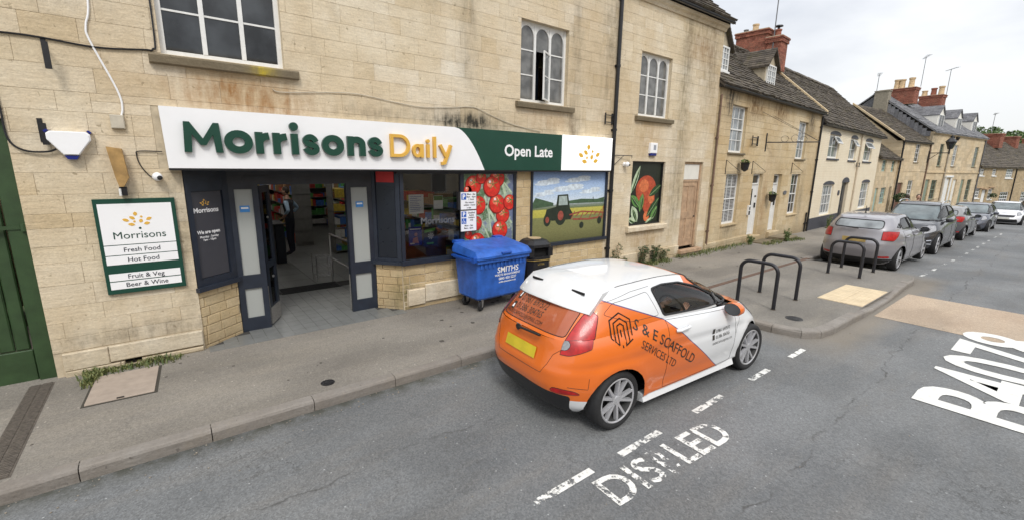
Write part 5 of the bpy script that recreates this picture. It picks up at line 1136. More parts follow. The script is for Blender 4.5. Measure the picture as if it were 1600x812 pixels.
gutter(L1, 0, 7.3, -.12, 3.32); roof(L1, 0, 7.3, (-.18, 3.36), (2.0, 5.1), (3.4, 3.9), M_slate, rows=16, seed=12)
p = in_frame(PA, 21.65+5.6, -.65, gz(39)+.12); TP_ = thing('topiary_tub', 'clipped ball tree in a dark tub outside the low cottage', 'potted tree', tuple(p))
part('tub', MB().lathe([(.16, 0), (.22, .35), (.19, .35), (.17, .3)], 12), M_black, TP_, smooth='auto'); part('trunk', MB().tube([(0, 0, .3), (0, 0, 1.0)], .03, 6), M_wood, TP_); part('foliage', leafball(.45, .33, 700, (0, 0, 1.2), .07, mix=0), [M_leafd, M_leafd], TP_, stuff=True)
# ---- taller stone house (h5)
S1 = frame_obj(PB, 'stone_house', 'honey stone house with brown door and tall white sash windows')
HS = [(2.8, 3.6, 3.2, 4.5), (2.55, 3.5, .55, 1.9), (.75, 1.65, -.4, 1.75)]
wall(S1, .3, 5.5, -.9, 4.62, HS, [M_far, M_far], y=0, depth=6.5)
sash(S1, *HS[0], 2, 4, y=.05); sash(S1, *HS[1], 2, 4, y=.05, mg=M_gcurt)
part('door', MB().box(.75, 1.65, .08, .12, -.4, 1.75).box(.85, 1.55, .068, .079, -.2, .6), plain('brown_door', (.12, .05, .03), .5, .2), S1, label='dark brown front door')
part('string_course', MB().cbox(.3, 5.5, -.02, .01, 2.56, 2.62, .006), M_far, S1)
roof(S1, .25, 5.5, (-.15, 4.6), (3.32, 7.27), (6.6, 4.6), M_slate, rows=22, seed=14, tw=(.16, .3)); gable(S1, .3, .6, (0, 4.6), (3.32, 7.25), (6.5, 4.6), 3.2, M_far)
gutter(S1, .25, 5.5, -.12, 4.58); pipe(S1, .42, -.05, -.4, 4.55, .05)
part('verge', MB().prism([(-.1, 4.62), (-.1, 4.75), (3.32, 7.42), (3.32, 7.29)], .1, .27, plane='yz'), M_far, S1)
pipe(S1, 5.42, -.05, -.4, 4.55, .045, plain('rusty_pipe', (.16, .10, .07)))
p = in_frame(PB, 5.35, 0, 3.7); SL = thing('street_lamp', 'black hexagonal lantern on a wall bracket between the stone houses', 'street lamp', tuple(p), R_(PB[1]-8))
part('bracket', MB().box(-.04, .04, -.05, 0, -.5, .35).tube([(0, -.03, .2), (0, -1.25, .2)], .03, 6).tube([(0, -.03, -.3), (0, -.6, .18)], .02, 6).tube([(0, -1.2, .1), (0, -1.2, .45)], .04, 6), M_black, SL)
part('lantern', MB().lathe([(.13, .45), (.30, .95), (.33, .97), (.15, 1.2), (.06, 1.25), (.05, 1.4), (.001, 1.45)], 6, (0, -1.2, 0)), M_black, SL); part('lantern_glass', MB().lathe([(.15, .48), (.285, .93)], 6, (0, -1.205, 0)), M_gdark, SL)
# ---- Georgian three-dormer terrace (h6)
T1 = frame_obj(PB, 'terrace_building', 'tall pale stone terrace with blue slate roof, three white dormers and brick chimneys')
HT = [(7.5, 8.3, 2.97, 4.65), (10.58, 11.5, 3.0, 4.66), (15.8, 16.8, 3.0, 4.67), (5.85, 6.7, -.5, 1.95), (7.15, 8.3, .4, 1.9), (10.1, 11.2, -.5, 2.0), (12.0, 12.9, -.5, 1.92), (13.95, 14.8, -.6, 1.92), (15.6, 16.7, .1, 1.92)]
wall(T1, 5.52, 18.2, -1.1, 5.48, HT, [M_far, M_far], y=0, depth=8)
M_sage = plain('sage_paint', (.20, .25, .19), .5, .08)
for k, (mf, mg) in {0: (M_sage, M_gdark), 1: (M_white, M_gpale), 2: (M_sage, M_gpale), 4: (M_sage, M_gdark), 8: (M_sage, M_gdark)}.items(): sash(T1, *HT[k], 2, 4, y=.06, mf=mf, mg=mg)
for k, (mm, lb) in {3: (M_sage, 'sage green left front door'), 5: (M_white, 'white glazed front door'), 6: (M_cream, 'cream front door'), 7: (M_sage, 'sage green right front door')}.items():
    h = HT[k]; part('door', MB().box(h[0], h[1], .08, .12, h[2], h[3]).box(h[0]+.12, h[1]-.12, .068, .079, h[2]+.2, h[2]+.9).box(h[0]+.12, h[1]-.12, .068, .079, h[2]+1.1, h[3]-.15), mm, T1, label=lb)
part('door_surround', MB().cbox(9.9, 10.1, -.06, .01, -.5, 2.1, .01).cbox(11.2, 11.4, -.06, .01, -.5, 2.1, .01).cbox(9.8, 11.5, -.12, .01, 2.101, 2.25, .02), M_white, T1)
part('string_course', MB().cbox(5.6, 18.1, -.06, .01, 2.42, 2.56, .015), M_far, T1); part('cornice', MB().cbox(5.5, 18.25, -.12, .01, 5.32, 5.46, .03), M_far, T1)
pipe(T1, 9.4, -.06, -.5, 5.3, .05, plain('stone_pipe', (.32, .28, .22))); pipe(T1, 18.05, -.06, -.6, 5.3, .05, M_grey); part('hopper', MB().lathe([(.06, 5.0), (.13, 5.2), (.13, 5.28)], 8, (9.4, -.1, 0)).lathe([(.06, 5.0), (.13, 5.2), (.13, 5.28)], 8, (10.6, -.1, 0)), M_black, T1)
roof(T1, 5.45, 18.3, (-.18, 5.48), (4.04, 8.72), (8.2, 5.6), M_bslate, rows=24, seed=16, tw=(.2, .3), th=.01); gable(T1, 5.52, 5.82, (0, 5.4), (4.04, 8.65), (8, 5.6), 5.3, M_bslate)
for i in range(14):   # hung slates on the exposed gable
    f = i/14; y_ = .15+f*3.8; z_ = 5.5+f*3.1; part('gable_slate', MB().box(5.49, 5.515, y_+.01, y_+.265, z_-1.4 if i > 4 else 5.45-.3, z_+.02), M_bslate, T1)
for (a, c) in ((8.0, 9.1), (12.1, 13.2), (16.1, 17.2)): dormer(T1, a, c, .55, 5.88, 6.9, 7.62, 3.0, M_gdark, M_bslate, plain('white_render', (.72, .70, .64), .7, .06), 2, 1, .03)
brick_stack(T1, 7.9, 8.8, 2.35, 4.7, 7.9, 9.15, M_brick, seed=22); brick_stack(T1, 12.6, 13.5, 1.95, 3.5, 7.7, 8.95, M_brick, seed=23)
for (x, y_, z, h, m) in ((8.35, 2.8, 9.2, .75, M_pot), (8.35, 3.4, 9.2, .7, M_pot), (8.35, 3.75, 9.2, .72, M_pot), (13, 2.2, 8.98, .7, M_pot), (13, 2.7, 8.98, .6, M_brick), (13, 3.3, 8.98, .45, M_pot)): pot(T1, x, y_, z, h, .2, m)
part('chimney_stub', MB().box(5.2, 5.75, 3.1, 4.0, 6.5, 8.7).box(5.16, 5.79, 3.06, 4.04, 8.7, 8.78), plain('rendered_stub', (.25, .22, .17), .9, .2), T1)
for (s, y_, z, h, r, lb) in ((8.4, 2.2, 9.2, 2.2, .4, 'tall tv aerial on the nearer terrace chimney'), (7.0, 4.6, 8.9, 1.4, .3, 'leaning tv aerial behind the nearer terrace chimney'), (13.2, 1.9, 8.9, 2.1, .6, 'tv aerial on the farther terrace chimney'), (17.5, 4.0, 8.4, .9, .5, 'low tv aerial behind the last white dormer')):
    p = in_frame(PB, s, y_, z); aerial(p.x, p.y, p.z, h, lb, r, w_=1.6)
# ---- end row of rubble cottages (r7)
K1 = frame_obj(PC, 'rubble_cottages', 'row of low rubble stone cottages with small white windows at the end of the street')
HK = [(.15, 1.1, 2.25, 2.85), (2.95, 3.9, 2.25, 2.85), (6.3, 8.1, 2.02, 2.88), (.1, 1.1, .2, 1.08), (1.6, 2.5, -1.0, .95), (3.0, 4.05, .05, 1.05), (5.95, 8.2, -.38, .68), (11.6, 13.6, -.4, .62), (11.4, 13.0, 1.9, 2.75)]
wall(K1, -.3, 24, -1.5, 3.04, HK, [M_rub, M_rub], y=0, depth=6.2)
for k, h in enumerate(HK):
    if k == 4: part('door', MB().box(h[0], h[1], .06, .1, h[2], h[3]), M_white, K1)
    else: sash(K1, *h, 4 if h[1]-h[0] > 1.5 else 3, 3, y=.06, sill=.08, sillm=M_white, bar=.05, fr=.07, midrail=False, mg=M_gdark if k != 2 else M_gpale)
part('door_canopy', MB().box(-.0, 1.3, -.12, .01, 1.12, 1.17).box(1.4, 2.7, -.25, .01, 1.0, 1.08).box(2.9, 4.3, -.12, .01, 1.15, 1.2), M_wood, K1)
gutter(K1, -.3, 24, -.15, 3.0); roof(K1, -.35, 24, (-.22, 3.05), (3.0, 5.78), (6.3, 3.1), M_slate, rows=18, seed=18, tw=(.2, .4)); gable(K1, -.3, 0, (0, 3.0), (3, 5.75), (6.1, 3.1), 2.9, M_rub)
pipe(K1, 8.75, -.05, -1, 2.9, .05)
for (a, seed) in ((9.0, 31), (15.2, 32), (21, 33)): brick_stack(K1, a, a+.9, 1.7 if a < 12 else 2.2, 3.3, 5.0, 6.42, M_brick, seed=seed)
p = in_frame(PC, 9.4, 2.6, 6.5); aerial(p.x, p.y, p.z, 1.9, 'tv aerial on the brick chimney of the end row', .2, w_=1.9)
p = in_frame(PC, 3.5, -.25, .42); HBK = thing('hanging_basket', 'round green hanging basket at the end row of cottages', 'flower basket', tuple(p)); part('foliage', leafball(.28, .22, 200, (0, 0, 0), .07, mix=0), [M_leafd, M_leafd], HBK, stuff=True); part('hook', MB().tube([(0, 0, .1), (0, .05, .6), (0, .25, .6)], .012, 4), M_black, HBK)
# unseen terrace behind the viewer, added only for the windows to reflect
OP = thing('added_opposite_terrace', 'unseen stone terrace across the street, added for the windows to reflect', 'house', (-12, -12.0, 0)); b = MB().box(0, 60, -6, 0, -1, 5.2); b.prism([(0.3, 5.2), (-3, 8), (-6.3, 5.2)], 0, 60, plane='yz'); part('wall', b, M_far, OP)
for i in range(15):
    for z in (.8, 3.2):
        if (i*7+int(z)) % 5: part('window', MB().box(1.5+i*4, 2.6+i*4, .0, .04, z, z+1.4), M_white, OP); part('pane', MB().box(1.57+i*4, 2.53+i*4, .04, .05, z+.07, z+1.33), M_gdark, OP)
# ================================================================ cars
def curve1(xs, ys):
    xs = np.array(xs, float); ys = np.array(ys, float); h = np.diff(xs); dl = np.diff(ys)/h
    m = np.zeros(len(xs)); m[0] = dl[0]; m[-1] = dl[-1]
    for i in range(1, len(xs)-1): m[i] = 0 if dl[i-1]*dl[i] <= 0 else 2*dl[i-1]*dl[i]/(dl[i-1]+dl[i])
    def f(x):
        x = float(min(max(x, xs[0]), xs[-1])); i = int(min(max(np.searchsorted(xs, x)-1, 0), len(h)-1)); t = (x-xs[i])/h[i]
        return (2*t**3-3*t*t+1)*ys[i]+(t**3-2*t*t+t)*h[i]*m[i]+(-2*t**3+3*t*t)*ys[i+1]+(t**3-t*t)*h[i]*m[i+1]
    return f
def contour(xf, xr, w, nf, nr, NU):
    xc = xr+(xf-xr)*.48; pts = []
    for i in range(401):
        th = math.pi*i/400; c = math.cos(th); n = nf if c > 0 else nr; a = (xf-xc) if c > 0 else (xc-xr)
        pts.append((xc+math.copysign(abs(c)**(2/n), c)*a, w*abs(math.sin(th))**(2/n)))
    P = np.array(pts); d = np.r_[0, np.cumsum(np.hypot(*np.diff(P, axis=0).T))]; s = np.linspace(0, d[-1], NU)
    return np.c_[np.interp(s, d, P[:, 0]), np.interp(s, d, P[:, 1])]
def grid_bm(V, close=True):
    """V[row][col] half shape (y>=0) -> bmesh mirrored; V columns run nose->tail"""
    bm = bmesh.new(); nr_, nc = len(V), len(V[0]); lay_ = bm.verts.layers.float_vector.new('nrm')
    full = [[Vector(p) for p in row]+[Vector((p[0], -p[1], p[2])) for p in row[-2:0:-1]] for row in V]; n = len(full[0])
    vs_ = [[bm.verts.new(p) for p in row] for row in full]
    for r in range(nr_-1):
        for c in range(n):
            d = (c+1) % n
            try: bm.faces.new((vs_[r][c], vs_[r+1][c], vs_[r+1][d], vs_[r][d]))
            except ValueError: pass
    return bm, lay_
def fix_normals(bm, lay_):
    bmesh.ops.remove_doubles(bm, verts=bm.verts, dist=.0004)
    bm.normal_update()
    c = sum((v.co for v in bm.verts), Vector())/len(bm.verts)
    s = sum(f.normal.dot(f.calc_center_median()-c) for f in bm.faces)
    if s < 0: bmesh.ops.reverse_faces(bm, faces=bm.faces)
    bm.normal_update()
    for v in bm.verts: v[lay_] = v.normal
def pip(p, poly):
    x, y = p; ins = False; n = len(poly)
    for i in range(n):
        x1, y1 = poly[i]; x2, y2 = poly[(i+1) % n]
        if (y1 > y) != (y2 > y) and x < (x2-x1)*(y-y1)/(y2-y1)+x1: ins = not ins
    return ins
def rnd_poly(poly, r=.03, k=3):
    out = []; n = len(poly)
    for i in range(n):
        p0, p1, p2 = (Vector(poly[i-1]), Vector(poly[i]), Vector(poly[(i+1) % n])); a = (p0-p1); c = (p2-p1)
        q = min(r, a.length*.45, c.length*.45); A_ = p1+a.normalized()*q; C_ = p1+c.normalized()*q
        for j in range(k+1): t = j/k; out.append(tuple(A_*(1-t)**2+p1*2*t*(1-t)+C_*t*t))
    return out
def cut(bm, poly, proj, cond):
    """knife the outline of poly (in the projected plane) into bm; returns the faces inside"""
    u, v = Vector(proj[0]), Vector(proj[1]); P = [(a, b) for a, b in poly]; d = u.cross(v)
    x0, x1 = min(p[0] for p in P), max(p[0] for p in P); y0, y1 = min(p[1] for p in P), max(p[1] for p in P)
    n = len(P)
    for i in range(n):
        a, b = P[i], P[(i+1) % n]; e0, e1 = min(a[0], b[0])-.03, max(a[0], b[0])+.03; f0, f1 = min(a[1], b[1])-.03, max(a[1], b[1])+.03
        fs = []
        for f in bm.faces:
            if not cond(f.calc_center_median(), f.normal): continue
            us = [w_.co.dot(u) for w_ in f.verts]; vs2 = [w_.co.dot(v) for w_ in f.verts]
            if max(us) < e0 or min(us) > e1 or max(vs2) < f0 or min(vs2) > f1: continue
            fs.append(f)
        if not fs: continue
        ed = {e for f in fs for e in f.edges}; vt = {w_ for f in fs for w_ in f.verts}
        co = u*a[0]+v*a[1]; no = (u*(b[0]-a[0])+v*(b[1]-a[1])).cross(d)
        if no.length < 1e-7: continue
        bmesh.ops.bisect_plane(bm, geom=list(fs)+list(ed)+list(vt), plane_co=co, plane_no=no.normalized(), dist=1e-5)
    return [f for f in bm.faces if cond(f.calc_center_median(), f.normal) and pip((f.calc_center_median().dot(u), f.calc_center_median().dot(v)), P)]
def take(bm, lay_, faces, remove=True):
    nb = bmesh.new(); nl = nb.verts.layers.float_vector.new('nrm'); mp_ = {}
    for f in faces:
        vs_ = []
        for w_ in f.verts:
            if w_ not in mp_: q = nb.verts.new(w_.co); q[nl] = w_[lay_]; mp_[w_] = q
            vs_.append(mp_[w_])
        try: nb.faces.new(vs_)
        except ValueError: pass
    if remove: bmesh.ops.delete(bm, geom=faces, context='FACES')
    return nb, nl
def loops(nb):
    ed = [e for e in nb.edges if len(e.link_faces) == 1]; adj = {}
    for e in ed:
        for a, b in ((e.verts[0], e.verts[1]), (e.verts[1], e.verts[0])): adj.setdefault(a, []).append(b)
    out = []; seen = set()
    for s in list(adj):
        if s in seen: continue
        path = [s]; seen.add(s); cur = s
        while True:
            nx = [q for q in adj[cur] if q not in seen]
            if not nx: break
            cur = nx[0]; seen.add(cur); path.append(cur)
        if len(path) > 3: out.append([p.co.copy() for p in path]+[path[0].co.copy()])
    return out
def bm_obj(name, bm, lay_, mat, parent, offset=0, label=None):
    if offset:
        for v in bm.verts: v.co += Vector(v[lay_])*offset
    me = bpy.data.meshes.new(name); nrm = [Vector(v[lay_]).normalized()[:] if Vector(v[lay_]).length > .1 else (0, 0, 1) for v in bm.verts]
    bm.to_mesh(me); bm.free()
    me.polygons.foreach_set('use_smooth', [True]*len(me.polygons))
    if len(me.polygons): me.normals_split_custom_set_from_vertices(nrm)
    if 'nrm' in me.attributes: me.attributes.remove(me.attributes['nrm'])
    o = link(name, me, mat, parent)
    if label: o['label'] = label
    return o
SIDE = ((1, 0, 0), (0, 0, 1)); REAR = ((0, 1, 0), (0, 0, 1))
def rim_tube(b, path, r):
    P = [path[0]]
    for p in path[1:]:
        if (p-P[-1]).length > .006: P.append(p)
    if len(P) > 2: b.tube(P, r, 5, caps=False)
M_plate = plain('yellow_plate', (.62, .48, .03), .4, .15, 4); M_platew = plain('white_plate', (.6, .6, .55), .4, .1, 4)
M_alloy = plain('alloy_rim', (.52, .52, .54), .3, .08, 12, metal=.5); M_tyre = plain('tyre_rubber', (.018, .018, .019), .8, .2, 30, bump=.001)
M_seat = plain('seat_fabric', (.05, .05, .055), .8, .2, 20); M_dark = plain('underbody_black', (.006, .006, .006), .9)
M_tail = plain('tail_light_red', (.38, .010, .010), .32, .35, 16, coat=.12); M_lens = plain('clear_lens', (.26, .26, .27), .08, .35, 18, coat=1); M_trim = plain('black_trim', (.012, .012, .013), .45, .1, 10)
def wheel(parent, x, y, r, w_, sd, style=10, mrim=None, mt=None):
    o = bpy.data.objects.new('wheel', None); COL.objects.link(o); o.parent = parent; o.location = (x, y, r); o.scale = (1, sd, 1)   # outer face at -y before mirroring
    key = (round(r, 3), round(w_, 3), style, mrim and mrim.name)
    if key not in _wc:
        T = MB(); rr = r*.77; T.lathe([(rr, -w_*.44), (rr+.02, -w_*.5), (r-.025, -w_*.49), (r-.006, -w_*.42), (r, -w_*.3), (r, w_*.3), (r-.01, w_*.45), (rr+.02, w_*.5), (rr, w_*.45)], 48, axis='y', caps=False); tm = T.mesh('tyre')
        Rm = MB(); Rm.lathe([(rr-.021, -w_*.42), (rr-.035, -w_*.1), (rr-.04, w_*.4)], 40, axis='y', caps=False, m=1); Rm.lathe([(rr+.001, -w_*.44), (rr-.008, -w_*.465), (rr-.021, -w_*.42)], 48, axis='y', caps=False)
        hub = rr*.23; Rm.lathe([(hub, -w_*.20), (hub, -w_*.36), (hub*.8, -w_*.40), (.001, -w_*.40)], 20, axis='y')
        if style == 10:
            for k in range(5):
                for s2 in (-1, 1):
                    a0 = R_(72*k+8*s2); a1 = R_(72*k+15*s2)
                    def pt(a, rad, off, yy): return (rad*math.cos(a)-off*math.sin(a), yy, rad*math.sin(a)+off*math.cos(a))
                    ww = rr*.06; v = [pt(a0, hub*.8, -ww, -w_*.38), pt(a0, hub*.8, ww, -w_*.38), pt(a1, rr-.012, ww*.8, -w_*.44), pt(a1, rr-.012, -ww*.8, -w_*.44), pt(a0, hub*.8, -ww*1.5, -w_*.2), pt(a0, hub*.8, ww*1.5, -w_*.2), pt(a1, rr-.012, ww*1.3, -w_*.28), pt(a1, rr-.012, -ww*1.3, -w_*.28)]
                    Rm.add(v, [(0, 1, 2, 3), (0, 3, 7, 4), (1, 5, 6, 2), (4, 7, 6, 5), (3, 2, 6, 7)])
        else:
            for k in range(style):
                a = 2*math.pi*k/style; c, s = math.cos(a), math.sin(a); ww = rr*(.34/style+.05)
                pt = lambda rad, off, yy: (rad*c-off*s, yy, rad*s+off*c)
                v = [pt(hub*.8, -ww, -w_*.38), pt(hub*.8, ww, -w_*.38), pt(rr-.012, ww*1.2, -w_*.43), pt(rr-.012, -ww*1.2, -w_*.43), pt(hub*.8, -ww*1.3, -w_*.2), pt(hub*.8, ww*1.3, -w_*.2), pt(rr-.012, ww*1.5, -w_*.28), pt(rr-.012, -ww*1.5, -w_*.28)]
                Rm.add(v, [(0, 1, 2, 3), (0, 3, 7, 4), (1, 5, 6, 2), (4, 7, 6, 5), (3, 2, 6, 7)])
        rm = Rm.mesh('rim'); B = MB(); B.lathe([(rr-.03, w_*.05), (rr-.03, w_*.1)], 24, axis='y'); bmh = B.mesh('brake')
        _wc[key] = (tm, rm, bmh)
    tm, rm, bmh = _wc[key]
    for nm, me, mt_, sm in (('tyre', tm, M_tyre, True), ('rim', rm, [mrim or M_alloy, M_darkrim], False), ('brake_disc', bmh, M_dark, False)):
        q = link(nm, me, mt_, o, sm)
        if sm and len(me.materials) == 1: me.set_sharp_from_angle(angle=R_(50))
    return o
_wc = {}; M_darkrim = plain('rim_barrel_painted_shade', (.05, .05, .05), .5)  # shade between the spokes painted into the barrel colour
def car(name, label, S, loc, yaw, group=None):
    """S: spec. local frame: x forward, origin on the ground below the rear axle centre"""
    T = thing(name, label, 'car', loc, yaw, group); g = S.get
    wb, w_, fo, ro = S['wb'], S['w'], S['fo'], S['ro']; kz = S['h']/1.46; kx = wb/2.46; rw = S['rw']; X = lambda x: x*kx if 0 <= x <= 2.46 else (x*ro/.68 if x < 0 else wb+(x-2.46)*fo/.70)
    body, top = S['body'], g('top', S['body'])
    zt = curve1([X(a) for a in (-.7, -.5, 0, .66, 1.3, 1.9, 2.3, 2.6, 2.85, 3.16)], [z*kz for z in S.get('belt', (1.07, 1.07, 1.06, 1.02, .985, .95, .905, .83, .76, .66))])
    prof = [(0, .90, 3.02, -.44), (.06, .945, 3.07, -.52), (.14, .975, 3.11, -.58), (.3, .992, 3.15, -.635), (.46, 1.0, 3.155, -.665), (.58, 1.0, 3.14, -.665), (.70, .985, 3.09, -.64), (.80, .985, 3.02, -.615), (.88, .962, 2.95, -.60), (.95, .925, 2.87, -.592), (1, .885, 2.80, -.585)]
    if g('rearflat'): prof = [(a, b, c, d-.02*(a > .6)) for a, b, c, d in prof]
    ts = [p[0] for p in prof]; fw = curve1(ts, [p[1]*w_ for p in prof]); ff = curve1(ts, [X(p[2]) for p in prof]); fr_ = curve1(ts, [X(p[3]) for p in prof])
    NU, NT = 72, 30; zb = .17*kz; V = []
    for j in range(NT+1):
        t = j/NT; C = contour(ff(t), fr_(t), fw(t), g('nf', 3.2), g('nr', 4.4), NU); row = []
        for x, y in C:
            z = zb+t*(zt(x)-zb); fl = 0
            for xw in (0, wb):
                d = math.hypot(x-xw, z-rw); fl += .022*math.exp(-((d-rw-.06)/.07)**2) if z > .25 else 0
            cr_ = -.012*math.exp(-((t-.22)/.1)**2)*(1 if .3 < x < wb-.3 else .0)+.010*math.exp(-((t-.74)/.05)**2)
            row.append((x, y+(fl+cr_)*(1 if y > .5*w_ else 0)*min(1, y/w_), z))
        V.append(row)
    topC = V[-1]
    bm, ly = grid_bm(V); fix_normals(bm, ly)
    # bonnet (fan across between the fender edges)
    cowl = X(g('cowl', 2.42)); hb, hl = bmesh.new(), None; hl = hb.verts.layers.float_vector.new('nrm'); cols = [c for c in topC if c[0] > X(2.16)]; rows_ = []
    for (x, y, z) in cols:
        r_ = []
        for k in range(17):
            s = -1+k/8; cr_ = (.045*kz)*(1-s*s)*min(1, (X(3.0)-x)/.35+.2)+(.012*math.exp(-((abs(s)-.72)/.12)**2)*min(1, y/.4)); r_.append(hb.verts.new((x+(.03*(1-s*s) if y > .02 else 0)*0, s*y, z+cr_-.002)))
        rows_.append(r_)
    for a, c in zip(rows_, rows_[1:]):
        for k in range(16):
            try: hb.faces.new((a[k], a[k+1], c[k+1], c[k]))
            except ValueError: pass
    bmesh.ops.remove_doubles(hb, verts=hb.verts, dist=.0005); bmesh.ops.recalc_face_normals(hb, faces=hb.faces)
    if sum(f.normal.z for f in hb.faces) < 0: bmesh.ops.reverse_faces(hb, faces=hb.faces)
    hb.normal_update()
    for v in hb.verts: v[hl] = v.normal
    bon = bm_obj('bonnet', hb, hl, g('hood', top), T)
    # greenhouse
    gh = S.get('gh', {}); rxf, rxr = X(gh.get('xf', 1.42)), X(gh.get('xr', -.30)); rwid = gh.get('w', .66)*w_; hr = S['h']
    zroof = curve1([X(a) for a in gh.get('rx', (-.45, -.2, .3, .8, 1.2, 1.5))], [z*kz for z in gh.get('rz', (1.315, 1.35, 1.385, 1.395, 1.375, 1.32))])
    L0 = contour(cowl, X(gh.get('br', -.575)), w_*.885-.004, g('gnf', 3.0), 4.5, NU); L1 = contour(rxf, rxr, rwid, 5, 5, NU)
    G = []; NG = 14
    for j in range(NG+1):
        t = j/NG; row = []
        for i in range(NU):
            a, c = L0[i], L1[i]; za = zt(a[0])-.006+(.015 if a[0] > X(2.0) else 0); zc = zroof(c[0]); bul = math.sin(math.pi*t)
            x = a[0]+(c[0]-a[0])*t; y = a[1]+(c[1]-a[1])*(t**1.25); nx = 1 if x > (rxf+cowl)/2 else 0
            x += bul*(.05 if i < 14 else (-.015 if i > NU-14 else 0))*kx*gh.get('wb', 1); z = za+(zc-za)*t+bul*.012
            row.append((x, y, z))
        G.append(row)
    last = G[-1]
    for t in (.012, .05, .12, .25, .42, .62, .8, .93, 1.0):     # roof skin
        row = []
        for i in range(NU):
            x, y, z = last[i]; s = 1-t; cr_ = .030*kz*(1-s**2.4)
            xm = rxf*.5+rxr*.5; x2 = x if abs(x-xm) < .45*(rxf-rxr) else x; row.append((x2, y*s, zroof(x2)+cr_*min(1, (min(x2-rxr, rxf-x2)+.03)/.22)+.002*t))
        G.append(row)
    gb, gl = grid_bm(G); fix_normals(gb, gl)
    rims = MB()
    # --- cuts in the lower body
    arch = lambda xw, ex=0: [(xw+(rw+.055+ex)*math.cos(2*math.pi*k/26), rw-.01+(rw+.050+ex)*math.sin(2*math.pi*k/26)) for k in range(26)]
    side_c = lambda c, n: abs(c.y) > .45*w_
    for xw in (0, wb):
        fs = cut(bm, arch(xw), SIDE, side_c); bmesh.ops.delete(bm, geom=fs, context='FACES')
    def region(B, lyr, nm, poly, proj, cond, mat, rim=.004, off=0, lab=None, keep=False, src=None):
        fs = cut(B, poly, proj, cond)
        if not fs: return None
        nb, nl = take(B, lyr, fs)
        for lp_ in loops(nb): rim_tube(rims, lp_, rim) if rim else None
        return bm_obj(nm, nb, nl, mat, T, off, lab)
    for r in S.get('parts', []):
        nm, srf, poly, proj, sidec, mat, rim, off = r[:8]; pl_ = rnd_poly([(X(p[0]), p[1]*kz) if proj is SIDE else (p[0], p[1]*kz) for p in poly], .035 if len(r) < 9 else r[8])
        B, lyr = (bm, ly) if srf == 'b' else (gb, gl)
        if sidec in ('tail', 'gtail'):
            for s_ in (-1, 1):
                fs_ = [f for f in B.faces if f.calc_center_median().x < X(.2) or f.calc_center_median().x > X(2.3)]
                bmesh.ops.bisect_plane(B, geom=fs_+list({e for f in fs_ for e in f.edges})+list({q for f in fs_ for q in f.verts}), plane_co=(0, s_*.62*w_, 0), plane_no=(0, 1, 0), dist=1e-5)
        for sgn in ((-1, 1) if sidec in ('both', 'tail', 'gtail') else (0,)):
            if sidec == 'both': cond = (lambda c, n, s=sgn: c.y*s > .30*w_ and abs(n.x) < .93)
            elif sidec == 'gtail': cond = (lambda c, n, s=sgn: c.y*s > .62*w_)
            elif sidec == 'front': cond = lambda c, n: c.x > X(1.25) and n.x > .2
            elif sidec == 'rear': cond = lambda c, n: c.x < X(.1) and n.x < -.25
            elif sidec == 'frontall': cond = lambda c, n: c.x > X(2.5)
            elif sidec == 'rearall': cond = lambda c, n: c.x < X(-.2) and n.x < -.45
            elif sidec == 'tail': cond = (lambda c, n, s=sgn: c.y*s > .62*w_)
            region(B, lyr, nm, pl_, proj, cond, mat, rim, off)
    bm_obj('body', bm, ly, body, T); bm_obj('roof_and_pillars', gb, gl, top, T)
    if rims.v: part('panel_gap', rims, M_trim, T, smooth='auto')
    # roof seams
    # underbody and wheel wells
    u = MB(); u.box(.42, wb-.42, -w_*.86, w_*.86, zb-.01, zb+.12); u.box(-.42, .42, -w_*.5, w_*.5, zb, .7); u.box(wb-.42, wb+.42, -w_*.5, w_*.5, zb, .62); u.box(X(-.46), -.40, -w_*.5, w_*.5, zb+.04, .45); u.box(wb+.42, X(2.85), -w_*.5, w_*.5, zb+.0, .5)
    part('underbody', u, M_dark, T)
    for xw in (0, wb):
        for s in (-1, 1):
            wl = MB(); n = 18; v = [(xw+(rw+.06)*math.cos(math.pi*k/n), yy, rw-.02+(rw+.055)*math.sin(math.pi*k/n)) for k in range(n+1) for yy in (s*w_*.5, s*w_*.80)]
            wl.add(v, [(2*k, 2*k+2, 2*k+3, 2*k+1) for k in range(n)]); part('wheel_arch_liner', wl, M_dark, T)
    for xw in (0, wb):
        for s in (-1, 1): wheel(T, xw, s*(w_-.135), rw, .205, -s if False else (1 if s < 0 else -1), g('spokes', 10), g('rim'))
    # interior
    zs = .30*kz; I = MB()
    I.box(X(-.35), X(2.1), -w_*.8, w_*.8, zs-.05, zs); part('cabin_floor', I, M_dark, T)
    for s in (-1, 1):
        o = MB(); sx = X(.72); o.cbox(sx, sx+.5, s*.36-.24, s*.36+.24, zs, zs+.26, .03)
        o.prism([(sx-.02, zs+.2), (sx+.10, zs+.22), (sx-.10, 1.10*kz), (sx-.20, 1.08*kz)], s*.36-.23, s*.36+.23); o.box(sx-.22, sx-.13, s*.36-.13, s*.36+.13, 1.10*kz, 1.25*kz); part('seat', o, M_seat, T)
    if not g('van'):
        o = MB(); sx = X(-.05); o.cbox(sx, sx+.45, -w_*.7, w_*.7, zs, zs+.26, .03); o.prism([(sx-.02, zs+.2), (sx+.10, zs+.22), (sx-.12, 1.02*kz), (sx-.22, 1.0*kz)], -w_*.68, w_*.68); part('rear_seat', o, M_seat, T)
    d = MB(); d.prism([(X(1.55), .80*kz), (X(1.50), .88*kz), (X(1.75), .96*kz), (X(2.2), .90*kz), (X(2.3), .6), (X(1.7), .55)], -w_*.82, w_*.82); part('dashboard', d, M_trim, T)
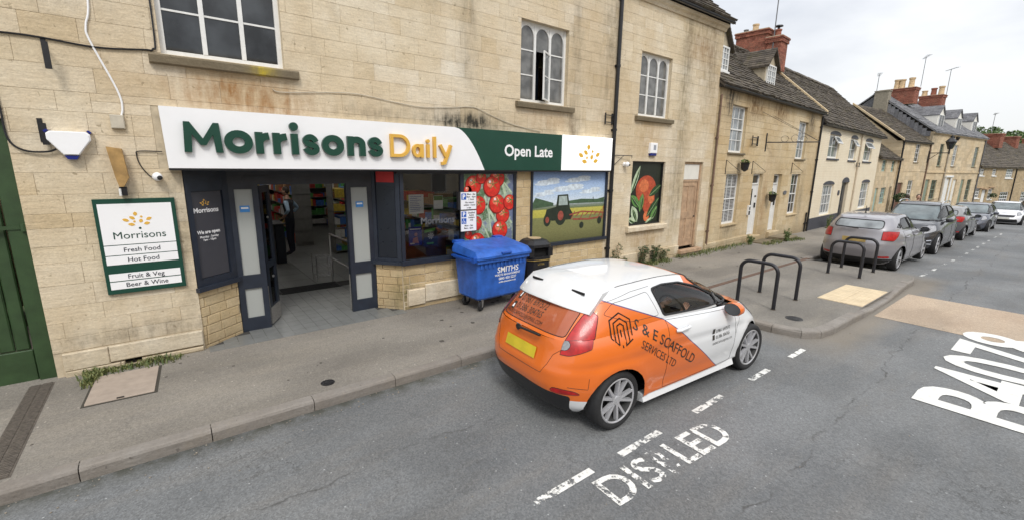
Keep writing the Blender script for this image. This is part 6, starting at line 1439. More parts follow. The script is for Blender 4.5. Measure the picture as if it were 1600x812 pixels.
    sw = MB(); cxw, czw = X(1.38), .90*kz; sw.tube([(cxw-.065*math.sin(a)*1.0+0, -.36+.18*math.cos(a), czw+.165*math.sin(a)) for a in np.linspace(0, 2*math.pi, 25)], .014, 6, caps=False).tube([(cxw, -.36, czw), (cxw+.2, -.36, czw-.08)], .03, 6).box(cxw-.01, cxw+.01, -.52, -.20, czw-.02, czw+.02); part('steering_wheel', sw, M_trim, T)
    # mirrors, plates, lights, handles, wipers
    for s in (-1, 1):
        m_ = MB(); mx_, mz = X(1.82), .965*kz; n = 10; hy = s*(w_*.9+.13)
        pr = [(.001, -.075), (.055, -.06), (.082, -.02), (.088, .03), (.08, .055)]
        v = []; 
        mb_ = MB().lathe([(r, h) for r, h in pr], 14, (0, 0, 0), 'x'); v = [(mx_-p[0]*1.2, hy+p[1]*1.25, mz+p[2]*.92) for p in mb_.v]; mm = MB(); mm.v = v; mm.f = mb_.f[:-1]; mm.m = mb_.m[:-1]; mm.r = mb_.r[:-1]
        o = part('mirror', mm, g('mirror', body), T, smooth='auto')
        gl_ = MB(); gl_.prism([(hy+.098*math.cos(2*math.pi*k/14), mz+.070*math.sin(2*math.pi*k/14)) for k in range(14)], mx_-.062, mx_-.055, plane='yz'); part('mirror_glass', gl_, M_gdark, o)
        part('mirror_arm', MB().tube([(mx_+.02, hy-s*.04, mz-.07), (mx_+.04, s*w_*.90, mz-.06)], .022, 6), M_trim, o)
        if g('handles', True):
            for hx in S.get('hx', (.92,)):
                yy = s*(fw(.80)-.0); part('door_handle', MB().tube([(X(hx)-.11, yy, .88*kz), (X(hx)-.08, yy+s*.03, .885*kz), (X(hx)+.08, yy+s*.03, .895*kz), (X(hx)+.11, yy, .89*kz)], .016, 8), g('handle', body), T, smooth='auto')
    if g('rplate', True):
        xp = X(S.get('plate_x', -.675)); part('number_plate', MB().box(xp-.012, xp, -.26, .26, S.get('plate_z', .70)*kz, S.get('plate_z', .70)*kz+.11), g('plate_mat', M_plate), T)
    part('number_plate', MB().box(X(3.155), X(3.155)+.012, -.26, .26, .42*kz, .42*kz+.11), M_platew, T)
    return T, dict(X=X, kz=kz, zt=zt, w=w_, wb=wb, fw=fw)
def paint(name, col, flake=.06, coat=1., rough=.35, metal=.0):
    m, t, N, L, b = newmat(name); v = npos(N, False); n = nnoise(N, L, v, 3, 4)
    L.new(nramp(N, L, n, (.3, tuple(c*.94 for c in col)), (.7, tuple(min(1, c*1.05) for c in col))), b.inputs['Base Color'])
    b.inputs['Roughness'].default_value = rough; b.inputs['Metallic'].default_value = metal; b.inputs['Coat Weight'].default_value = coat; b.inputs['Coat Roughness'].default_value = .05
    d = nnoise(N, L, v, 9, 5); L.new(nramp(N, L, d, (.4, rough-.05), (.7, rough+.1)), b.inputs['Roughness']); return m
def livery(name, lower):
    m, t, N, L, b = newmat(name); v = npos(N, False); s = N.new('ShaderNodeSeparateXYZ'); L.new(v, s.inputs[0]); x, y, z = s.outputs
    l1 = nmath(N, L, 'ADD', nmath(N, L, 'MULTIPLY', x, -.371), 1.262); l2 = nmath(N, L, 'ADD', nmath(N, L, 'MULTIPLY', x, -.75), 1.522)
    zl = nmath(N, L, 'MINIMUM', l1, l2); edge = nmath(N, L, 'SUBTRACT', zl, z)
    isor = nmath(N, L, 'GREATER_THAN', edge, 0); 
    if lower:
        sill = nmath(N, L, 'MULTIPLY', nmath(N, L, 'LESS_THAN', z, .255), nmath(N, L, 'GREATER_THAN', x, .25))
        cor = nmath(N, L, 'MULTIPLY', nmath(N, L, 'LESS_THAN', z, .37), nmath(N, L, 'LESS_THAN', x, -.2))
        w2 = nmath(N, L, 'MAXIMUM', sill, cor); isor = nmath(N, L, 'MULTIPLY', isor, nmath(N, L, 'SUBTRACT', 1.0, w2))
    else: isor = nmath(N, L, 'MAXIMUM', isor, nmath(N, L, 'MULTIPLY', nmath(N, L, 'GREATER_THAN', x, 1.2), nmath(N, L, 'MAXIMUM', nmath(N, L, 'GREATER_THAN', z, 1.03), nmath(N, L, 'GREATER_THAN', x, 1.82))))
    ln = nmath(N, L, 'LESS_THAN', nmath(N, L, 'ABSOLUTE', edge), .006)
    if not lower: ln = nmath(N, L, 'MULTIPLY', ln, nmath(N, L, 'LESS_THAN', x, 1.2))
    c = nmix(N, L, isor, (.70, .71, .72), (.70, .145, .012)); c = nmix(N, L, ln, c, (.08, .05, .16))
    c = nmix(N, L, N.new('ShaderNodeNewGeometry').outputs['Backfacing'], c, (.03, .03, .033))     # dark cabin lining on the inner side
    L.new(c, b.inputs['Base Color']); b.inputs['Roughness'].default_value = .35; b.inputs['Coat Weight'].default_value = .8; b.inputs['Coat Roughness'].default_value = .06; return m
M_liv, M_livt = livery('livery_lower', True), livery('livery_upper', False)
M_orange = paint('orange_vinyl', (.70, .145, .012)); M_cwhite = paint('car_white', (.70, .71, .72)); M_orangeg = plain('orange_window_film', (.36, .085, .028), .22, .08, 5, coat=.6)
wd = [(.70, 1.045), (.61, 1.315), (.80, 1.335), (1.08, 1.32), (1.40, 1.235), (1.76, 1.08), (1.78, .985)]
qd = [(1.81, .985), (1.81, 1.09), (2.08, .955)]
fi = dict(wb=2.46, w=.85, fo=.68, ro=.66, h=1.46, rw=.305, belt=(.93, .945, .985, 1.01, .985, .95, .905, .83, .76, .66), body=M_liv, top=M_livt, hood=M_orange, mirror=M_orange, handle=M_cwhite, van=True, rplate=False, gh=dict(wb=1, xf=1.42, xr=-.16, w=.67, br=-.565, rx=(-.45, -.2, 0, .3, .8, 1.2, 1.5), rz=(1.22, 1.285, 1.345, 1.375, 1.39, 1.37, 1.30)), parts=[
    ('door', 'b', [(.66, .27), (.70, .97), (.69, 1.0), (1.98, .915), (2.02, .6), (1.98, .27)], SIDE, 'both', M_liv, .0025, 0),
    ('fuel_flap', 'b', [(-.02, .0), (-.01, .0), (-.01, .01)], SIDE, 'none', M_liv, 0, 0),
    ('rear_bumper_trim', 'b', [(-.55, .10), (.55, .10), (.64, .42), (.5, .43), (0, .44), (-.5, .43), (-.64, .42)], REAR, 'rearall', M_trim, .003, .004),
    ('light_insert', 'b', [(-.74, .86), (-.50, .86), (-.46, .93), (-.50, .99), (-.74, .99)], SIDE, 'tail', M_lens, .005, .005),
    ('tail_light', 'b', [(-.76, .83), (-.5, .82), (-.31, .88), (-.22, 1.04), (-.3, 1.2), (-.76, 1.2)], SIDE, 'tail', M_tail, .007, .006, .01),
    ('reflector', 'b', [(-.62, .44), (-.62, .50), (-.48, .48), (-.42, .44)], SIDE, 'both', M_tail, .004, .003),
    ('headlight', 'b', [(2.52, .84), (2.62, .70), (2.90, .60), (3.0, .64), (2.8, .88)], SIDE, 'tail', M_lens, .006, .004),
    ('grille', 'b', [(-.40, .22), (.40, .22), (.46, .46), (-.46, .46)], REAR, 'frontall', M_trim, .004, .003),
    ('side_window', 'g', wd, SIDE, 'both', M_carglass, .013, -.004), ('quarter_glass', 'g', qd, SIDE, 'both', M_carglass, .012, -.004, .01),
    ('panel', 'g', [(-.10, 1.16), (.04, 1.25), (.53, 1.30), (.63, 1.06), (.20, 1.06)], SIDE, 'both', M_livt, .0025, 0),
    ('tail_light', 'g', [(-.72, .90), (-.60, .98), (-.36, 1.15), (-.19, 1.21), (-.15, 1.15), (-.22, 1.03), (-.28, .90)], SIDE, 'gtail', M_tail, .007, .006, .01),
    ('windscreen', 'g', [(-.70, .955), (.70, .955), (.555, 1.33), (-.555, 1.33)], REAR, 'front', M_carglass, .014, -.004),
    ('rear_window', 'g', [(-.51, .965), (.51, .965), (.49, 1.19), (-.49, 1.19)], REAR, 'rear', M_orangeg, .005, -.002)])
FY = R_(-3.4); FP = (3.30+math.sin(-FY)*.85, 2.455+math.cos(FY)*.85)
FI, F = car('scaffold_car', 'small orange and white signwritten hatchback with a driver, pulled up in front of the shop', fi, (FP[0], FP[1], 0), FY)
bpy.context.view_layer.update()
# conforming print on the car sides: each vertex is dropped onto the panel behind it
from mathutils.bvhtree import BVHTree
def car_bvh(T):
    vs_, fs = [], []
    for o in T.children:
        if o.type == 'MESH' and o.name.split('.')[0] in ('body', 'door', 'roof_and_pillars', 'panel', 'rear_window', 'bonnet'):
            k = len(vs_); vs_ += [v.co.copy() for v in o.data.vertices]; fs += [[i+k for i in p.vertices] for p in o.data.polygons]
    return BVHTree.FromPolygons(vs_, fs)
BV = car_bvh(FI)
def side_print(name, me, mat, x, z, ang, T=FI, side=-1, rearw=False, sub=True, off=.003):
    c, s = math.cos(ang), math.sin(ang); bm = bmesh.new(); bm.from_mesh(me)
    bmesh.ops.triangulate(bm, faces=bm.faces)
    for v in bm.verts:
        a, b_ = v.co.x, v.co.z; u, q = x+a*c-b_*s, z+a*s+b_*c
        if not rearw: h = BV.ray_cast(Vector((u, side*3, q)), Vector((0, -side, 0))); v.co = (h[0]+Vector((0, side*off, 0))) if h[0] else Vector((u, side*.85, q))
        else: h = BV.ray_cast(Vector((-4, -u, q)), Vector((1, 0, 0))); v.co = (h[0]+Vector((-off, 0, 0))) if h[0] else Vector((-.5, -u, q))
    bm.to_mesh(me); bm.free(); return link(name, me, mat, T)
M_print = plain('black_vinyl_print', (.03, .025, .02), .4, .1)
def ftext(s, size, x, z, ang=0, rearw=False, off_=0, sx=1, align='LEFT', ex=0):
    return side_print('lettering', text_mesh(s, size, ex, off_, align, sx), M_print, x, z, ang, rearw=rearw)
ln = R_(-27)
ftext('S & E SCAFFOLD', .150, .21, 1.00, R_(-31.5), off_=.001, sx=1.0); ftext('SERVICES LTD', .115, .25, .82, R_(-32), sx=.92)
b = MB()     # hexagon line emblem
for k, dx in enumerate((0, .035, .07)):
    pass
hexp = [(-.15, .10), (-.15, -.10), (-.11, -.14), (-.11, .06), (-.05, .11), (-.05, -.10)]
strip(b, [(-.17, -.10), (-.17, .10), (-.02, .19), (.14, .12), (.14, -.06)], .016, -.001, 0); strip(b, [(-.12, -.14), (-.12, .07), (-.02, .13), (.085, .08), (.085, -.13)], .016, -.001, 0); strip(b, [(-.07, -.17), (-.07, .04), (-.02, .07), (.03, .045), (.03, -.17), (.14, -.10)], .016, -.001, 0); strip(b, [(-.17, -.10), (-.07, -.17)], .016, -.001, 0); strip(b, [(-.02, .0), (-.02, -.20)], .018, -.001, 0)
for q_ in range(len(b.v)): b.v[q_] = (b.v[q_][0]*.80, b.v[q_][1], b.v[q_][2]*.80)
side_print('emblem', b.mesh('emblem'), M_print, .07, 1.01, R_(-8))
ftext('07861 697572', .058, 1.56, .70, 0, sx=.9); ftext('01386 304765', .058, 1.56, .63, 0, sx=.9); ftext('SANDESCAFFOLD@GMAIL.COM', .036, 1.50, .565, 0, sx=.82)
b = MB(); b.box(0, .045, -.001, 0, 0, .06).box(0, .045, -.001, 0, -.075, -.015); side_print('phone_symbol', b.mesh('phone_symbol'), M_print, 1.49, .70, 0)
# rear window lettering (read from behind)
ftext('07861 697572', .082, -.335, 1.115, 0, True, sx=.95); ftext('01386 304765', .082, -.335, 1.04, 0, True, sx=.95); ftext('SANDESCAFFOLD@GMAIL.COM', .048, -.48, .99, 0, True, sx=.95)
b = MB(); b.box(0, .055, -.001, 0, 0, .075).box(0, .06, -.001, 0, -.095, -.03); side_print('phone_symbol', b.mesh('phone_symbol'), M_print, -.42, 1.115, 0, rearw=True)
b = MB(); b.box(.018, .037, -.001, 0, .02, .06).prism([(.01, -.08), (.05, -.08), (.042, -.05), (.018, -.05)], -.001, 0); side_print('phone_mark', b.mesh('phone_mark'), M_signw, -.42, 1.115, 0, rearw=True, off=.006)
# rear spoiler, wiper, tail lamp insert, plate, seams
sp = MB(); secs = []
for k in range(15):
    u = -1+k/7; y_ = u*.575; bk_ = -.335+.12*abs(u)**2.5; z_ = 1.215-.035*u*u
    secs.append([(.16, y_*.93, 1.418-.045*u*u), (-.04, y_*.97, 1.392-.045*u*u), (bk_*.6, y_, z_+.088), (bk_, y_, z_+.006), (bk_-.010, y_, z_-.012), (bk_+.012, y_, z_-.030), (bk_+.10, y_, z_+.0), (.05, y_*.9, 1.30)])
v = [p for s_ in secs for p in s_]; n = 8; sp.add(v, [(i*n+j, i*n+(j+1) % n, (i+1)*n+(j+1) % n, (i+1)*n+j) for i in range(14) for j in range(n)]+[tuple(range(n-1, -1, -1)), tuple(14*n+j for j in range(n))])
part('spoiler', sp, M_cwhite, FI, smooth='auto'); part('spoiler_slot', MB().box(-.155, -.142, .24, .42, 1.31, 1.334), M_trim, FI); part('spoiler_slot', MB().box(-.155, -.142, -.42, -.24, 1.31, 1.334), M_trim, FI)
part('rear_wiper', MB().tube([(-.60, .06, .935), (-.61, .0, .94), (-.60, -.30, .95)], .013, 5).lathe([(.035, -.02), (.03, 0)], 10, (-.59, .06, .93), 'x'), M_trim, FI)
b = MB(); b.prism([(-.20, .70), (.20, .70), (.20, .80), (-.20, .80)], -.001, 0)
pm = MB(); pm.v = [(x_, -.001, z_) for x_ in np.linspace(-.25, .25, 9) for z_ in (0, .11)]; pm.f = [(2*i, 2*i+2, 2*i+3, 2*i+1) for i in range(8)]; pm.m = [0]*8; pm.r = [.5]*8
side_print('number_plate', pm.mesh('number_plate'), M_plate, 0, .70, 0, rearw=True, off=.012)
def seam(T, pts, rearw=False, r=.0025, side=-1, BVx=None, zdown=False):
    out = []; BVx = BVx or BV
    for a, c in zip(pts, pts[1:]):
        for k in range(10):
            t = k/10; u, q = a[0]+(c[0]-a[0])*t, a[1]+(c[1]-a[1])*t
            if zdown: h = BVx.ray_cast(Vector((u, q, 4)), Vector((0, 0, -1)))
            elif rearw: h = BVx.ray_cast(Vector((-4, u, q)), Vector((1, 0, 0)))
            else: h = BVx.ray_cast(Vector((u, side*3, q)), Vector((0, -side, 0)))
            if h[0]: out.append(h[0])
    if len(out) > 2: part('panel_gap', MB().tube(out, r, 5, caps=False), M_trim, T)
seam(FI, [(-.58, 1.0), (-.55, .88), (-.46, .80), (-.42, .70), (-.36, .60), (.36, .60), (.42, .70), (.46, .80), (.55, .88), (.58, 1.0)], True)
for s in (-1, 1): seam(FI, [(-.20, s*.51), (.4, s*.525), (1.0, s*.52), (1.35, s*.50)], zdown=True, r=.005)
seam(FI, [(-.10, 1.25), (.3, 1.325), (.62, 1.345)]); seam(FI, [(-.52, .52), (-.36, .50), (-.345, .62)]); seam(FI, [(2.02, .60), (2.12, .80)])
seam(FI, [(2.5, .78), (2.45, .88)])
for s in (-1, 1):
    sk = MB(); sk.prism([(s*.70, .17), (s*.83, .19), (s*.80, .27), (s*.74, .27)] if s > 0 else [(s*.74, .27), (s*.80, .27), (s*.83, .19), (s*.70, .17)], .36, 2.05, plane='yz'); part('side_skirt', sk, M_cwhite, FI)
# ---- the parked cars
def fam(col, name, **k): return paint(name, col, **k)
M_wscreen = glossy_glass('painted_sky_windscreen', (.11, .135, .14), .05, .4, 2)  # pale sky reflection painted into the glass colour
def hatch_parts(M, rear=True, win4=True, grl=True):
    P = [('front_door', 'b', [(.95, .28), (.95, 1.0), (2.0, .925), (2.05, .6), (2.0, .28)], SIDE, 'both', M, .0035, 0), ('rear_door', 'b', [(.30, .62), (.16, .80), (.10, 1.03), (.93, 1.0), (.93, .28), (.42, .28)], SIDE, 'both', M, .0035, 0),
         ('side_window', 'g', [(.98, 1.04), (.92, 1.33), (1.2, 1.315), (1.60, 1.165), (1.93, 1.0)], SIDE, 'both', M_carglass, .014, -.004), ('rear_side_window', 'g', [(.90, 1.045), (.86, 1.33), (.4, 1.315), (.12, 1.21), (.16, 1.09)], SIDE, 'both', M_carglass, .014, -.004),
         ('quarter_glass', 'g', [(.06, 1.10), (.06, 1.22), (-.14, 1.13)], SIDE, 'both', M_gdark, .01, -.003, .01),
         ('windscreen', 'g', [(-.74, .955), (.74, .955), (.57, 1.335), (-.57, 1.335)], REAR, 'front', M_wscreen, .016, -.004), ('rear_window', 'g', [(-.54, 1.09), (.54, 1.09), (.51, 1.29), (-.51, 1.29)], REAR, 'rear', M_gpale, .014, -.003, .08),
         ('headlight', 'b', [(2.5, .84), (2.62, .70), (2.98, .61), (3.2, .64), (2.95, .84)], SIDE, 'tail', M_lens, .01, .004),
         ('tail_light', 'b', [(-.80, .84), (-.80, 1.0), (-.45, 1.04), (-.10, 1.02), (-.38, .80)], SIDE, 'tail', M_tail, .008, .006)]
    P.append(('lower_trim', 'b', [(-.80, .10), (.80, .10), (.84, .33), (-.84, .33)], REAR, 'rearall', M_trim, .004, .003)); P.append(('rear_reflector', 'b', [(-.74, .36), (-.52, .36), (-.52, .40), (-.74, .41)], REAR, 'rearall', M_tail, .003, .003)); P.append(('rear_reflector', 'b', [(.52, .36), (.74, .36), (.74, .41), (.52, .40)], REAR, 'rearall', M_tail, .003, .003))
    if grl: P += [('grille', 'b', [(-.42, .54), (.42, .54), (.50, .66), (-.50, .66)], REAR, 'frontall', M_trim, .008, .003), ('lower_grille', 'b', [(-.62, .22), (.62, .22), (.58, .42), (-.58, .42)], REAR, 'frontall', M_trim, .006, .003)]
    return P
M_lilac = fam((.29, .28, .30), 'silver_lilac_paint', metal=.3, rough=.38); M_dgrey = fam((.018, .018, .023), 'dark_grey_paint', rough=.3); M_mgrey = fam((.085, .085, .095), 'mid_grey_paint', rough=.35); M_navyc = fam((.05, .055, .075), 'blue_grey_paint', rough=.3); M_wht = fam((.72, .73, .76), 'white_car_paint'); M_champ = fam((.42, .38, .30), 'champagne_paint', metal=.3)
fc = dict(wb=2.62, w=.90, fo=.86, ro=.76, h=1.48, rw=.315, body=M_lilac, spokes=5, hx=(1.05, .28), parts=hatch_parts(M_lilac, grl=False), plate_z=.74, plate_x=-.672)
def axle_pose(p_rear, p_front, halfw, ground=True):
    (x0, y0), (x1, y1) = p_rear, p_front; a = math.atan2(y1-y0, x1-x0); return (x0, y0, gz(x0)), a
(l_, a_) = axle_pose((15.25, 3.66), (17.9, 3.66), .9)
fc['plate_mat'] = plain('faded_yellow_plate', (.42, .30, .10), .5, .25, 5)
FO, _ = car('grey_hatchback', 'silver-lilac five-door hatchback seen from behind, parked beyond the build-out', fc, l_, R_(-.5), 'cars parked nose to tail along the kerb')
b = MB().lathe([(.03, 0), (.015, .03), (.006, .2), (.001, .21)], 8, (0, 0, 0)); part('aerial', b, M_trim, FO, loc=(-.12, 0, 1.46))
def pretty(T, X=None, z=1.12): pass
part('rear_wiper', MB().tube([(-.70, -.05, 1.10), (-.70, .38, 1.12)], .016, 5), M_trim, FO)
sv = dict(wb=2.70, w=.92, fo=.88, ro=.85, h=1.74, rw=.37, body=M_dgrey, spokes=6, hx=(1.05, .28), parts=hatch_parts(M_dgrey), belt=(1.0, 1.0, 1.0, .98, .96, .94, .905, .86, .80, .72), nf=3.6)
x_, y_ = 23.15, 3.72
SU, Q = car('grey_suv', 'large dark grey four-wheel-drive car facing the camera behind the silver-lilac hatchback', sv, (x_, y_, gz(x_)), R_(180), 'cars parked nose to tail along the kerb')
X = Q['X']; M_chrome = plain('chrome', (.7, .7, .72), .15, .05, 9, metal=1)
part('grille_bar', MB().cbox(X(3.13), X(3.19), -.40, .40, .80, .86, .01).cbox(X(3.12), X(3.17), -.38, .38, .72, .76, .01), M_chrome, SU)
for s in (-1, 1): part('fog_lamp', MB().tube([(X(3.04), s*.56, .50), (X(3.02), s*.80, .56), (X(3.0), s*.80, .42), (X(3.04), s*.62, .42), (X(3.04), s*.56, .50)], .022, 6), M_chrome, SU); part('roof_rail', MB().tube([(X(-.1), s*.58, 1.66), (X(.2), s*.6, 1.73), (X(1.0), s*.6, 1.73), (X(1.3), s*.58, 1.66)], .02, 6), M_chrome, SU)
for s in (-1, 1): part('wiper', MB().tube([(X(2.40), s*.1, 1.09), (X(2.26), s*.62-.1, 1.14)], .012, 5), M_trim, SU)
mi = dict(wb=2.47, w=.84, fo=.62, ro=.58, h=1.40, rw=.30, body=M_mgrey, top=fam((.22, .22, .22), 'grey_soft_roof', rough=.6), hood=M_mgrey, spokes=5, hx=(.85,), parts=hatch_parts(M_mgrey), gh=dict(xf=1.55, xr=-.2, rx=(-.45, -.2, .3, .8, 1.2, 1.6), rz=(1.33, 1.38, 1.42, 1.425, 1.41, 1.36)))
CM, _ = car('small_grey_car', 'small mid-grey car with grey roof facing away behind the dark four-wheel-drive', mi, (26.3, 3.72, gz(26.3)), R_(-1), 'cars parked nose to tail along the kerb')
sd = dict(wb=2.70, w=.90, fo=.85, ro=.9, h=1.45, rw=.32, body=M_navyc, spokes=5, hx=(1.05, .28), parts=hatch_parts(M_navyc))
car('dark_saloon', 'dark blue-grey saloon facing the camera, second from the far end of the parked row', sd, (34.9, 3.66, gz(34.9)), R_(181), 'cars parked nose to tail along the kerb')
wh = dict(wb=2.61, w=.88, fo=.85, ro=.8, h=1.46, rw=.31, body=M_wht, spokes=5, hx=(1.05, .28), parts=hatch_parts(M_wht))
car('white_hatchback', 'white hatchback facing the camera at the far end of the parked row', wh, (44.5, 3.25, gz(44.5)), R_(184), 'cars parked nose to tail along the kerb')
ch = dict(wb=2.7, w=.88, fo=.85, ro=.8, h=1.5, rw=.31, body=M_champ, spokes=5, hx=(1.05, .28), parts=hatch_parts(M_champ))
car('champagne_car', 'pale champagne car just behind the white hatchback at the right edge', ch, (51.5, 2.3, gz(51.5)), R_(186), 'cars parked nose to tail along the kerb')
# ================================================================ street things
def cycle_stand(x, y0, y1, lab):
    t = thing('cycle_stand', lab, 'cycle stand', (x, 0, .12), 0, 'black hoop cycle stands'); h = .80; r = .16; pts = [(0, y0, 0), (0, y0, h-r)]
    pts += [(0, y0+r-r*math.cos(a), h-r+r*math.sin(a)) for a in np.linspace(.2, math.pi/2, 6)]+[(0, y1-r+r*math.sin(a), h-r+r*math.cos(a)) for a in np.linspace(0, math.pi/2-.2, 6)]+[(0, y1, h-r), (0, y1, 0)]
    part('hoop', MB().tube(pts, .032, 12), plain('worn_black_paint', (.016, .016, .020), .4, .5, 30, bump=.001), t, smooth='auto')
    part('base', MB().lathe([(.045, 0), (.045, .004), (.028, .008)], 12, (0, y0, 0)).lathe([(.045, 0), (.045, .004), (.028, .008)], 12, (0, y1, 0)), plain('dirt', (.09, .07, .05), .9), t)
cycle_stand(8.34, 3.10, 3.74, 'nearest black hoop stand, beside the bonnet of the orange and white car'); cycle_stand(9.32, 3.10, 3.76, 'second black hoop stand, just behind the nearest one'); cycle_stand(12.50, 2.93, 3.56, 'third black hoop stand, before the silver-lilac hatchback'); cycle_stand(13.52, 2.92, 3.58, 'farthest black hoop stand, touching the back of the silver-lilac hatchback in view')
# blue wheelie bin
M_blue = plain('blue_bin_plastic', (.022, .105, .43), .5, .30, 6, bump=.0015); M_blued = plain('blue_bin_dark', (.008, .07, .36), .45, .1, 5)
BN = thing('wheelie_bin', 'large blue four-wheeled wheelie bin with white lettering in front of the shop window', 'bin', (3.96, 5.98, .12), R_(2.5))
b = MB(); bt = [(0, 0), (1.04, 0), (1.04, .60), (0, .60)]; tp = [(-.07, -.07), (1.13, -.07), (1.13, .68), (-.07, .68)]
def loft(b, rings, m=0, cap=True):
    n = len(rings[0]); o = [p for r in rings for p in r]
    f = [(i*n+j, i*n+(j+1) % n, (i+1)*n+(j+1) % n, (i+1)*n+j) for i in range(len(rings)-1) for j in range(n)]
    if cap: f += [tuple(range(n-1, -1, -1)), tuple((len(rings)-1)*n+j for j in range(n))]
    b.add(o, f, m)
def rrect(x0, x1, y0, y1, r, z, k=4):
    o = []
    for (cx_, cy_, a0) in ((x1-r, y0+r, -90), (x1-r, y1-r, 0), (x0+r, y1-r, 90), (x0+r, y0+r, 180)):
        for i in range(k+1): a = R_(a0+90*i/k); o.append((cx_+r*math.cos(a), cy_+r*math.sin(a), z(cx_+r*math.cos(a), cy_+r*math.sin(a)) if callable(z) else z))
    return o
loft(b, [rrect(.04, 1.0, .04, .56, .05, .20), rrect(0, 1.04, 0, .60, .05, .24), rrect(-.03, 1.07, -.05, .655, .05, .86)]); 
for k in range(12): b.box(.02+k*.085, .05+k*.085, -.062-.0, -.045, .76, .86)
part('body', b, M_blue, BN, smooth='auto'); b = MB(); loft(b, [rrect(-.06, 1.10, -.09, .68, .05, .86), rrect(-.06, 1.10, -.09, .68, .05, .925)]); part('rim', b, M_blue, BN, smooth='auto')
zl = lambda x, y: .93+.03*(y+.1)/.8
b = MB(); loft(b, [rrect(-.08, 1.12, -.12, .68, .05, lambda x, y: .928+.04*(y+.1)/.8), rrect(-.08, 1.12, -.12, .68, .05, lambda x, y: .965+.07*(y+.1)/.8), rrect(-.05, 1.10, -.05, .66, .06, lambda x, y: 1.03+.10*(y+.1)/.8), rrect(.03, 1.02, .04, .58, .06, lambda x, y: 1.045+.10*(y+.1)/.8)]); part('lid', b, M_blue, BN, smooth='auto')
b = MB(); b.cbox(-.13, -.05, -.08, .0, .88, .97, .01).cbox(-.13, -.08, .0, .6, .90, .93, .01).cbox(1.10, 1.15, -.02, .6, .90, .93, .01).cbox(.42, .62, -.14, -.10, .975, 1.01, .008).cbox(-.03, .16, .60, .72, 1.10, 1.15, .01).cbox(.84, 1.02, .60, .72, 1.10, 1.15, .01); part('handle', b, M_blued, BN)
text('lettering', 'SMITHS', .145, M_signw, BN, (.62, -.0365, .645), .001, .002).rotation_euler = (R_(4.5), 0, 0)
for (s_, sz, z) in (('WASTE MANAGEMENT', .055, .585), ('0845 450 5237', .065, .515), ('smiths-gloucester.co.uk', .040, .465)): text('lettering', s_, sz, M_signw, BN, (.62, -(z-.24)*.0806-.0035, z), .001, .0008).rotation_euler = (R_(4.5), 0, 0)
for (x, y_, a) in ((.12, .08, 30), (.92, .08, -20), (.12, .52, 10), (.92, .52, 40)):
    c_ = bpy.data.objects.new('castor', None); COL.objects.link(c_); c_.parent = BN; c_.location = (x, y_, 0); c_.rotation_euler = (0, 0, R_(a))
    part('wheel', MB().lathe([(.03, -.022), (.085, -.022), (.095, -.012), (.095, .012), (.085, .022), (.03, .022)], 20, (0, 0, .095), 'y'), M_rubber, c_, smooth='auto'); part('fork', MB().prism([(-.02, .07), (.02, .07), (.07, .20), (-.03, .20)], -.032, -.026).prism([(-.02, .07), (.02, .07), (.07, .20), (-.03, .20)], .026, .032).box(-.04, .08, -.04, .04, .198, .212), M_steel, c_)
# litter bin
LB_ = thing('litter_bin', 'black street litter bin with gold bands between the blue bin and the tractor poster', 'litter bin', (5.56, 6.42, .12), R_(-8))
def oct_(h, z, c=.28): k = h*c*1.2; return [(h, -h+k, z), (h, h-k, z), (h-k, h, z), (-h+k, h, z), (-h, h-k, z), (-h, -h+k, z), (-h+k, -h, z), (h-k, -h, z)]
b = MB(); loft(b, [oct_(.24, 0), oct_(.255, .06), oct_(.255, .66), oct_(.265, .68)]); part('body', b, M_black, LB_)
b = MB(); loft(b, [oct_(.268, .70), oct_(.268, .76)]); loft(b, [oct_(.268, .93), oct_(.265, .98), oct_(.20, 1.05), oct_(.13, 1.075)])
for (x, y_) in ((-.21, -.21), (.21, -.21), (.21, .21), (-.21, .21)): b.box(x-.05, x+.05, y_-.05, y_+.05, .76, .93)
part('hood', b, M_black, LB_); part('opening', MB().box(-.17, .17, -.17, .17, .70, .93), M_dark, LB_)
b = MB(); loft(b, [oct_(.262, .682), oct_(.27, .69), oct_(.27, .70), oct_(.262, .705)]); part('gold_band', b, plain('old_gold', (.35, .24, .07), .5), LB_); b = MB().lathe([(.13, 1.075), (.13, 1.085), (.001, 1.085)], 18); part('stubber_plate', b, plain('tan_plate', (.45, .34, .2), .6), LB_)
b = MB().box(-.05, .05, -.262, -.2555, .30, .46); part('bin_symbol', b, plain('old_gold', (.35, .24, .07)), LB_); part('bin_symbol_print', MB().box(-.035, .035, -.264, -.2625, .315, .445), M_black, LB_); text('lettering', 'LITTER', .05, plain('old_gold', (.35, .24, .07)), LB_, (0, -.258, .60), .001)
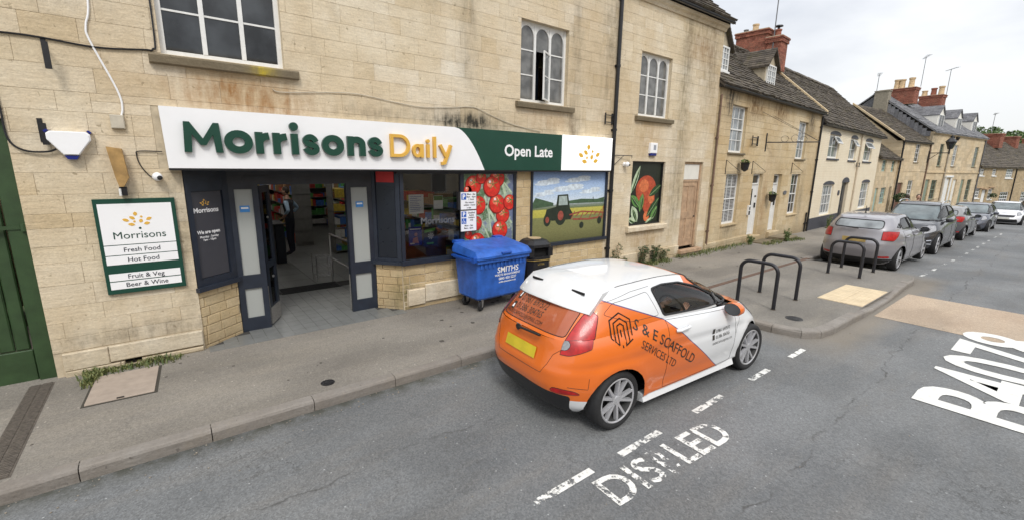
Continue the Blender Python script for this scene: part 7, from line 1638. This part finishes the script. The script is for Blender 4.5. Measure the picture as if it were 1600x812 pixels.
# ---- people
def sph(b, c, rx_, ry, rz, n=12, m=0):
    v = []; f = []
    for i in range(n//2+1):
        a = math.pi*i/(n//2)
        for k in range(n): t = 2*math.pi*k/n; v.append((c[0]+rx_*math.sin(a)*math.cos(t), c[1]+ry*math.sin(a)*math.sin(t), c[2]+rz*math.cos(a)))
    for i in range(n//2):
        for k in range(n): f.append((i*n+k, (i+1)*n+k, (i+1)*n+(k+1) % n, i*n+(k+1) % n))
    b.add(v, f, m)
def person(label, joints, loc, rotz, mats, head_r=.1, hair='short', mapf=None, group=None, fingers=True):
    """joints: name->(pos, radius); edges fixed; the body is one skinned surface"""
    T = thing('person', label, 'person', loc, rotz, group); E_ = [('pel', 'chest'), ('chest', 'neck'), ('neck', 'headb'), ('pel', 'hipL'), ('hipL', 'kneeL'), ('kneeL', 'ankL'), ('ankL', 'toeL'), ('pel', 'hipR'), ('hipR', 'kneeR'), ('kneeR', 'ankR'), ('ankR', 'toeR'), ('chest', 'shL'), ('shL', 'elL'), ('elL', 'wrL'), ('chest', 'shR'), ('shR', 'elR'), ('elR', 'wrR')]
    V = []; idx = {}; R2 = []; Ed = []
    for k, (p, r) in joints.items(): idx[k] = len(V); V.append(Vector(p)); R2.append(r)
    for a, c in E_:
        if a in idx and c in idx: Ed.append((idx[a], idx[c]))
    for s in 'LR':
        if 'wr'+s in idx:
            w0 = V[idx['wr'+s]]; d = (w0-V[idx['el'+s]]).normalized(); o = d.orthogonal().normalized(); q = d.cross(o)
            pm_ = len(V); V.append(w0+d*.075); R2.append((.036, .02)); Ed.append((idx['wr'+s], pm_))
            if fingers:
                for k in range(4):
                    off = o*(-.03+.02*k); ln_ = (.062, .075, .07, .055)[k]; a = len(V); V.append(w0+d*.10+off); R2.append((.011, .011)); V.append(w0+d*(.10+ln_*.5)+off+q*.012); R2.append((.009, .009)); V.append(w0+d*(.10+ln_*.85)+off+q*.035); R2.append((.007, .007)); Ed += [(pm_, a), (a, a+1), (a+1, a+2)]
                a = len(V); V.append(w0+d*.05+o*-.045+q*.01); R2.append((.012, .012)); V.append(w0+d*.09+o*-.06+q*.03); R2.append((.009, .009)); Ed += [(idx['wr'+s], a), (a, a+1)]
    me = bpy.data.meshes.new('body'); me.from_pydata([tuple(v) for v in V], Ed, []); o = bpy.data.objects.new('body', me); COL.objects.link(o)
    sk = o.modifiers.new('skin', 'SKIN'); sk.use_smooth_shade = True
    for i, sv_ in enumerate(me.skin_vertices[0].data): sv_.radius = R2[i] if isinstance(R2[i], tuple) else (R2[i], R2[i]); sv_.use_root = (i == idx['pel'])
    ss = o.modifiers.new('sub', 'SUBSURF'); ss.levels = ss.render_levels = 2
    bpy.context.view_layer.update(); nm = bpy.data.meshes.new_from_object(o.evaluated_get(bpy.context.evaluated_depsgraph_get())); bpy.data.objects.remove(o)
    o = link('body', nm, None, T, True); nm.materials.clear()
    for m_ in mats: nm.materials.append(m_)
    for p in nm.polygons: p.material_index = mapf(p.center) if mapf else 0
    hb_ = V[idx['headb']]; up_ = (hb_-V[idx['neck']]).normalized(); h = MB(); c = hb_+up_*.10
    sph(h, c, .085, .078, .118, 16); sph(h, c+Vector((.02, 0, -.05)), .066, .058, .065, 12); sph(h, c+Vector((.092, 0, -.01)), .018, .013, .022, 8); sph(h, c+Vector((0, .08, -.01)), .018, .012, .03, 8); sph(h, c+Vector((0, -.08, -.01)), .018, .012, .03, 8)
    part('head', h, M_skin, T, smooth=True); f_ = MB(); sph(f_, c+Vector((.078, .03, .015)), .012, .012, .01, 8); sph(f_, c+Vector((.078, -.03, .015)), .012, .012, .01, 8); f_.box(c.x+.078, c.x+.088, c.y-.022, c.y+.022, c.z-.062, c.z-.054); part('face', f_, M_hair, T)
    hr_ = MB(); sph(hr_, c+Vector((-.016, 0, .022)), .09, .085, .112, 16); part('hair', hr_, M_hair, T, smooth=True)
    return T
M_trous = plain('dark_trousers', (.015, .017, .03), .8, .2, 12); M_vest = plain('dark_vest', (.02, .02, .026), .7, .2, 12); M_shirt = plain('pale_blue_shirt', (.30, .42, .55), .7, .1, 12); M_shoe = plain('black_shoes', (.01, .01, .01), .5)
def mp_shop(c):
    if c.z < .08: return 3
    if c.z < 1.0 and abs(c.y) < .22: return 0
    if abs(c.y) > .19 and c.z > 1.12: return 2
    if abs(c.y) > .24: return 4
    return 1 if c.z < 1.5 else 4
ST = dict(pel=((0, 0, .95), (.15, .11)), chest=((.02, 0, 1.33), (.165, .11)), neck=((.03, 0, 1.54), (.06, .055)), headb=((.04, 0, 1.60), (.05, .05)),
          hipL=((0, .09, .88), (.095, .09)), kneeL=((.02, .11, .48), (.065, .062)), ankL=((-.02, .11, .10), (.045, .042)), toeL=((.14, .13, .045), (.042, .035)),
          hipR=((0, -.09, .88), (.095, .09)), kneeR=((.03, -.11, .48), (.065, .062)), ankR=((.0, -.12, .10), (.045, .042)), toeR=((.16, -.13, .045), (.042, .035)),
          shL=((0, .19, 1.43), (.065, .06)), elL=((-.10, .36, 1.22), (.048, .046)), wrL=((.06, .25, 1.05), (.034, .03)), shR=((0, -.19, 1.43), (.065, .06)), elR=((-.10, -.38, 1.24), (.048, .046)), wrR=((.06, -.24, 1.05), (.034, .03)))
person('person in a dark vest and pale blue sleeves standing hand on hip inside the shop', ST, (2.58, 12.9, FZ), R_(150), [M_trous, M_vest, M_shirt, M_shoe, M_skin], mapf=mp_shop)
# driver
SE = dict(pel=((0, 0, .42), (.15, .12)), chest=((-.12, 0, .78), (.155, .11)), neck=((-.17, 0, .985), (.058, .055)), headb=((-.17, 0, 1.03), (.05, .05)),
          hipL=((.06, .10, .42), (.09, .085)), kneeL=((.42, .13, .52), (.065, .06)), ankL=((.62, .13, .22), (.045, .042)), toeL=((.76, .13, .24), (.042, .035)), hipR=((.06, -.10, .42), (.09, .085)), kneeR=((.42, -.13, .52), (.065, .06)), ankR=((.62, -.12, .22), (.045, .042)), toeR=((.76, -.12, .24), (.042, .035)),
          shL=((-.14, .19, .89), (.062, .06)), elL=((.08, .24, .68), (.046, .044)), wrL=((.30, .16, .82), (.032, .03)), shR=((-.14, -.19, .89), (.062, .06)), elR=((.08, -.24, .68), (.046, .044)), wrR=((.30, -.16, .82), (.032, .03)))
M_hiv = plain('grey_work_shirt', (.10, .11, .125), .8, .15, 10); M_orb = plain('orange_workwear', (.55, .12, .02), .8, .1, 10)
fm = FI.matrix_basis if False else Matrix.Translation((FP[0], FP[1], 0)) @ Matrix.Rotation(FY, 4, 'Z'); dp = fm @ Vector((1.04, -.37, .07))
person('driver with short hair and grey and orange work clothes inside the orange and white car', SE, tuple(dp), FY, [M_trous, M_hiv, M_orb, M_shoe, M_skin], mapf=lambda c: (0 if (c.z < .5 and c.x > -.1) else (4 if (c.x > .22 or c.z > .96) else (2 if c.z < .62 else 1))))
WK = {k: ((p[0], p[1], p[2]*.92), r) for k, (p, r) in ST.items()}; WK.update(elL=((.0, .27, 1.02), (.048, .046)), wrL=((.03, .28, .78), (.034, .03)), elR=((.0, -.27, 1.02), (.048, .046)), wrR=((.03, -.28, .78), (.034, .03)))
fz = lambda x: gz(x)+.12
person('left-hand person in a dark coat on the pavement beyond the four-wheel-drive', WK, (26.9, 5.05, fz(27)-.05), R_(40), [M_trous, M_vest, M_vest, M_shoe, M_skin], mapf=lambda c: 3 if c.z < .08 else (0 if c.z < .85 else (1 if c.z < 1.42 else 4)), fingers=False)
person('right-hand person in a pale top on the pavement beyond the four-wheel-drive', WK, (28.3, 4.95, fz(28)-.05), R_(200), [M_trous, plain('pale_top', (.45, .38, .38), .8), plain('pale_top', (.45, .38, .38)), M_shoe, M_skin], mapf=lambda c: 3 if c.z < .08 else (0 if c.z < .85 else (1 if c.z < 1.42 else 4)), fingers=False)
# ---- plants
def grass(name, label, segs, n, h=.14, seed=1, mat=None, z=.12, spread=.07, side=0):
    b = MB(); rr = random.Random(seed)
    for _ in range(n):
        (x0, y0), (x1, y1) = segs[rr.randrange(len(segs))]; t = rr.random(); x = x0+(x1-x0)*t+rr.gauss(0, spread*.4); y = y0+(y1-y0)*t-abs(rr.gauss(0, spread)); a = rr.random()*6.28; q = h*rr.uniform(.4, 1.2)*(.5+.5*math.sin(x*5)**2); l_ = rr.uniform(.2, .9)*q
        zz = gz(x)+z; w_ = rr.uniform(.004, .009)*(1+h*2); dx, dy = math.cos(a), math.sin(a)
        b.add([(x-dy*w_, y+dx*w_, zz), (x+dy*w_, y-dx*w_, zz), (x+dx*l_*.4+dy*w_*.7, y+dy*l_*.4-dx*w_*.7, zz+q*.65), (x+dx*l_*.4-dy*w_*.7, y+dy*l_*.4+dx*w_*.7, zz+q*.65), (x+dx*l_, y+dy*l_, zz+q*.9)], [(0, 1, 2, 3), (3, 2, 4)], 0, rr.random())
    o = part(name, b, mat or M_grass, None); o['label'] = label; o['category'] = 'grass'; o['kind'] = 'stuff'; return o
grass('grass', 'short green grass along the foot of the left pier above the cover slab', [((-.95, 6.80), (-.55, 6.80)), ((-.6, 6.80), (-.05, 6.79)), ((-.9, 6.5), (-.85, 6.78))], 850, .09, 1, spread=.08)
grass('grass', 'grass and weeds along the foot of the stone cottage walls', [((11.0, 6.78), (12.6, 6.78)), ((12.7, 6.8), (15.4, 6.95)), ((15.8, 6.5), (17.2, 6.6)), ((17.6, 6.55), (19.0, 6.5)), ((24.4, 7.35), (25.1, 7.38)), ((9.3, 6.76), (10.6, 6.76))], 2300, .13, 2, spread=.13)
def weed(x, y, h, label, n=5, seed=1, lm=None, r=.14):
    t = thing('weed_plant', label, 'plant', (x, y, gz(x)+.12)); rr = random.Random(seed); st = MB(); lf = MB()
    for k in range(n):
        a = rr.random()*6.28; tx, ty = rr.gauss(0, r*1.1), rr.gauss(0, r*.4)-.03; q = h*rr.uniform(.6, 1.1); P = [(rr.gauss(0, .03), rr.gauss(0, .02), 0), (tx*.5, ty*.5, q*.5), (tx, ty, q)]; st.tube(P, .006, 4)
        for i in range(26):
            f = rr.uniform(.12, 1); p = Vector((P[1][0]*2*f if f < .5 else tx*f, P[1][1]*2*f if f < .5 else ty*f, q*f)); leafball(.05+.03*(1-f), .04, 3, p, .026, 0, seed=rr.randrange(9999), b=lf, mix=0)
    part('stem', st, M_wood, t); part('leaves', lf, lm or M_weed, t, stuff=True); return t
weed(8.42, 6.72, .6, 'straggly weed at the foot of the black drainpipe', 6, 3); weed(8.75, 6.75, .35, 'low weed just right of the drainpipe weed', 4, 4)
weed(9.45, 6.72, .48, 'bushy weed left of centre below the peach poster', 8, 5, M_leafd); weed(9.95, 6.70, .5, 'bushy weed below the right edge of the peach poster', 8, 6, M_leafd); weed(10.35, 6.74, .35, 'low trailing weed at the wall right of the peach poster', 5, 7)
weed(15.35, 6.72, .28, 'small green clump beside the first cottage step', 6, 8, M_leaf); weed(17.5, 6.40, .34, 'green clump in front of the second cottage step', 7, 9, M_leaf); weed(18.95, 6.95, .3, 'small clump at the right end of the second cottage step', 5, 10, M_leaf); weed(24.75, 7.35, .62, 'leafy green weed at the dark plinth of the cream house', 7, 11, M_leaf, .2)
# small stones and litter
t = MB(); rr = random.Random(3)
for _ in range(260):
    x, y = rr.uniform(-2, 9), rr.choice((rr.uniform(4.2, 4.6), rr.uniform(4.45, 4.61), rr.uniform(.3, 4.4))); s = rr.uniform(.004, .011); sph(t, (x, y, s*.5), s, s*rr.uniform(.6, 1), s*.6, 6)
o = part('grit', t, plain('grit', (.24, .21, .17), .9, .4, 40), None); o['label'] = 'loose grit scattered in the gutter and on the road'; o['category'] = 'gravel'; o['kind'] = 'stuff'
M_st = plain('gum_stain', (.07, .062, .052), .9, .3, 30)
t = MB()
for _ in range(46):
    x, y = rr.uniform(-1.2, 13.5), rr.uniform(4.85, 6.7); s = rr.uniform(.012, .04) if x > 2 else rr.uniform(.006, .02); t.prism([(x+s*math.cos(k*.785)*rr.uniform(.8, 1.2), y+s*math.sin(k*.785)*rr.uniform(.8, 1.2)) for k in range(8)], .1205, .1225, plane='xy')
o = part('pavement_spots', t, M_st, None); o['kind'] = 'structure'
# ---- trees on the hill
def tree(x, y, h, w_, label, seed, mat=None, n=4200):
    z = hill(x, y)-.3; T = thing('hill_tree', label, 'tree', (x, y, z), 0, 'trees on the far hill'); rr = random.Random(seed); tk = MB().tube([(0, 0, 0), (.1, 0, h*.35), (-.2, .1, h*.7)], .3, 7, rad=[.4, .28, .1])
    lf = MB(); cs = []
    for k in range(13):
        a = rr.random()*6.28; q = rr.uniform(.1, .8)*w_*.5; zc = h*rr.uniform(.30, .86); cs.append((q*math.cos(a), q*math.sin(a), zc)); tk.tube([(0, 0, h*.3), (q*math.cos(a)*.5, q*math.sin(a)*.5, (h*.35+zc)/2), cs[-1]], .1, 5, rad=[.16, .1, .04])
    for c in cs: leafball(w_*rr.uniform(.18, .28), h*rr.uniform(.13, .2), n//13, c, .36, .35, rr.randrange(9999), lf, 0)
    part('trunk', tk, M_wood, T); part('crown', lf, mat or M_leafd, T, stuff=True)
hills = [(150, 17, 8.5, 9, M_leafd), (152, 12.5, 7, 7, M_leaf), (158, 8.5, 7.5, 8, M_leafd), (148, 21, 8, 8, M_leafd), (158, 18, 9.5, 9, M_leaf), (165, 12, 7, 9, M_leaf), (168, 22, 8, 8, M_leafd), (155, 4.5, 8, 8, M_leafd), (172, 16, 7, 9, M_leaf), (150, 9, 5.5, 7, M_leaf)]
labs = ['round dark tree on the hill behind the end chimney', 'pale green tree right of the end chimney on the hill', 'dark tree on the hill above the end row ridge', 'dark tree partly hidden behind the last white dormer', 'tallest pale green tree top behind the last dormer', 'pale tree near the right edge on the hill', 'deep green tree at the back of the hill clump', 'dark tree at the far right of the hill clump', 'pale tree at the back right of the hill', 'small pale tree low on the hill']
for i, (x, y, h, w_, m_) in enumerate(hills): tree(x, y, h, w_, labs[i], 100+i, m_)
